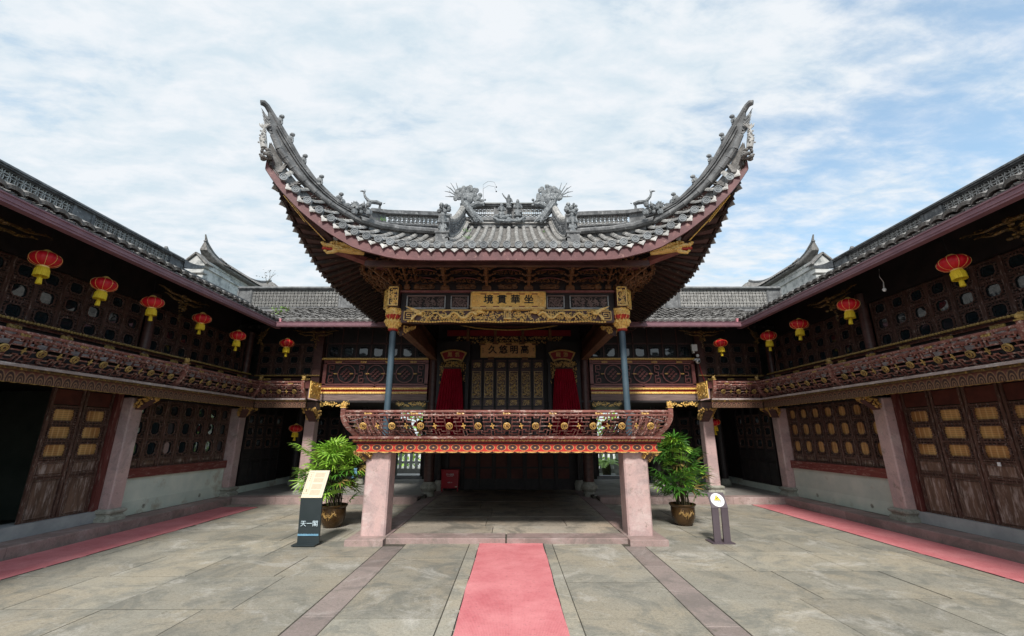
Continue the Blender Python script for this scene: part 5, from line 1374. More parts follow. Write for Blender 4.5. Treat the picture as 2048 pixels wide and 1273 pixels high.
for sg in (-1, 1):
    fr = MB(); c = sg * 1.99
    for (x0, z0, x1, z1) in ((-.1, -.09, .1, -.09), (-.1, .09, .1, .09), (-.1, -.09, -.1, .09), (.1, -.09, .1, .09), (-.05, -.04, .06, -.04), (.06, -.04, .06, .05), (.06, .05, -.05, .05), (-.05, .05, -.05, .0), (-.05, 0, .02, 0)):
        fr.bar((c + x0, 8.36, 4.085 + z0), (c + x1, 8.36, 4.085 + z1), .03, .012, up=(0, 0, 1) if z0 == z1 else (1, 0, 0))
    fr.build('key_pattern_end', M_['gold'], ST)
    for x0, x1 in ((.80, 1.16), (1.27, 2.06)):
        a, b = sorted((sg * x0, sg * x1)); fr = MB(); z0, z1 = 4.235, 4.50
        fr.box(a, b, 8.36, 8.40, z0, z0 + .022).box(a, a + .016, 8.36, 8.40, z0, z1).box(b - .016, b, 8.36, 8.40, z0, z1)
        fr.build('silvered_panel_edge', M_['silver'], ST)
        SB(a, b, 8.36, 8.40, z1, z1 + .02, 'panel_top_edge', 'wood_beam')
        carving(b - a - .06, .21, int(110 * (b - a)), 61 + int(x0 * 9), .008, .02, .2).xf(lambda p, A=(a + b) / 2: p + Vector((A, 8.395, 4.375))).build('relief_panel', M_['wood_beam'], ST)

# plaques (hung pieces, things of their own)
pq = thing('name_board', (0.015, 8.3, 4.21), 'gilded board with four dark characters above the dragon beam', 'plaque')
MB().box(-.73, .76, 8.30, 8.34, 4.24, 4.56).build('board', M_['gold_plaque'], pq)
fr = MB().box(-.74, .77, 8.27, 8.32, 4.535, 4.57).box(-.74, .77, 8.27, 8.32, 4.215, 4.245).box(-.745, -.72, 8.27, 8.32, 4.215, 4.57).box(.75, .775, 8.27, 8.32, 4.215, 4.57)
x = -.72
while x < .74: fr.box(x, x + .02, 8.26, 8.30, 4.185, 4.225); x += .032
fr.build('moulded_frame', M_['gold'], pq)
for sg in (-1, 1): carving(.17, .25, 30, 71 + sg, .007, .014, .2).xf(lambda p: p + Vector((.015 + sg * .63, 8.298, 4.39))).build('corner_relief', M_['gold'], pq)
rd = MB()
for z in (4.262, 4.525):
    for k in range(5): rd.box(-.55 + .26 * k, -.43 + .26 * k, 8.293, 8.30, z - .008, z + .008)
rd.build('red_dashes', M_['paint_crimson'], pq)
for i, ch in enumerate('境貫華坐'): letters(ch, .20, M_['char'], 'character', pq, T((-.385 + .272 * i, 8.295, 4.40)) @ FRONT, .006, .018)
pq2 = thing('name_board', (-.03, 12.85, 4.03), 'bronze-gold board with four bold black characters over the stage doors', 'plaque')
MB().box(-.85, .79, 12.86, 12.90, 4.03, 4.48).build('board', M_['bronze_plaque'], pq2)
carving(1.5, .40, 150, 77, .006, .008, .2).xf(lambda p: p + Vector((-.03, 12.862, 4.255))).build('cloud_relief', M_['bronze_plaque'], pq2)
fr = MB().box(-.86, .80, 12.84, 12.87, 4.46, 4.485).box(-.86, .80, 12.84, 12.87, 4.025, 4.05).box(-.865, -.84, 12.84, 12.87, 4.025, 4.485).box(.78, .805, 12.84, 12.87, 4.025, 4.485); fr.build('frame', M_['gold_dim'], pq2)
for i, ch in enumerate('久悠明高'): letters(ch, .27, M_['char'], 'character', pq2, T((-.50 + .325 * i, 12.835, 4.25)) @ FRONT, .012, .016)
for x, s in ((-.79, '辛丑年'), (.74, '歲次')):
    for i, ch in enumerate(s): letters(ch, .05, M_['char'], 'small_character', pq2, T((x, 12.845, 4.30 - .06 * i)) @ FRONT)
for x in (-.55, .48): MB().box(x - .09, x + .09, 12.82, 12.88, 3.96, 4.03).build('support_block', M_['wood_brown'], pq2)
def fan(cx, chars, label):
    r = thing('fan_board', (cx, 12.55, 4.0), label, 'plaque', 'fan-shaped boards over the curtains')
    z = 3.3; R1, R2 = .62, .90; a0 = R(24)
    def arc(Ra, Rb, y0, y1, e=0):
        mb = MB(); rows = []
        for k in range(13):
            a = lerp(-a0 - e, a0 + e, k / 12); p = [(cx + math.sin(a) * r_ * 1.0, z + math.cos(a) * r_) for r_ in (Ra, Rb)]
            rows.append([(p[0][0], y0, p[0][1]), (p[1][0], y0, p[1][1]), (p[1][0], y1, p[1][1]), (p[0][0], y1, p[0][1])])
        mb.strip(rows, closed=True); mb.f += [(0, 1, 2, 3), tuple(range(len(mb.v) - 4, len(mb.v)))]
        return mb
    arc(R1 + .02, R2 - .02, 12.57, 12.60).build('field', M_['paint_crimson'], r)
    b = arc(R2 - .03, R2 + .01, 12.53, 12.60, .03); c = arc(R1 - .01, R1 + .03, 12.53, 12.60, .03)
    b.v += []; k = len(b.v); b.v += c.v; b.f += [tuple(i + k for i in f) for f in c.f]
    for sg in (-1, 1): b.bar((cx + sg * math.sin(a0) * R1, 12.56, z + math.cos(a0) * R1), (cx + sg * math.sin(a0 + .02) * R2, 12.56, z + math.cos(a0) * R2), .06, .035)
    b.build('gilt_rim', M_['gold_dim'], r)
    for i, ch in enumerate(chars): letters(ch, .15, M_['goldchar'], 'character', r, T((cx - .11 + .22 * i, 12.562, z + .755)) @ FRONT, .004, .0)
fan(-1.64, '鳳翥', 'crimson fan-shaped board with two gold characters over the left curtain')
fan(1.57, '龍游', 'crimson fan-shaped board with two gold characters over the right curtain')

# rear wall of the stage with carved door leaves
SB(-2.25, 2.25, 13.05, 13.15, 1.66, 5.2, 'rear_screen', 'wood_black')
tallm = carving(.22, .76, 120, 81, .0065, .02, .35)
for (a_, b_, c_, d_) in ((-.125, .125, -.39, -.378), (-.125, .125, .378, .39), (-.125, -.113, -.39, .39), (.113, .125, -.39, .39)): tallm.box(a_, b_, -.012, .01, c_, d_)
tallm = tallm.mesh('tall_relief', M_['gold_dim'])
sqm = carving(.2, .15, 26, 83, .008, .02, .3).mesh('small_relief', M_['gold_dim'])
for k in range(6):
    x = -.98 + .372 * k
    o = inst(MB().box(-.17, .17, 12.98 - 12.98, .05, 1.66, 3.98).mesh('leaf', M_['wood_dark']), 'carved_door_leaf', ST, T((x, 12.98, 0)))
    child(tallm, 'tall_relief', o, T((0, -.013, 3.235)))
    for z in (3.81, 2.69, 2.36): child(sqm, 'small_relief', o, T((0, -.002, z)))
    st = MB()
    for a in (-.165, .165): st.box(a - .012, a + .012, -.02, 0, 1.66, 3.98)
    for z in (3.72, 3.90, 2.80, 2.58): st.box(-.16, .16, -.018, 0, z - .01, z + .01)
    child(st.mesh('stiles', M_['wood_black']), 'stiles', o)
for sg, cx in ((-1, -1.66), (1, 1.62)):
    # curtain doorways with gilt spandrels
    for a in (-.42, .42): SB(cx + a - .05, cx + a + .05, 12.66, 12.78, 1.66, 3.95, 'doorway_post', 'wood_black')
    cvm = MB(); q = random.Random(90 + sg)
    for kk in range(230):
        x = q.uniform(-.38, .38); zt = 3.86; lo = 3.62 - .55 * max(0, (abs(x) - .22) / .16) ** 1.3
        z = q.uniform(lo, zt)
        if q.random() < .5: cvm.ball((cx + x, 12.63, z), q.uniform(.012, .024), nu=5, nv=3)
        else:
            a0 = q.uniform(0, 6); r0 = q.uniform(.02, .035); cvm.tube([(cx + x + r0 * math.cos(a0 + u) * (1 - u / 6), 12.63 - .004 * u, z + r0 * math.sin(a0 + u) * (1 - u / 6)) for u in range(5)], .007, 4, up=(0, 1, 0))
    cvm.build('gilt_spandrel', M_['gold_dim'], ST)
    SB(cx - .5, cx + .5, 12.70, 12.76, 3.86, 4.5, 'doorway_head', 'wood_black')
    r = thing('stage_curtain', (cx, 12.5, 1.66), 'gathered crimson velvet curtain in the %s stage doorway' % ('left' if sg < 0 else 'right'), 'curtain', 'crimson curtains on the stage')
    rows = []; nx = 70
    for j in range(16):
        t = j / 15; z = lerp(3.66, 1.70, t); w = lerp(.24, .46, t ** .7) * 1.0; amp = lerp(.012, .045, t)
        lean = sg * .06 * t
        rows.append([(cx + lean + lerp(-w, w, k / nx), 12.56 - .05 * t + amp * math.sin(k / nx * 2 * math.pi * 10 + .6 * math.sin(t * 4 + k * .1)), z) for k in range(nx + 1)])
    MB().strip(rows).build('velvet_drape', M_['velvet'], r, smooth=True)
    MB().box(cx - .26, cx + .26, 12.54, 12.60, 3.64, 3.68).build('curtain_rail', M_['wood_black'], r)
# side beams, ceiling and coffer rings
for sx in (-1, 1):
    MB().bar((sx * 2.3, 8.55, 4.04), (sx * 2.3, 13.1, 4.10), .20, .24).build('side_beam', M_['wood_side'], ST)
    MB().bar((sx * 2.3, 8.55, 4.36), (sx * 2.3, 13.1, 4.40), .10, .34).build('side_upper_beam', M_['wood_side'], ST)
    carving(4.2, .26, 260, 51, .009, .02, .3).xf(lambda p: Vector((sx * (2.235 + 0), 10.8 + p.x, 4.36 + p.z)) if True else p).build('side_relief', M_['wood_brown'], ST)
    inst(ME_BB, 'inner_bracket', ST, frame((sx * 2.2, 8.62, 3.95), (-sx * .7071, .7071, 0), (.7071, sx * .7071, 0), (0, 0, 1)) @ Matrix.Scale(.9, 4))
    inst(ME_EB[1], 'inner_bracket', ST, frame((sx * 1.75, 12.75, 4.1), (1, 0, 0), (0, 1, 0), (0, 0, 1)) @ Matrix.Scale(.8, 4))
SB(-2.4, 2.4, 8.5, 13.2, 5.30, 5.36, 'stage_ceiling', 'wood_black')
for r_, z, nm, mt in ((2.0, 4.86, 'coffer_ring', 'gold_dim'), (1.95, 4.95, 'coffer_ring', 'panel_red'), (1.75, 5.03, 'coffer_ring', 'wood_brown'), (1.45, 5.13, 'coffer_ring', 'gold_dim'), (1.1, 5.22, 'coffer_ring', 'wood_brown')):
    mb = MB(); pts = [(r_ * math.cos(a * math.pi / 24), 10.75 + r_ * math.sin(a * math.pi / 24), z) for a in range(49)]
    mb.tube(pts, .022 if mt == 'gold_dim' else .05, 5, cap=False); mb.build(nm, M_[mt], ST)
SB(-1.9, 1.9, 12.86, 12.92, 4.70, 4.88, 'red_band', 'paint_crimson')
for z, s in ((4.62, 95), (4.50, 97)):
    carving(3.4, .09, 150, s, .008, .03, .4, .7).xf(lambda p: p + Vector((0, 12.82, z))).build('carved_band', M_['gold_dim'], ST)
for x in (-1.25, -.42, .42, 1.25):
    MB().box(x - .04, x + .04, 12.72, 12.86, 4.45, 4.9).build('bracket_block', M_['wood_brown'], ST)
for k in range(9):
    SB(-1.7 + .4 * k, -1.52 + .4 * k, 12.74, 12.82, 4.40 + .02 * (k % 2), 4.44 + .02 * (k % 2), 'bearing_block', 'wood_brown')

# ------------------------------------------------------------------ the flying roof
RF = bpy.data.objects.new('roof', None); col.objects.link(RF); RF.parent = ST; OFF[RF] = OFF[ST]
ZT = [(0, 5.0), (1.46, 4.99), (1.88, 5.0), (2.08, 5.03), (2.29, 5.08), (2.47, 5.12), (2.70, 5.2), (2.88, 5.3), (3.06, 5.4), (3.23, 5.51), (3.41, 5.65), (3.58, 5.78), (3.72, 5.92), (3.88, 6.08), (4.05, 6.28), (4.2, 6.5)]
def ze(u): return interp(ZT, min(abs(u), 4.2))
def fe(x): return Vector((x, 7.0 - .5 * (abs(x) / 4.2) ** 3, ze(x)))           # front eave, tile centre line
YC = 11.0
def se(y, sx):                                                               # side eave
    s = max(0.0, (YC - y) / 4.5); u = s * 4.2
    return Vector((sx * (3.75 + .45 * s ** 3), y, ze(u)))
HIP = [(1.3, 9.6, 6.45), (1.68, 9.19, 6.30), (2.52, 8.29, 5.92), (2.95, 7.82, 5.83), (3.34, 7.40, 5.93), (3.67, 7.05, 6.13), (3.90, 6.79, 6.37), (4.07, 6.61, 6.60), (4.17, 6.51, 6.85)]
HIPT = [(1.3, 9.6, 6.98), (1.76, 9.10, 6.80), (2.59, 8.21, 6.34), (3.16, 7.59, 6.09), (3.38, 7.35, 6.19), (3.63, 7.09, 6.40), (3.84, 6.86, 6.68), (4.02, 6.66, 7.01), (4.19, 6.49, 7.30), (4.36, 6.30, 7.52)]
def hy(x): return interp([(h[0], h[1]) for h in HIP], x)
def hz(x): return interp([(h[0], h[2]) for h in HIP], x)
def hzy(y): return interp([(h[1], h[2]) for h in HIP[::-1]], y)
def hx(y): return interp([(h[1], h[0]) for h in HIP[::-1]], y)
def front_curve(x):
    e = fe(x)
    tp = Vector((x, YC, 7.42)) if abs(x) < 1.3 else Vector((x, hy(abs(x)), hz(abs(x)) - .04))
    return e, tp
def on(e, tp, t):
    L = (tp - e).length; p = e.lerp(tp, t); p.z -= .055 * L * 4 * t * (1 - t) * .55; return p
def side_curve(y, sx):
    e = se(y, sx)
    tp = Vector((sx * 1.32, y, 6.45 + .10)) if y > 9.6 else Vector((sx * hx(y), y, hzy(y) - .04))
    return e, tp
# deck under the tiles
def deck(curves, name, off, mat, n=10):
    rows = [[on(e, t, k / n) + Vector((0, 0, off)) for k in range(n + 1)] for e, t in curves]
    rows2 = [[p - Vector((0, 0, .05)) for p in r_] for r_ in rows]
    mb = MB().strip(rows).strip(rows2)
    return mb.build(name, M_[mat], RF)
XSX = [k * .2 - 4.2 for k in range(43)]
deck([front_curve(x) for x in XSX], 'tile_bed', -.055, 'tile_dark')
for sx in (-1, 1):
    deck([side_curve(6.5 + k * .25, sx) for k in range(31)], 'tile_bed', -.055, 'tile_dark')
MB().add([(-1.3, YC, 7.42), (1.3, YC, 7.42), (1.3, 14.3, 5.9), (-1.3, 14.3, 5.9)], [(0, 1, 2, 3)]).build('rear_slope', M_['tile_dark'], RF)
for sx in (-1, 1):
    MB().add([(sx * 1.3, 9.6, 6.4), (sx * 1.3, YC, 7.4), (sx * 1.3, 12.6, 6.4), (sx * 1.3, 9.6, 5.6), (sx * 1.3, 12.6, 5.6)], [(0, 1, 2), (0, 2, 4, 3)]).build('gable_board', M_['wood_dark'], RF)
# pan tiles between the rows: small stepped plates
pan = MB()
for i in range(42):
    x = (i - 20.5) * .205
    if abs(x) > 4.1: continue
    e, tp = front_curve(x); L = (tp - e).length; n = max(1, int(L / .10))
    for j in range(n):
        a, b = on(e, tp, j / n), on(e, tp, min((j + 1.6) / n, 1)); a = a + Vector((0, 0, -.012 + rnd.uniform(-.003, .003))); b = b + Vector((0, 0, -.042))
        pan.add([a + Vector((-.07, 0, .016)), a + Vector((0, 0, -.002)), a + Vector((.07, 0, .016)), b + Vector((.07, 0, .012)), b, b + Vector((-.07, 0, .012)), a + Vector((-.07, 0, -.004)), a + Vector((0, 0, -.022)), a + Vector((.07, 0, -.004))], [(0, 1, 4, 5), (1, 2, 3, 4), (0, 6, 7, 1), (1, 7, 8, 2)])
pan.build('pan_tiles', M_['tile_dark'], RF, kind='stuff')
# cover tiles, single pieces
def half_pipe(l=.25, r=.056, n=7):
    mb = MB(); rows = []
    for (yy, k) in ((0, 1.06), (.018, 1.06), (.022, 1.0), (l, .93)):
        rows.append([(math.cos(math.pi * i / (n - 1)) * r * k, yy, math.sin(math.pi * i / (n - 1)) * r * k) for i in range(n)])
    mb.strip(rows); mb.f.append(tuple(range(n - 1, -1, -1)))
    return mb
HP = half_pipe(); ME_CT = HP.mesh('cover_tile', M_['tile'], smooth='auto')
places = []; side_pl = []
def row_tiles(e, tp, perp, store, step=.225):
    L = (tp - e).length; n = max(1, int(L / step + .6))
    for j in range(n):
        a, b = on(e, tp, j / n), on(e, tp, min(1, (j + 1) / n)); d = (b - a)
        if d.length < 1e-4: continue
        d.normalize(); x = Vector(perp); x = (x - d * x.dot(d)).normalized(); z = x.cross(d)
        if z.z < 0: x = -x; z = -z
        store.append((j, frame(a + z * .0, x, d, z) @ Matrix.Diagonal((1 * rnd.uniform(.95, 1.05), (b - a).length / .25 * 1.05, 1, 1)) @ RZ(rnd.uniform(-.02, .02))))
for i in range(-20, 21):
    x = i * .205
    if abs(x) < 4.08: e, tp = front_curve(x); row_tiles(e, tp, (1, 0, 0), places)
for sx in (-1, 1):
    y = 6.72
    while y < 12.7: e, tp = side_curve(y, sx); row_tiles(e, tp, (0, 1, 0), side_pl); y += .205
places.sort(key=lambda t: t[0])
for j, M in places[:295]: inst(ME_CT, 'cover_tile', RF, M)
st_ = MB()
for j, M in places[295:] + side_pl: st_.add(HP.v, HP.f, M)
st_.build('cover_tiles', M_['tile'], RF, kind='stuff')
# tile ends: round discs, knobs behind them, pointed drip tiles
def disc_mesh():
    mb = MB(); M = RX(R(90))
    mb.lathe([(.060, -.09), (.068, -.06), (.070, .004), (.068, .014), (.057, .014), (.053, .002), (.038, .003), (.035, .012), (.026, .012), (.023, .002), (.010, .004), (.0, .010)], 18, M=M)
    return mb
ME_DISC = disc_mesh().mesh('tile_end', M_['tile_disc'])
ME_KNOB = MB().ball((0, .07, .075), .026, 1.1, .9, .9, 8, 5).mesh('knob', M_['ridge'])
dp = MB(); dpo = [(-.070, .035), (-.04, .01), (0, .0), (.04, .01), (.070, .035), (.062, -.012), (.032, -.038), (0, -.078), (-.032, -.038), (-.062, -.012)]
dp.prism(dpo, -.008, .008); dp.prism([(x * .6, z * .6 - .008) for x, z in dpo], -.012, -.006)
ME_DRIP = dp.mesh('drip_tile', M_['tile_pale'])
for i in range(-19, 20):
    x = i * .205; e = fe(x); tx = (fe(x + .02) - fe(x - .02)).normalized(); outd = Vector((tx.y, -tx.x, 0)).normalized()
    lean = x / 4.2 * .25
    Mx = frame(e + outd * .035, Vector((outd.y * -1, outd.x, 0)), -outd, (0, 0, 1))
    inst(ME_DISC, 'tile_end', RF, Mx @ RZ(rnd.uniform(-.06, .06))); inst(ME_KNOB, 'tile_knob', RF, Mx)
    x2 = x + .1025
    if x2 < 4.0:
        e = fe(x2); tx = (fe(x2 + .02) - fe(x2 - .02)).normalized(); od = Vector((tx.y, -tx.x, 0)).normalized()
        inst(ME_DRIP, 'drip_tile', RF, frame(e + od * .005 + Vector((0, 0, -.068)), tx, -od, tx.cross(-od)) @ RX(-.40 + rnd.uniform(-.08, .08)) @ RY(rnd.uniform(-.06, .06)) @ Matrix.Scale(1.2, 4))
for sx in (-1, 1):
    y = 6.72
    while y < 12.6:
        e = se(y, sx); t = (se(y + .02, sx) - se(y - .02, sx)).normalized(); outd = Vector((sx, 0, 0))
        inst(ME_DISC, 'tile_end', RF, frame(e + outd * .01, (0, -sx, 0) if False else (0, sx, 0), (-sx, 0, 0), (0, 0, 1)))
        y2 = y + .1025; e = se(y2, sx); t = (se(y2 + .02, sx) - se(y2 - .02, sx)).normalized()
        fx = Vector((0, -1, 0)) * -sx; inst(ME_DRIP, 'drip_tile', RF, frame(e + outd * .015 + Vector((0, 0, -.05)), t * sx, Vector((-sx, 0, 0)), (t * sx).cross(Vector((-sx, 0, 0)))) @ RX(-.6) @ Matrix.Scale(1.42, 4)); y += .205
# eave boards: front and sides
def board(curve, name, out):
    rows = []
    for p, o in curve:
        rows.append([p + o * .0 + Vector((0, 0, -.07)), p + o * .0 + Vector((0, 0, -.275)), p - o * .05 + Vector((0, 0, -.275)), p - o * .05 + Vector((0, 0, -.07))])
    mb = MB().strip(rows, closed=True); n = len(mb.v); mb.f += [(0, 1, 2, 3), (n - 4, n - 3, n - 2, n - 1)]
    return mb.build(name, M_['eave_board'], RF)
M_['rafter'] = pmat('rafter_wood', (0.022, 0.015, 0.013), (0.060, 0.034, 0.026), 8, .5, .6, c3=(0.20, 0.13, 0.10), c3amt=.25)
cv_ = []
for k in range(85):
    x = -4.2 + k * .1; tx = (fe(min(x + .02, 4.2)) - fe(max(x - .02, -4.2))).normalized(); cv_.append((fe(x) + Vector((0, .01, 0)), Vector((tx.y, -tx.x, 0)).normalized()))
board(cv_, 'eave_board', None)
for sx in (-1, 1):
    rows = []
    for k in range(62):
        p = se(6.5 + k * .1, sx) - Vector((sx * .05, 0, 0)); rows.append([p + Vector((0, 0, -.06)), p + Vector((0, 0, -.20)), p + Vector((-sx * .06, 0, -.22)), p + Vector((-sx * .06, 0, -.06))])
    MB().strip(rows, closed=True).build('side_eave_board', M_['rafter'], RF)
# soffit boards and rafters
IN = (2.35, 8.40, 5.55)
def soff_front(x): return fe(x) + Vector((0, .05, -.20)), Vector((max(-IN[0], min(IN[0], x)), IN[1], IN[2]))
def soff_side(y, sx): return se(y, sx) + Vector((-sx * .05, 0, -.20)), Vector((sx * IN[0], max(IN[1], y), IN[2]))
MB().strip([list(soff_front(x)) for x in XSX]).build('soffit_boards', M_['wood_dark'], RF)
for sx in (-1, 1): MB().strip([list(soff_side(6.5 + k * .25, sx)) for k in range(31)]).build('soffit_boards', M_['wood_dark'], RF)
for i in range(-22, 23):
    x = i * .185
    if abs(x) > 4.1: continue
    a, b = soff_front(x); MB().bar(a + Vector((0, 0, -.035)), b + Vector((0, 0, -.035)), .06, .06).build('rafter', M_['rafter'], RF)
for sx in (-1, 1):
    y = 6.65
    while y < 12.6:
        a, b = soff_side(y, sx); MB().bar(a + Vector((0, 0, -.035)), b + Vector((0, 0, -.035)), .06, .06).build('rafter', M_['rafter'], RF); y += .185
    # corner beam with gilt stripes and dragon head
    c0 = Vector((sx * 2.4, 8.35, 5.05)); c1 = Vector((sx * 3.25, 7.42, 5.12)); c2 = Vector((sx * 4.12, 6.58, 6.22))
    MB().tube([c0, c1], [.10, .09], 6).build('corner_beam', M_['wood_red'], RF)
    MB().tube([c1 + Vector((0, 0, .16)), lerp(c1, c2, .5) + Vector((0, 0, -.02)), c2], [.085, .08, .05], 6).build('flying_corner_beam', M_['wood_dark'], RF)
    g = MB(); l1 = [Vector((sx * 3.36, 7.36, 5.24)), Vector((sx * 3.62, 7.06, 5.50)), Vector((sx * 3.90, 6.76, 5.86))]
    g.tube([p + Vector((0, -.09, -.02)) for p in l1], .011, 5); g.tube([p + Vector((sx * .0, -.09, -.06)) for p in l1[1:]] , .009, 5); g.build('gilt_stripe', M_['gold'], RF)
    for kx, ky in ((3.16, 7.36), (2.98, 7.44)):
        MB().lathe([(.05, 0), (.055, .02), (.0, .028)], 14, M=frame((sx * kx, ky - .08, 5.27), (1, 0, 0), (0, 0, 1), (0, -1, 0))).build('rafter_end', M_['tile_pale'], RF)
    d = MB(); H0 = Vector((sx * 3.12, 7.34, 5.10))
    def hd(x, y, z): return H0 + Vector((sx * x, y, z))
    d.tube([hd(-.42, .16, -.02), hd(-.2, .06, 0), hd(0, 0, .02), hd(.10, -.02, .02)], [.05, .085, .09, .07], 8, flat=1.0)
    d.tube([hd(.06, -.02, .04), hd(.16, -.03, .045), hd(.26, -.03, .05), hd(.31, -.03, .075)], [.055, .042, .034, .016], 8)
    d.tube([hd(.02, -.02, -.04), hd(.10, -.03, -.085), hd(.20, -.03, -.10), hd(.24, -.03, -.07)], [.045, .035, .030, .012], 8)
    for k in range(9): d.tube([hd(-.02 - .03 * k, -.07, .05 - .01 * k), hd(-.12 - .03 * k, -.09, .06 - .016 * k), hd(-.22 - .035 * k, -.07, .07 - .02 * k)], [.018, .014, .004], 5)
    for zz in (-.05, -.02, .02): d.tube([hd(-.05, -.08, zz), hd(-.2, -.08, zz - .02), hd(-.36, .0, zz - .04)], [.014, .012, .004], 5)
    d.ball(hd(.08, -.075, .055), .026, nu=8, nv=5)
    qd = random.Random(6)
    for k in range(30): tt = qd.random(); d.ball(hd(-.40 + .5 * tt, -.07 - .03 * tt, qd.uniform(-.07, .09)), qd.uniform(.018, .034), 1.4, .7, .8, 6, 4)
    for bx, bz, br in ((.06, .10, .035), (.12, .085, .028), (.29, .085, .030), (.25, .065, .028), (.22, -.075, .026)): d.ball(hd(bx, -.06, bz), br, 1.2, .8, .9, 7, 5)
    for k in range(4): d.tube([hd(.10 + .05 * k, -.06, .01), hd(.105 + .05 * k, -.065, -.018)], [.008, .002], 4)
    d.build('dragon_head', M_['gold'], RF, smooth='auto')
    MB().tube([hd(.06, -.02, -.02), hd(.18, -.02, -.025), hd(.29, -.02, .0)], [.03, .028, .03], 6).build('dragon_tongue', M_['paint_red'], RF)
    MB().ball(hd(.085, -.10, .055), .012, nu=8, nv=5).build('dragon_eye', M_['char'], RF)

# bracket sets between beam and eave
BK = bpy.data.objects.new('bracket_tier', None); col.objects.link(BK); BK.parent = ST; OFF[BK] = OFF[ST]
def bracket_mesh(seed, lo=0.0):
    mb = MB()
    mb.box(-.09, .09, -.06, .08, .02, .09); mb.box(-.07, .07, -.05, .06, .09, .12)
    for k in range(4):
        y = -.02 - .165 * k; z = .13 + .072 * k
        # curved arm stepping forward
        mb.tube([(0, y + .14, z - .03), (0, y, z - .02), (0, y - .10, z + .03), (0, y - .15, z + .10)], [.032, .034, .030, .022], 6)
        mb.box(-.05, .05, y - .20, y - .10, z + .085, z + .125)
        w = .15 + .022 * k
        for sg in (-1, 1):
            mb.tube([(0, y - .12, z + .05), (sg * w * .55, y - .12, z + .045), (sg * w, y - .12, z + .09)], [.024, .022, .016], 5)
            mb.box(sg * w - .03, sg * w + .03, y - .16, y - .08, z + .09, z + .115)
            mb.ball((sg * w * .45, y - .16, z + .02), .024, nu=6, nv=4); mb.ball((sg * (w + .01), y - .16, z + .06), .018, nu=6, nv=4)
    return mb.mesh('bracket_set', M_['wood_brown'])
ME_BS = bracket_mesh(1)
Z0 = 4.60
for x in (-1.28, -.43, .43, 1.28): inst(ME_BS, 'bracket_set', BK, T((x, 8.36, Z0)))
for sx in (-1, 1):
    for k, (a, bx, by) in enumerate(((0, 1.86, 8.36), (0, 2.06, 8.36), (14, 2.24, 8.34), (45, 2.34, 8.34), (76, 2.36, 8.44), (90, 2.38, 8.64), (90, 2.38, 8.86))):
        inst(ME_BS, 'bracket_set', BK, T((sx * bx, by, Z0 + .02)) @ RZ(sx * R(a)) @ Matrix.Diagonal((.62, 1, 1, 1)))
    for y in (9.3, 10.15, 11.0, 11.85): inst(ME_BS, 'bracket_set', BK, T((sx * 2.38, y, Z0)) @ RZ(sx * R(90)))
    SB(sx * 2.28, sx * 2.42, 8.6, 13.1, 4.5, 4.62, 'side_plate', 'wood_brown')
    SB(sx * 2.20, sx * 2.26, 8.6, 13.1, 4.6, 5.5, 'side_backing', 'wood_black')
# arched carved panels between the sets, in tiers stepping forward
def arch_panel(w, h):
    mb = MB(); rows = []
    for k in range(13):
        t = -1 + 2 * k / 12; z1 = h * (1 - .45 * t * t); z0 = .0 - .02 * (1 - t * t) + .04 * abs(t)
        rows.append([(t * w / 2, 0, z0), (t * w / 2, 0, z1), (t * w / 2, .02, z1), (t * w / 2, .02, z0)])
    mb.strip(rows, closed=True)
    return mb.mesh('arch_panel', M_['wood_black'])
def arch_edge(w, h):
    mb = MB()
    mb.tube([((-1 + 2 * k / 12) * w / 2, -.01, h * (1 - .45 * (-1 + 2 * k / 12) ** 2)) for k in range(13)], .011, 5); return mb.mesh('arch_edge', M_['wood_red'])
AP, AE = arch_panel(.58, .13), arch_edge(.58, .13)
ACV = [carving(.50, .085, 40, 120 + s, .008, .02, .4, .55).mesh('arch_relief', M_['wood_brown']) for s in range(2)]
tri = carving(.34, .20, 60, 130, .009, .02, .3).mesh('pendant_relief', M_['wood_brown'])
for i, x in enumerate((-1.70, -.855, 0, .855, 1.70)):
    for k, (y, z) in enumerate(((8.20, 4.72), (8.02, 4.83), (7.82, 4.93))):
        o = inst(AP, 'arch_panel', BK, T((x, y, z)) @ RX(-.25)); child(AE, 'arch_edge', o); child(ACV[(i + k) % 2], 'relief', o, T((0, -.01, .055)))
    inst(tri, 'pendant_relief', BK, T((x, 8.33, 4.70)) @ Matrix.Diagonal((1.2, 1, .6, 1)))
    for k in range(4): inst(ME_CLIP, 'bearing_block', BK, T((x - .27 + .18 * k, 8.28 - .05 * (k % 2), 4.80)) @ Matrix.Scale(.5, 4))
SB(-2.3, 2.3, 8.40, 8.46, 4.62, 5.5, 'bracket_backing', 'wood_black')
for y, z in ((7.30, 4.90),):
    MB().box(-2.6, 2.6, y, y + .09, z - .16, z - .06).build('eave_purlin', M_['wood_dark'], BK)

# ridges and figures of the stage roof
def tube_ridge(pts, r, name, mat='tile'):
    """roll of short clay pipes along a line"""
    mb = MB(); L = 0
    out = []
    for a, b in zip(pts, pts[1:]):
        n = max(1, round((b - a).length / .24))
        for k in range(n): out.append((a.lerp(b, k / n), a.lerp(b, (k + 1) / n)))
    for a, b in out: mb.tube([a, a.lerp(b, .06), a.lerp(b, .08), b], [r * 1.07, r * 1.07, r, r * .97], 8, cap=False)
    return mb.build(name, M_[mat], RF, smooth='auto')
MRa, MRb = Vector((-1.22, YC, 7.42)), Vector((1.22, YC, 7.42))
MB().box(-1.32, 1.32, YC - .10, YC + .10, 7.36, 7.62).build('ridge_base', M_['ridge'], RF)
tube_ridge([Vector((-1.3, YC - .11, 7.60)), Vector((0, YC - .11, 7.55)), Vector((1.3, YC - .11, 7.60))], .075, 'ridge_roll', 'ridge')
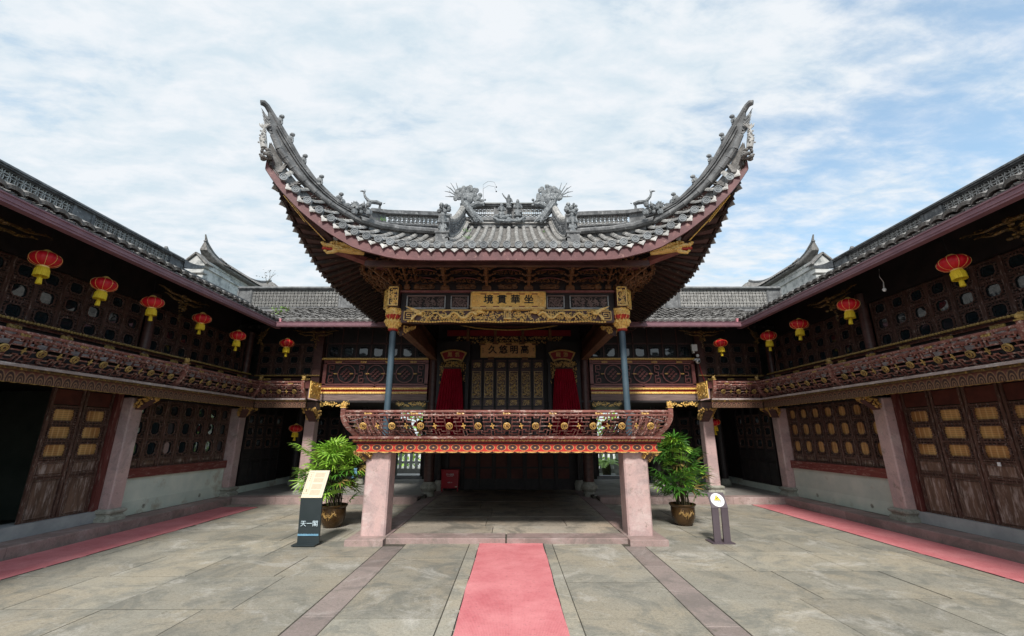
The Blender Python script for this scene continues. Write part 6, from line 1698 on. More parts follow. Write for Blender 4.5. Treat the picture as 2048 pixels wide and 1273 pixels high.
MB().box(-1.3, 1.3, YC - .14, YC + .10, 7.47, 7.50).build('ridge_course', M_['tile_pale'], RF)
MB().box(-1.18, 1.18, YC - .10, YC + .10, 8.03, 8.07).box(-1.16, 1.16, YC - .14, YC + .14, 8.07, 8.10).build('ridge_cap', M_['ridge'], RF)
MB().box(-1.16, 1.16, YC - .13, YC + .13, 8.10, 8.112).build('ridge_moss', M_['moss'], RF)
for a, b in ((-1.12, -.38), (.34, 1.12)):
    o = MB().box(a, b, YC - .05, YC + .05, 7.68, 7.71).box(a, b, YC - .05, YC + .05, 8.0, 8.03).box(a, a + .04, YC - .06, YC + .06, 7.68, 8.03).box(b - .04, b, YC - .06, YC + .06, 7.68, 8.03)
    o.build('panel_frame', M_['ridge'], RF)
    inst(lattice_panel_mesh(b - a - .08, .27, .078).mesh('lattice_panel', M_['tile_pale']), 'lattice_panel', RF, T(((a + b) / 2, YC, 7.72)))
MB().box(-.40, .36, YC - .04, YC + .04, 7.62, 8.03).build('ridge_block', M_['ridge'], RF)
# figures
def person_fig(name, base, h, arm=None, seed=1, yaw=0, lotus=False):
    q = random.Random(seed); mb = MB(); b = Vector((0, 0, 0))
    mb.lathe([(.16 * h, 0), (.19 * h, .05 * h), (.15 * h, .30 * h), (.13 * h, .45 * h), (.17 * h, .62 * h), (.19 * h, .76 * h), (.08 * h, .82 * h), (.07 * h, .84 * h)], 10, wob=lambda k, j: 1 + .12 * math.sin(k * 2.1 + j))
    mb.ball((0, -.01 * h, .91 * h), .095 * h, 1, 1.05, 1.15, 8, 6); mb.ball((0, 0, 1.02 * h), .06 * h, 1.2, 1, .7, 7, 4)
    for sg in (-1, 1):
        if arm == sg: mb.tube([(sg * .15 * h, 0, .72 * h), (sg * .32 * h, -.02, .90 * h), (sg * .44 * h, -.02, 1.12 * h)], [.065 * h, .05 * h, .03 * h], 6)
        else: mb.tube([(sg * .16 * h, 0, .72 * h), (sg * .22 * h, -.06 * h, .52 * h), (sg * .06 * h, -.17 * h, .48 * h)], [.06 * h, .055 * h, .035 * h], 6)
        mb.tube([(sg * .1 * h, -.1 * h, .42 * h), (sg * .15 * h, -.13 * h, .2 * h), (sg * .14 * h, -.12 * h, 0)], [.03 * h, .05 * h, .06 * h], 6)
    for _ in range(10): mb.ball((q.uniform(-.15, .15) * h, -.12 * h, q.uniform(.1, .7) * h), .03 * h, nu=5, nv=3)
    M = T(base) @ RZ(yaw)
    return inst(mb.mesh(name, M_['ridge_fig'], smooth='auto'), name, RF, M)
person_fig('guardian_figure', (-.20, YC - .20, 7.58), .46, seed=3)
person_fig('guardian_figure', (.0, YC - .20, 7.88), .42, arm=-1, seed=4)
person_fig('guardian_figure', (.25, YC - .20, 7.62), .52, seed=5)
cl = MB(); q = random.Random(77)
for k in range(26): cl.ball((q.uniform(-.38, .40), YC - .18 + q.uniform(-.05, .03), 7.50 + .20 * abs(q.uniform(-1, 1)) ** 2), q.uniform(.04, .08), nu=7, nv=5)
cl.tube([(-.42, YC - .2, 7.62), (-.3, YC - .24, 7.50), (0, YC - .26, 7.46), (.3, YC - .24, 7.50), (.46, YC - .2, 7.64)], [.03, .05, .055, .05, .03], 6)
cl.build('cloud_pedestal', M_['ridge_fig'], RF)
def dragon_fish(sg):
    """ridge-end dragon-fish: scaled body rising from the ridge end, broad ruffled fan tail, branching spines"""
    mb = MB(); q = random.Random(60 + sg); B0 = Vector((sg * 1.10, YC - .15, 7.60))
    def P(x, y, z): return B0 + Vector((sg * x, y, z))
    spine = [P(-.22, -.06, -.16), P(-.10, -.06, .06), P(.04, -.06, .26), P(.16, -.06, .44)]
    mb.tube(spine, [.07, .13, .15, .16], 9, flat=.8)
    for k in range(70):
        t = q.random() * 2.99; i = int(t); c = spine[i].lerp(spine[i + 1], t - i); a = q.uniform(2.6, 6.8)
        mb.ball(c + Vector((math.cos(a) * .12, -abs(math.sin(a)) * .10, q.uniform(-.03, .03))), .028, 1, .6, 1, 5, 3)
    # ruffled fan made of overlapping lobes
    for ring, (R0, n) in enumerate(((.13, 7), (.24, 10), (.33, 12))):
        for k in range(n):
            a = R(lerp(205, -10, k / (n - 1)) + q.uniform(-6, 6)); rr = R0 * q.uniform(.9, 1.12)
            c = P(.10 - .02 * ring, -.07 - .02 * (k % 2), .62) + Vector((sg * -math.cos(a) * rr * .0, 0, 0))
            c = P(.06 + math.cos(a) * rr * .95, -.06 - .025 * ((k + ring) % 2), .64 + math.sin(a) * rr * .92)
            mb.ball(c, .075, .95, .45, 1.15, 7, 5)
    mb.ball(P(.08, -.05, .60), .20, 1, .45, 1, 9, 6); mb.ball(P(.12, -.17, .52), .055, nu=8, nv=6)
    # branching spines on the outer side
    for k, (a, L_) in enumerate(((118, .30), (96, .40), (74, .56), (60, .62), (47, .64), (35, .60), (22, .52))):
        a = R(a - 6); s0 = P(.20, -.02, .58)
        pts = [s0 + Vector((sg * math.cos(a) * L_ * t, 0, math.sin(a) * L_ * t + .04 * math.sin(5 * t + k))) for t in (0, .4, .7, 1)]
        mb.tube(pts, [.026, .020, .015, .006], 5)
        if k > 1: mb.tube([pts[2], pts[2] + Vector((sg * .03, 0, .07))], [.012, .004], 4)
    # head on the ridge side
    mb.tube([P(-.04, -.05, .34), P(-.22, -.06, .42), P(-.34, -.07, .40), P(-.42, -.07, .46)], [.08, .085, .07, .04], 8)
    for k in range(16): mb.ball(P(-.30 + q.uniform(-.14, .12), -.09, .44 + q.uniform(-.08, .10)), q.uniform(.028, .045), nu=6, nv=4)
    mb.tube([P(-.05, -.08, .20), P(-.22, -.10, .02), P(-.34, -.10, -.12), P(-.40, -.10, -.16)], [.05, .06, .045, .02], 7)
    mb.build('dragon_fish_finial', M_['ridge_fig'], RF)
dragon_fish(-1); dragon_fish(1)
# antenna-like whiskers
for sg, hgt in ((-1, .95), (-1, .72)):
    b0 = Vector((-.72, YC - .1, 8.12)); pts = [b0 + Vector((-.02 * t, 0, hgt * t * .62)) for t in (0, .5, 1)] + [b0 + Vector((-.02 + .16 * math.sin(a) + .14 * 0, 0, hgt * .62 + .12 * math.sin(a))) for a in (.6, 1.2)] + [b0 + Vector((.30, 0, hgt * .62 + .08)), b0 + Vector((.36, 0, hgt * .62 - .08))]
    MB().tube(pts, .004, 4).ball(pts[-1], .022, nu=6, nv=4).build('ridge_whisker', M_['char'], RF)
# descending ridges with figures at their feet
for sx in (-1, 1):
    A, Bp = Vector((sx * 1.28, YC - .1, 7.42)), Vector((sx * 1.36, 8.05, 5.55))
    pts = [A.lerp(Bp, k / 10) + Vector((0, 0, -.22 * math.sin(math.pi * k / 10))) for k in range(11)]
    tube_ridge([p + Vector((-sx * .12, 0, .08)) for p in pts], .055, 'ridge_roll')
    tube_ridge([p + Vector((-sx * .05, 0, .17)) for p in pts], .05, 'ridge_roll')
    m_ = MB().strip([[p + Vector((-.07, 0, -.05)), p + Vector((.07, 0, -.05)), p + Vector((.06, 0, .52)), p + Vector((-.06, 0, .52))] for p in pts[:-1]], closed=True); m_.build('ridge_web', M_['ridge'], RF)
    fr = MB()
    for off in (.22, .50):
        for a, b in zip(pts[:-1], pts[1:-1]): fr.bar(a + Vector((-sx * .07, 0, off)), b + Vector((-sx * .07, 0, off)), .03, .03)
    fr.build('ridge_string', M_['ridge'], RF)
    rl = carving(2.1, .18, 120, 140, .009, .02, .3).xf(lambda p: (lambda t: pts[min(9, int(t * 9))].lerp(pts[min(9, int(t * 9) + 1)], (t * 9) % 1) + Vector((-sx * (.075 - p.y * .6), 0, .36 + p.z)))((p.x + 1.05) / 2.1 * .98))
    rl.build('ridge_relief', M_['ridge'], RF)
    tube_ridge([p + Vector((0, 0, .57)) for p in pts[:-1]], .085, 'ridge_roll')
    f = pts[-2]
    MB().box(f.x - .13, f.x + .13, f.y - .28, f.y - .02, f.z - .12, f.z + .10).box(f.x - .15, f.x + .15, f.y - .30, f.y, f.z + .10, f.z + .14).lathe([(.05, -.34), (.12, -.26), (.14, -.18), (.12, -.12)], 10, (f.x, f.y - .15, f.z)).build('figure_pedestal', M_['ridge'], RF)
    person_fig('guardian_figure', (f.x, f.y - .16, f.z + .14), .48, seed=7 + sx)
    MB().box(f.x - .12, f.x + .12, f.y - .10, f.y + .02, f.z + .14, f.z + .60).build('figure_niche', M_['ridge'], RF)
    cb = MB(); q = random.Random(4 + sx)
    for _ in range(26): cb.ball((f.x + q.uniform(-.12, .12), f.y - .14 + q.uniform(-.05, .05), f.z + .70 + q.uniform(-.06, .12)), q.uniform(.03, .055), nu=6, nv=4)
    cb.build('lion_figure', M_['ridge_fig'], RF)
    # hip ridge: level part with lattice, then the flying part
    def hp(t, tab):
        x = lerp(1.35, tab[-1][0], t); return Vector((sx * x, interp([(h[0], h[1]) for h in tab], x), interp([(h[0], h[2]) for h in tab], x)))
    xsl = [1.45, 1.75, 2.05, 2.35, 2.6, 2.85]
    def hb(x): return Vector((sx * x, hy(x), hz(x)))
    def ht(x): return Vector((sx * x, interp([(h[0], h[1]) for h in HIPT], x), interp([(h[0], h[2]) for h in HIPT], x)))
    axh = Vector((sx * .70, -.71, 0)).normalized(); nh = Vector((-sx * .71, -.70, 0))
    def web(xs_, name, z0, z1, w, mat='ridge'):
        rows = []
        for x in xs_:
            b, t = hb(x), ht(x); H_ = t.z - b.z; p0 = Vector((b.x, b.y, b.z + z0 * H_)); p1 = Vector((b.x, b.y, b.z + z1 * H_))
            rows.append([p0 - nh * w, p0 + nh * w, p1 + nh * w, p1 - nh * w])
        m_ = MB().strip(rows, closed=True); n = len(m_.v); m_.f += [(0, 1, 2, 3), (n - 4, n - 3, n - 2, n - 1)]
        return m_.build(name, M_[mat], RF)
    web(xsl, 'hip_base', -.25, .30, .08); web(xsl, 'hip_cap', .82, 1.0, .12); web(xsl, 'hip_string', .30, .36, .10)
    web([x for x in xsl if x > 2.5] , 'hip_block', .3, .82, .06)
    web([1.45, 1.6], 'hip_block', .3, .82, .06)
    rows = []; lm = lattice_panel_mesh(1.35, .22, .078)
    def maplat(p):
        t = (p.x + .675) / 1.35; x = lerp(1.62, 2.55, t); b, tt = hb(x), ht(x); H_ = tt.z - b.z
        return Vector((b.x, b.y, b.z + H_ * (.38 + .42 * p.z / .22))) + nh * (p.y * 1.0)
    lm.xf(maplat).build('lattice_panel', M_['tile_pale'], RF)
    tube_ridge([hb(x) + nh * .12 + Vector((0, 0, .03)) for x in (1.5, 1.9, 2.3, 2.7, 3.0)], .07, 'hip_roll', 'ridge')
    # flying hip: roll, web of three strips, horn
    XH = [2.7, 2.95, 3.2, 3.4, 3.6, 3.75, 3.9, 4.0, 4.08, 4.17]
    tube_ridge([hb(x) + nh * .05 + Vector((0, 0, .03)) for x in XH], .056, 'hip_roll', 'ridge')
    XH2 = [2.85, 3.1, 3.3, 3.5, 3.7, 3.84, 3.95, 4.05, 4.14]
    web(XH2, 'hip_web', -.05, .86, .035, 'ridge')
    for off in (.55, .74):
        m_ = MB(); pp = [hb(x).lerp(Vector((hb(x).x, hb(x).y, ht(x).z)), off) for x in XH2]
        for a, b in zip(pp, pp[1:]): m_.bar(a, b, .13, .02)
        m_.build('hip_string', M_['ridge'], RF)
    # top blade up to the curled tip
    tops = [ht(x) for x in (2.9, 3.16, 3.38, 3.63, 3.84, 4.02, 4.14)] + [Vector((sx * 4.215, 6.45, 7.34)), Vector((sx * 4.265, 6.37, 7.43)), Vector((sx * 4.30, 6.33, 7.455)), Vector((sx * 4.34, 6.30, 7.44))]
    rr = [.05, .055, .06, .06, .06, .058, .056, .052, .05, .055, .045]
    MB().tube([t - Vector((0, 0, .03)) for t in tops], rr, 8, up=(0, 0, 1)).build('flying_hip_blade', M_['ridge'], RF, smooth='auto')
    bl = MB(); low = [hb(4.07) + Vector((0, 0, .02)), hb(4.17) + Vector((sx * .02, -.02, .12)), Vector((sx * 4.22, 6.46, 7.05)), Vector((sx * 4.25, 6.42, 7.28))]
    hi = [ht(4.02), ht(4.08), ht(4.14), Vector((sx * 4.25, 6.40, 7.40))]
    bl.strip([[l - nh * .03, l + nh * .03, h + nh * .03, h - nh * .03] for l, h in zip(low, hi)], closed=True)
    for k in range(5):
        s0 = low[1].lerp(low[3], k / 5) ; bl.tube([s0 + Vector((-sx * .02, 0, -.06)), s0 + Vector((sx * .06, -.02, .02)), s0 + Vector((sx * .13, -.05, .15))], [.03, .022, .004], 4)
    bl.build('hip_spines', M_['ridge'], RF)
    # small lion figures sitting on the hip
    for x in (3.28, 3.56, 3.79, 3.97, 4.12):
        p = ht(x); m_ = MB()
        m_.ball((0, 0, .07), .045, 1.2, .9, 1.3, 7, 5); m_.ball((-sx * .03, -.01, .14), .036, 1.1, 1, 1, 7, 5); m_.ball((sx * .05, 0, .04), .03, 1, 1, 1, 6, 4)
        m_.tube([(-sx * .03, -.02, .08), (-sx * .05, -.02, .02), (-sx * .05, -.02, -.02)], .014, 5); m_.tube([(sx * .05, 0, .05), (sx * .09, 0, .10)], [.016, .006], 5)
        me = m_.mesh('hip_lion', M_['ridge_fig'], smooth='auto'); inst(me, 'hip_lion', RF, T(p) @ Matrix.Diagonal((1.3, 1.1, 1.05, 1)))
    top_ = MB(); tp_ = Vector((sx * 4.36, 6.30, 7.62)); 
    # white carp climbing the corner, leaf-shaped corner tile
    w_ = MB(); c = Vector((sx * 4.20, 6.44, 6.62))
    w_.tube([c + Vector((sx * .02, -.02, -.05)), c + Vector((sx * .05, -.03, .10)), c + Vector((sx * .06, -.03, .24)), c + Vector((sx * .08, -.02, .36))], [.055, .06, .04, .015], 8)
    for k in range(5): w_.tube([c + Vector((sx * .08, -.02, .34)), c + Vector((sx * (.08 + .03 * (k - 2)), -.03, .40)), c + Vector((sx * (.07 + .05 * (k - 2)), -.03, .45))], [.015, .02, .006], 5)
    for k in range(16): a = k * 2.4; w_.ball(c + Vector((sx * (.04 + .05 * math.cos(a)), -.08, .02 + .018 * k)), .018, nu=5, nv=3)
    w_.build('carp_figure', M_['tile_pale'], RF, smooth='auto')
    l_ = MB(); c = Vector((sx * 4.22, 6.44, 6.44)); q = random.Random(5)
    for k in range(22): l_.ball(c + Vector((sx * q.uniform(-.12, .05), q.uniform(-.06, .05), q.uniform(-.06, .08))), q.uniform(.025, .045), 1.2, 1, .7, 6, 4)
    l_.build('corner_leaf_tile', M_['tile_dark'], RF)
    # deer and foliage head on the level hip
    m_ = MB(); k1 = -sx   # faces outward
    def D(x, z, y=0): return (sx * x, y, z)
    m_.tube([D(-.20, .25), D(-.08, .28), D(.06, .27), D(.14, .30)], [.045, .062, .055, .045], 8)
    m_.tube([D(.12, .30), D(.20, .40), D(.23, .50), D(.24, .56)], [.045, .032, .026, .022], 7)
    m_.tube([D(.21, .55), D(.28, .575), D(.33, .56)], [.024, .026, .012], 6)
    for x in (.24, .21): m_.tube([D(x, .57), D(x - .01, .64)], [.010, .004], 4)
    for x, yy in ((.10, -.03), (.13, .03), (-.18, -.03), (-.15, .03)): m_.tube([D(x, .26, yy), D(x + .01, .14, yy), D(x - .005, .0, yy)], [.028, .017, .014], 6)
    m_.tube([D(-.24, .27), D(-.28, .30)], [.015, .006], 5)
    p = ht(2.80); inst(m_.mesh('deer_figure', M_['ridge_fig'], smooth='auto'), 'deer_figure', RF, T(p + Vector((0, .02, .0))) @ RZ(sx * -.3) @ Matrix.Diagonal((.85, .85, .72, 1)))
    f = MB(); q = random.Random(15); c = ht(3.0) + Vector((0, -.08, -.08))
    for k in range(34): f.ball(c + Vector((sx * q.uniform(-.28, .30), q.uniform(-.08, .04), q.uniform(-.14, .13))), q.uniform(.03, .07), nu=6, nv=4)
    for k in range(16):
        a = q.uniform(.3, 2.8); s0 = c + Vector((sx * q.uniform(-.2, .2), 0, 0)); f.tube([s0, s0 + Vector((-sx * math.cos(a) * .13, -.03, math.sin(a) * .12)), s0 + Vector((-sx * math.cos(a) * .28, -.05, math.sin(a) * .18))], [.02, .016, .004], 5)
    f.ball(c + Vector((sx * .30, -.03, .14)), .075, 1, .9, 1.3, 8, 6)
    f.build('hip_dragon_head', M_['ridge_fig'], RF, smooth='auto')
tuft = MB(); q = random.Random(41)
for (c, n, s) in ((ht_ := Vector((-2.66, 8.05, 6.05)), 26, .13), (Vector((-.95, 9.1, 6.15)), 26, .10), (Vector((-1.05, 9.9, 6.75)), 16, .10), (Vector((.95, 10.2, 6.85)), 10, .08)):
    for _ in range(n):
        p = c + Vector((q.uniform(-s, s), q.uniform(-s, s) * .6, 0)); d = Vector((q.uniform(-.5, .5), q.uniform(-.6, .1), 1)).normalized() * q.uniform(.04, .10)
        tuft.add([p + Vector((-.007, 0, 0)), p + Vector((.007, 0, 0)), p + d], [(0, 1, 2)])
o = tuft.build('roof_weeds', M_['leaf']); tag(o, 'small green weeds sprouting between the stage roof tiles', 'weeds'); o['kind'] = 'stuff'
# ================================================================== LANTERNS
def lantern_parts(D=.38):
    nl = 20; Rr = D / 2; hh = .112
    prof = [(.055, -hh)] + [(Rr * math.sin(math.acos(max(-1, min(1, k / 6)))) ** .85, hh * k / 6) for k in range(-5, 6)] + [(.055, hh)]
    body = MB().lathe(prof, nl * 4, wob=lambda k, j: 1 - .035 * abs(math.sin(math.pi * k / 4))).mesh('lantern_body', M_['silk'], smooth='auto')
    ribs = MB()
    for k in range(0, nl, 2):
        a = 2 * math.pi * k / nl; ribs.tube([(r_ * 1.008 * math.cos(a), r_ * 1.008 * math.sin(a), z) for r_, z in prof], .0028, 4)
    ribs = ribs.mesh('gold_rib', M_['gold'])
    cap = MB().lathe([(.03, hh + .035), (.06, hh + .012), (.065, hh - .002), (.03, hh - .002)], 16).mesh('cap', M_['gold'])
    ring = MB().lathe([(.06, -hh - .018), (.072, -hh - .015), (.072, -hh + .002), (.05, -hh + .004)], 16).mesh('bottom_ring', M_['gold'])
    fr = MB().lathe([(.066, -hh - .012), (.082, -hh - .05), (.088, -hh - .155), (.080, -hh - .150), (.060, -hh - .02)], 48, wob=lambda k, j: 1 + .05 * (k % 2) * (1 if j in (1, 2) else 0) + .03 * math.sin(k * 1.7 + j)).mesh('fringe', M_['yellow'])
    ts = MB().lathe([(.008, -hh - .12), (.020, -hh - .165), (.026, -hh - .18), (.034, -hh - .27), (.0, -hh - .268)], 20, wob=lambda k, j: 1 + .10 * (k % 2)).mesh('tassel', M_['yellow'])
    cord = MB().tube([(0, 0, hh + .03), (.012, 0, hh + .16), (0, 0, hh + .34)], .004, 4).mesh('cord', M_['char'])
    return (('lantern_body', body), ('gold_ribs', ribs), ('cap', cap), ('bottom_ring', ring), ('fringe', fr), ('tassel', ts), ('cord', cord))
LP = lantern_parts()
def lantern(x, y, z, label, s=1.0):
    r = thing('red_lantern', (x, y, z), label, 'lantern', 'red lanterns with yellow tassels', local=True)
    r.rotation_euler = (rnd.uniform(-.09, .09), rnd.uniform(-.09, .09), rnd.uniform(0, 3)); s *= rnd.uniform(.96, 1.05); r.scale = (s, s, s * rnd.uniform(.93, 1.06))
    for nm, me in LP: child(me, nm, r)
for (x, y, z), lb in (((-7.0, 6.06, 4.33), 'red lantern hanging nearest the left edge, the largest one under the left eave'), ((-7.0, 7.05, 4.28), 'red lantern second from the left edge under the left eave'),
                  ((-7.0, 8.09, 4.28), 'red lantern third from the left edge under the left eave'), ((-7.0, 9.48, 4.33), 'red lantern fourth from the left edge under the left eave'),
                  ((-7.0, 10.84, 4.24), 'red lantern at the far end of the left eave row, by the corner bracket'), ((-6.43, 12.2, 4.33), 'red lantern under the rear eave left of the stage, alone above its small balcony'),
                  ((-6.49, 13.5, 1.96), 'red lantern hanging low in the dark ground-floor recess left of the stage'),
                  ((7.0, 6.26, 4.35), 'red lantern nearest the right edge, the largest one under the right eave'), ((7.0, 8.44, 4.34), 'red lantern second from the right edge, just left of the bare bulb'),
                  ((7.0, 10.01, 4.33), 'red lantern third from the right edge under the right eave'), ((7.0, 11.29, 4.34), 'red lantern at the far end of the right eave row'),
                  ((6.13, 12.2, 4.33), 'red lantern under the rear eave right of the stage'), ((6.25, 13.5, 2.14), 'red lantern hanging low in the dark recess right of the stage')):
    lantern(x, y, z, lb)
for x, y, z, lb in ((-3.75, 15.4, 2.42, 'red lantern partly hidden behind the stage balustrade, left, further from the doorway'), (-3.05, 15.0, 2.40, 'red lantern partly hidden behind the stage balustrade, left, nearer the curtain'),
                    (2.75, 15.2, 2.42, 'red lantern partly hidden behind the stage balustrade on the right'), (3.4, 15.4, 2.42, 'red lantern behind the right steel column and balustrade')):
    lantern(x, y, z - .28, lb)

# ================================================================== POTTED LADY PALMS
def fan_leaf(seed, n=8, L=.28):
    q = random.Random(seed); mb = MB()
    mb.tube([(0, 0, 0), (0, .10, .03), (0, .20, .02)], .0035, 3, cap=False)
    for k in range(n):
        a = lerp(-1.45, 1.45, k / (n - 1)) + q.uniform(-.06, .06); l = L * (1 - .16 * abs(a)) * q.uniform(.88, 1.08); w = .0135 * q.uniform(.85, 1.15)
        d = Vector((math.sin(a), math.cos(a), 0)); s = Vector((d.y, -d.x, 0)); o = Vector((0, .20, .02)); droop = q.uniform(.08, .3)
        pts = [o, o + d * l * .35 + Vector((0, 0, .015)), o + d * l * .72 + Vector((0, 0, -.10 * droop * l / .26)), o + d * l * .95 + Vector((0, 0, -.28 * droop * l / .26))]
        ws = [.003, w, w * .8, .002]; vs = []
        for p, ww in zip(pts, ws): vs += [p - s * ww + Vector((0, 0, ww * .5)), p, p + s * ww + Vector((0, 0, ww * .5))]
        mb.add(vs, [(i * 3 + j, i * 3 + j + 1, i * 3 + j + 4, i * 3 + j + 3) for i in range(3) for j in range(2)])
    return mb
M_['leaf_dry'] = pmat('dry_palm_leaf', (0.16, 0.11, 0.03), (0.30, 0.22, 0.06), 5, .7, .1, objv=.2)
LEAF = [[fan_leaf(s, 7 + s % 3, .25 + .025 * (s % 3)).mesh('fan_leaf', M_[m_]) for s in range(5)] for m_ in ('leaf', 'leaf_light', 'leaf_dry')]
def palm(x, y, label, H, Rw, n, potr, poth, seed, lightamt, skew=(0, 0)):
    r = thing('potted_palm', (x, y, 0), label, 'potted plant', 'potted lady palms beside the stage'); q = random.Random(seed)
    MB().lathe([(potr * .55, 0), (potr * .60, .015), (potr * .78, poth * .14), (potr * .92, poth * .36), (potr * .98, poth * .62), (potr * .96, poth * .86), (potr * 1.06, poth * .92), (potr * 1.10, poth * .97), (potr * 1.06, poth), (potr * .98, poth * .98), (potr * .92, poth * .86), (potr * .90, poth * .6)], 36, (x, y, 0)).build('pot', M_['pot'], r, smooth='auto')
    MB().lathe([(potr * .93, poth * .86), (potr * .5, poth * .90), (0, poth * .91)], 20, (x, y, 0)).build('soil', M_['soil'], r)
    dg = MB()
    for a0, fl in ((-2.15, 1), (-1.05, -1)):
        def S(a, z, e=.004): rr = potr * interp([(0, .55), (.14, .78), (.36, .92), (.62, .98), (.86, .96)], z); return (x + (rr + e) * math.cos(a0 + fl * a), y + (rr + e) * math.sin(a0 + fl * a), z * poth)
        body = [(.0, .60), (.08, .66), (.18, .64), (.27, .55), (.36, .48), (.46, .50), (.55, .58), (.65, .60), (.76, .54), (.86, .46)]
        dg.tube([S(a, z) for a, z in body], [.016, .018, .019, .019, .017, .015, .013, .010, .007, .003], 5)
        dg.ball(S(-.02, .60), .022, nu=6, nv=4); dg.tube([S(-.04, .58), S(-.12, .52), S(-.13, .60)], [.012, .008, .003], 4)
        for a, z, da, dz in ((.22, .60, .04, .16), (.16, .62, .02, -.14), (.40, .48, .08, -.13), (.58, .58, .05, .12), (.02, .66, .09, .13)):
            dg.tube([S(a, z), S(a + da * .6, z + dz * .5), S(a + da, z + dz)], [.009, .006, .002], 4)
    dg.build('dragon_relief', M_['pot_gold'], r)
    st = []
    for k in range(26):
        a = q.uniform(0, 6.28); rr = q.uniform(0, potr * .7); top = Vector((x + skew[0] + math.cos(a) * Rw * q.uniform(.1, .6), y + skew[1] + math.sin(a) * Rw * q.uniform(.1, .6), H * q.uniform(.62, .92)))
        b = Vector((x + math.cos(a) * rr, y + math.sin(a) * rr, poth * .88)); m = b.lerp(top, .5) + Vector((math.cos(a), math.sin(a), 0)) * -.04
        MB().tube([b, m, top], [.011, .009, .006], 5, cap=False).build('stem', M_['stem'], r); st.append((b, m, top))
    for k in range(n):
        # leaf point in an egg-shaped crown, denser towards the outside
        b, m, tpt = st[k % len(st)]
        t = q.uniform(.18, 1.0) ** .8; p = (b.lerp(m, t * 2) if t < .5 else m.lerp(tpt, t * 2 - 1))
        a = q.uniform(0, 6.28); z = lerp(poth + .12, H, q.random() ** .75)
        env = math.sin(math.pi * min(1, max(0, ((z - poth) / (H - poth)) * .86 + .14))) ** .55
        rr = Rw * env * q.uniform(.15, 1.08) ** .7; tgt = Vector((x + skew[0] * z / H + math.cos(a) * rr, y + skew[1] * z / H + math.sin(a) * rr, z))
        el = q.uniform(-.25, .9) + (.35 if z > H * .85 else 0)
        d = Vector((math.cos(a) * math.cos(el), math.sin(a) * math.cos(el), math.sin(el))); s = d.cross(Vector((0, 0, 1))).normalized(); nn = s.cross(d)
        o0 = tgt - d * .30; lt = 1 if q.random() < lightamt * (1.6 if z > H * .65 else .5) else 0
        if q.random() < .045: lt = 2
        inst(q.choice(LEAF[lt]), 'palm_leaf', r, frame(o0, s, d, nn) @ RY(q.uniform(-.6, .6)) @ Matrix.Scale(q.uniform(.85, 1.25), 4))
    for k in range(7 if skew[0] < -.08 else 3):
        a = 2.7 + .25 * k; tgt = Vector((x - Rw * 1.12 + .07 * k, y - .1 + .03 * k, H * (.93 - .05 * (k % 3)))); d = Vector((-.75 + .2 * k, -.35, .35)).normalized(); s = d.cross(Vector((0, 0, 1))).normalized()
        MB().tube([st[k][1], st[k][1].lerp(tgt, .5) + Vector((0, 0, .08)), tgt - d * .1], [.008, .006, .004], 4).build('stem', M_['stem'], r)
        inst(LEAF[1][k % 5], 'palm_leaf', r, frame(tgt - d * .15, s, d, s.cross(d)) @ Matrix.Scale(1.1, 4))
    return r
palm(3.58, 9.50, 'tall dark-green lady palm in a brown dragon pot right of the stage', 1.70, .56, 170, .24, .41, 5, .18, (-.05, 0))
palm(-3.48, 9.30, 'bright green lady palm in a brown dragon pot behind the information sign', 1.60, .64, 190, .245, .42, 9, .82, (-.10, 0))
tag_ = MB()
for k, (x, z, w, h) in enumerate(((-3.03, 1.02, .03, .10), (-3.0, .99, .025, .13), (-3.06, .93, .03, .06))): tag_.strip([[(x + w * math.sin(j * 1.3 + k) * .4, 9.0 - .02 * (j % 2), z + h * j / 4), (x + w + w * math.sin(j * 1.7) * .3, 8.985, z + h * j / 4 + .01)] for j in range(5)])
o = tag_.build('plastic_bag', M_['sign_blue']); tag(o, 'scrap of pale blue plastic caught among the left palm stems', 'bag')

# ================================================================== SIGNS
sg_ = thing('information_sign', (-3.29, 7.9, 0), 'charcoal floor sign with a tilted cream text panel left of the stage', 'sign')
P0 = frame((-3.31, 7.82, .0), (1, 0, 0), (0, 1, 0), (0, 0, 1))
MB().prism([(-3.50, 7.70), (-3.12, 7.70), (-3.12, 8.02), (-3.50, 8.02)], .012, .030, axis='z').build('base_plate', M_['sign_dark'], sg_)
def panel(x0, x1, ya, za, yb, zb, th, name, mat):
    d = Vector((0, yb - ya, zb - za)).normalized(); n = Vector((0, d.z, -d.y)) * th
    a, b = Vector((0, ya, za)), Vector((0, yb, zb)); vs = [(x, *(p + e)[1:]) for p in (a, b) for e in (Vector((0, 0, 0)), n) for x in (x0, x1)]
    return MB().add([tuple(v) for v in vs], [(0, 1, 5, 4), (2, 6, 7, 3), (0, 4, 6, 2), (1, 3, 7, 5), (0, 2, 3, 1), (4, 5, 7, 6)]).build(name, M_[mat], sg_)
xa, xb = -3.46, -3.10
panel(xa, xb, 7.82, .03, 7.76, .735, .03, 'lower_panel', 'sign_dark')
panel(xa, xb, 7.755, .74, 7.98, 1.16, .022, 'upper_panel', 'sign_dark')
panel(xa + .004, xb - .004, 7.748, .742, 7.973, 1.158, .006, 'cream_face', 'sign_cream')
dU = Vector((0, .225, .416)).normalized(); nU = Vector((0, -dU.z, dU.y)); MU = frame((-3.28, 7.861, .95), (1, 0, 0), dU, -nU if False else Vector((1, 0, 0)).cross(dU))
def flat(x0, x1, y0, y1, z=.0035): return MB().box(x0, x1, y0, y1, z, z + .001)
ink = MB()
for (x0, x1, y0, y1) in ((-.155, -.152, -.17, .20), (-.085, -.082, -.17, .20), (-.155, -.082, .198, .201), (-.155, -.082, -.171, -.168), (.145, .147, -.235, .235)): ink.box(x0, x1, y0, y1, .003, .004)
q = random.Random(3)
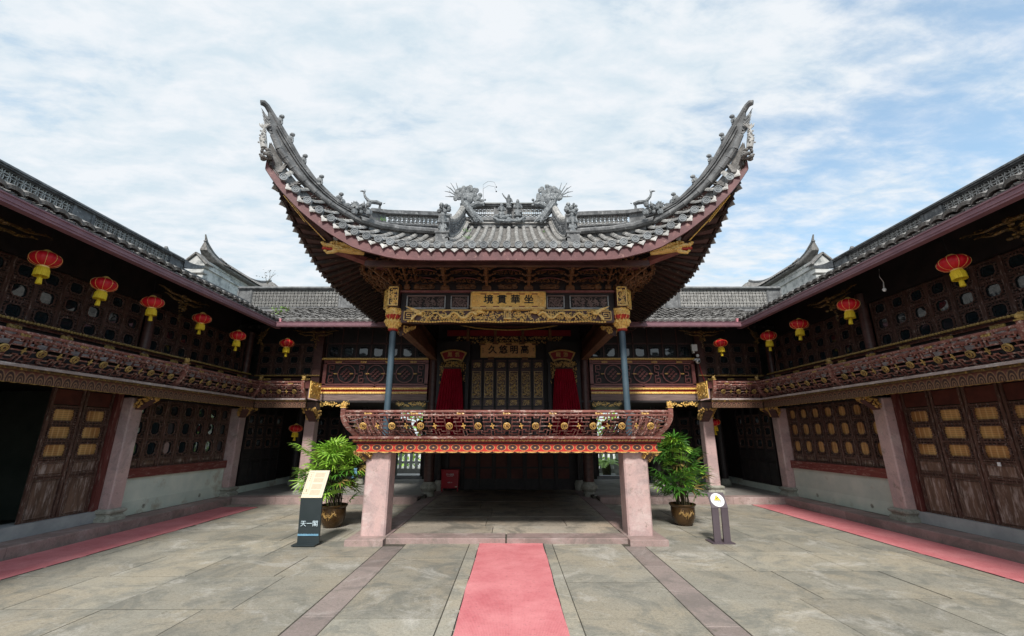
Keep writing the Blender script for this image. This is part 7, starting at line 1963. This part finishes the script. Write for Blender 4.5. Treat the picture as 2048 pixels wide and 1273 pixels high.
for row in range(27):
    y = .19 - row * .0145
    if row in (6, 12, 13, 20): continue
    x = -.05 + .0
    while x < .115: w = q.uniform(.010, .03); ink.box(x, min(x + w, .12), y, y + .0045, .003, .0038); x += w + .004
for k in range(4): ink.box(-.127, -.110, .15 - .035 * k, .168 - .035 * k, .003, .004)
ink.box(-.13, -.108, -.14, -.09, .003, .004)
inst(ink.mesh('sign_text', M_['sign_ink']), 'text_block', sg_, MU)
letters('天一閣', .098, M_['whitechar'], 'lettering', sg_, frame((-3.275, 7.775, .335), (1, 0, 0), Vector((0, -.085, 1)).normalized(), Vector((1, 0, 0)).cross(Vector((0, -.085, 1)).normalized())), .001)
wv = MB(); k = 0; x = xa + .003
while x < xb - .02: wv.prism([(x, .150), (x + .026, .150), (x + .026, .172), (x + .013, .184), (x, .172)], 7.797, 7.802); x += .0265
wv.build('wave_band', M_['sign_blue'], sg_)

sg_ = thing('warning_sign', (3.62, 8.0, 0), 'plum-coloured two-legged stand with a yellow slip-warning triangle, right of the stage', 'sign')
MB().box(3.44, 3.82, 7.90, 8.20, .0, .015).build('base_plate', M_['sign_purple'], sg_)
for x in (3.50, 3.66): MB().add([(x, 7.96, .015), (x + .115, 7.96, .015), (x + .115, 8.0, .015), (x, 8.0, .015), (x, 7.93, .57), (x + .115, 7.93, .57), (x + .115, 7.955, .57), (x, 7.955, .57)], [(0, 1, 5, 4), (1, 2, 6, 5), (2, 3, 7, 6), (3, 0, 4, 7), (4, 5, 6, 7)]).build('leg', M_['sign_purple'], sg_)
dV = Vector((0, .12, .23)).normalized(); MV = frame((3.637, 7.985, .675), (1, 0, 0), dV, Vector((1, 0, 0)).cross(dV))
inst(MB().box(-.14, .14, -.13, .13, -.012, 0).mesh('head_plate', M_['sign_purple']), 'head_plate', sg_, MV)
inst(MB().lathe([(.115, .001), (.115, .003), (0, .003)], 32).mesh('white_disc', M_['white']), 'white_disc', sg_, MV)
inst(MB().prism([(-.062, -.012), (.062, -.012), (0, .088)], .0032, .0036, axis='z').mesh('edge', M_['char']), 'triangle_edge', sg_, MV)
inst(MB().prism([(-.053, -.007), (.053, -.007), (0, .078)], .0038, .0042, axis='z').mesh('tri', M_['sign_yellow']), 'warning_triangle', sg_, MV)
pm = MB().box(-.035, .035, .0, .005, .0044, .0048)
pm.bar((-.022, .018, .0046), (.004, .030, .0046), .009, .001); pm.bar((.004, .030, .0046), (.020, .052, .0046), .010, .001); pm.bar((.008, .034, .0046), (.024, .030, .0046), .007, .001); pm.bar((-.004, .026, .0046), (-.014, .044, .0046), .007, .001)
inst(pm.mesh('pictogram', M_['char']), 'slipping_pictogram', sg_, MV)
letters('小心地滑', .030, M_['char'], 'lettering', sg_, MV @ T((0, -.036, .004)), .0004)
inst(MB().box(-.05, .05, -.060, -.057, .0032, .0036).box(-.03, .03, -.078, -.0755, .0032, .0036).mesh('fine_print', M_['sign_ink']), 'fine_print', sg_, MV)

# ================================================================== FIRE CABINET
fb = thing('fire_cabinet', (-1.84, 14.35, ZP), 'red metal extinguisher cabinet standing in the shade below the stage', 'cabinet')
MB().box(-2.11, -1.58, 14.22, 14.46, .17, .70).build('cabinet_body', M_['box_red'], fb)
MB().box(-2.13, -1.56, 14.20, 14.47, .70, .715).build('lid', M_['box_red'], fb)
MB().box(-2.10, -1.59, 14.212, 14.222, .19, .43).build('drop_door', M_['box_red'], fb)
for x in (-2.10, -1.62):
    MB().box(x, x + .035, 14.23, 14.26, ZP, .17).build('leg', M_['box_red'], fb)
letters('灭火器箱', .062, M_['white'], 'lettering', fb, T((-1.845, 14.216, .57)) @ FRONT, .001)
MB().box(-1.94, -1.75, 14.214, 14.219, .523, .529).build('underline', M_['white'], fb)
letters('火警119', .042, M_['white'], 'lettering', fb, T((-1.845, 14.208, .34)) @ FRONT, .001)
MB().box(-1.68, -1.61, 14.208, 14.218, .205, .23).build('maker_plate', M_['sign_cream'], fb)

# ================================================================== CAMERA, FLOODLIGHT, BULB
fl = thing('floodlight', (5.62, 12.8, 4.35), 'small white floodlight fixed to the dark post right of the stage', 'light')
MB().box(5.54, 5.70, 12.78, 12.86, 4.22, 4.42).build('housing', M_['white'], fl); MB().box(5.60, 5.64, 12.86, 12.98, 4.16, 4.36).build('bracket', M_['white'], fl)
cc = thing('security_camera', (5.66, 12.8, 4.0), 'white dome camera below the floodlight on the post', 'camera')
MB().ball((5.70, 12.83, 4.08), .05, nu=10, nv=6).build('mount', M_['white'], cc); MB().ball((5.68, 12.80, 3.90), .07, nu=12, nv=8).build('dome', M_['white'], cc, smooth=True); MB().box(5.60, 5.76, 12.82, 12.97, 3.94, 3.99).build('arm', M_['white'], cc)
MB().lathe([(.036, -.02), (.04, 0), (0, .01)], 12, M=frame((5.68, 12.735, 3.89), (1, 0, 0), (0, 0, 1), (0, -1, 0))).build('lens', M_['glass'], cc)
bu = thing('bare_bulb', (7.0, 7.55, 4.40), 'bare white bulb dangling on a wire under the right eave', 'bulb')
MB().ball((7.0, 7.55, 4.36), .032, 1, 1, 1.2, 10, 7).build('glass_bulb', M_['white'], bu, smooth=True)
MB().tube([(7.0, 7.55, 4.40), (6.99, 7.52, 4.5), (6.92, 7.5, 4.6), (6.95, 7.5, 4.75)], [.014, .006, .005, .005], 6).build('wire', M_['wire'], bu)
bb = thing('downpipe_cable', (5.9, 12.95, 3.2), 'thin red cable looping down the post below the camera', 'cable')
MB().tube([(5.76, 12.93, 3.95), (5.80, 12.93, 3.6), (5.88, 12.93, 3.3), (5.95, 12.93, 3.1)], .008, 5).build('cable', M_['box_red'], bb)

# ================================================================== GREENERY IN THE GARDEN AND ON THE ROOFS
def cycad(x, y):
    r = thing('cycad', (x, y, .16), 'feathery green cycad in the garden seen below the stage on the right', 'plant'); q = random.Random(4)
    MB().lathe([(.17, 0), (.20, .2), (.16, .42), (.1, .5)], 12, (x, y, .16)).build('trunk', M_['stem'], r)
    for k in range(16):
        a = 2 * math.pi * k / 16 + q.uniform(-.1, .1); L = q.uniform(.9, 1.15); mb = MB(); el = q.uniform(.5, 1.1)
        pts = [Vector((x + math.cos(a) * L * t * math.cos(el * (1 - t * .6)), y + math.sin(a) * L * t * math.cos(el * (1 - t * .6)), .62 + L * .62 * math.sin(el) * t - .50 * t * t * L)) for t in [i / 12 for i in range(13)]]
        mb.tube(pts, .010, 4)
        for i in range(1, 13):
            d = (pts[i] - pts[i - 1]).normalized(); s = d.cross(Vector((0, 0, 1))).normalized(); l = .20 * math.sin(math.pi * i / 13.5) + .04
            for sg in (-1, 1):
                for f in (0, .5): p = pts[i - 1].lerp(pts[i], f); mb.add([p, p + s * sg * l * .5 + d * .05 + Vector((0, 0, .03)), p + s * sg * l + d * .09, p + s * sg * l * .5 + d * .09 + Vector((0, 0, .02))], [(0, 1, 2, 3)])
        mb.build('frond', M_['leaf_light'], r)
cycad(4.05, 19.0)
o = MB().lathe([(.20, 0), (.26, .1), (.29, .42), (.31, .55), (.28, .56), (.26, .5)], 20, (4.55, 18.6, .16)).build('garden_pot', M_['tile_pale'], smooth='auto'); tag(o, 'pale round garden pot beside the cycad', 'pot')
def sapling(x, y, z, s, label, seed, mat='leaf_light', n=70):
    r = thing('roof_sapling', (x, y, z), label, 'plant'); q = random.Random(seed)
    for k in range(5):
        a = q.uniform(0, 6.28); MB().tube([(x, y, z), (x + math.cos(a) * s * .2, y + math.sin(a) * s * .1, z + s * .5), (x + math.cos(a) * s * .5, y, z + s * q.uniform(.7, 1))], [.010, .007, .003], 4).build('stem', M_['stem'], r)
    lf = MB()
    for _ in range(n):
        p = Vector((x + q.gauss(0, s * .28), y + q.gauss(0, s * .15), z + s * q.uniform(.25, 1.05))); a = Vector((q.uniform(-1, 1), q.uniform(-1, 1), q.uniform(-.6, .6))).normalized() * .042; b = a.cross(Vector((q.uniform(-1, 1), q.uniform(-1, 1), 1))).normalized() * .022
        lf.add([p - a, p + b, p + a, p - b], [(0, 1, 2, 3)])
    lf.build('foliage', M_[mat], r, kind='stuff')
sapling(-7.15, 12.9, 5.15, .5, 'yellow-green sapling growing on the rear roof near the left corner', 3)
sapling(-10.3, 17.2, 7.95, .62, 'sparse twiggy shrub behind the left gable coping', 8, 'stem', 26)
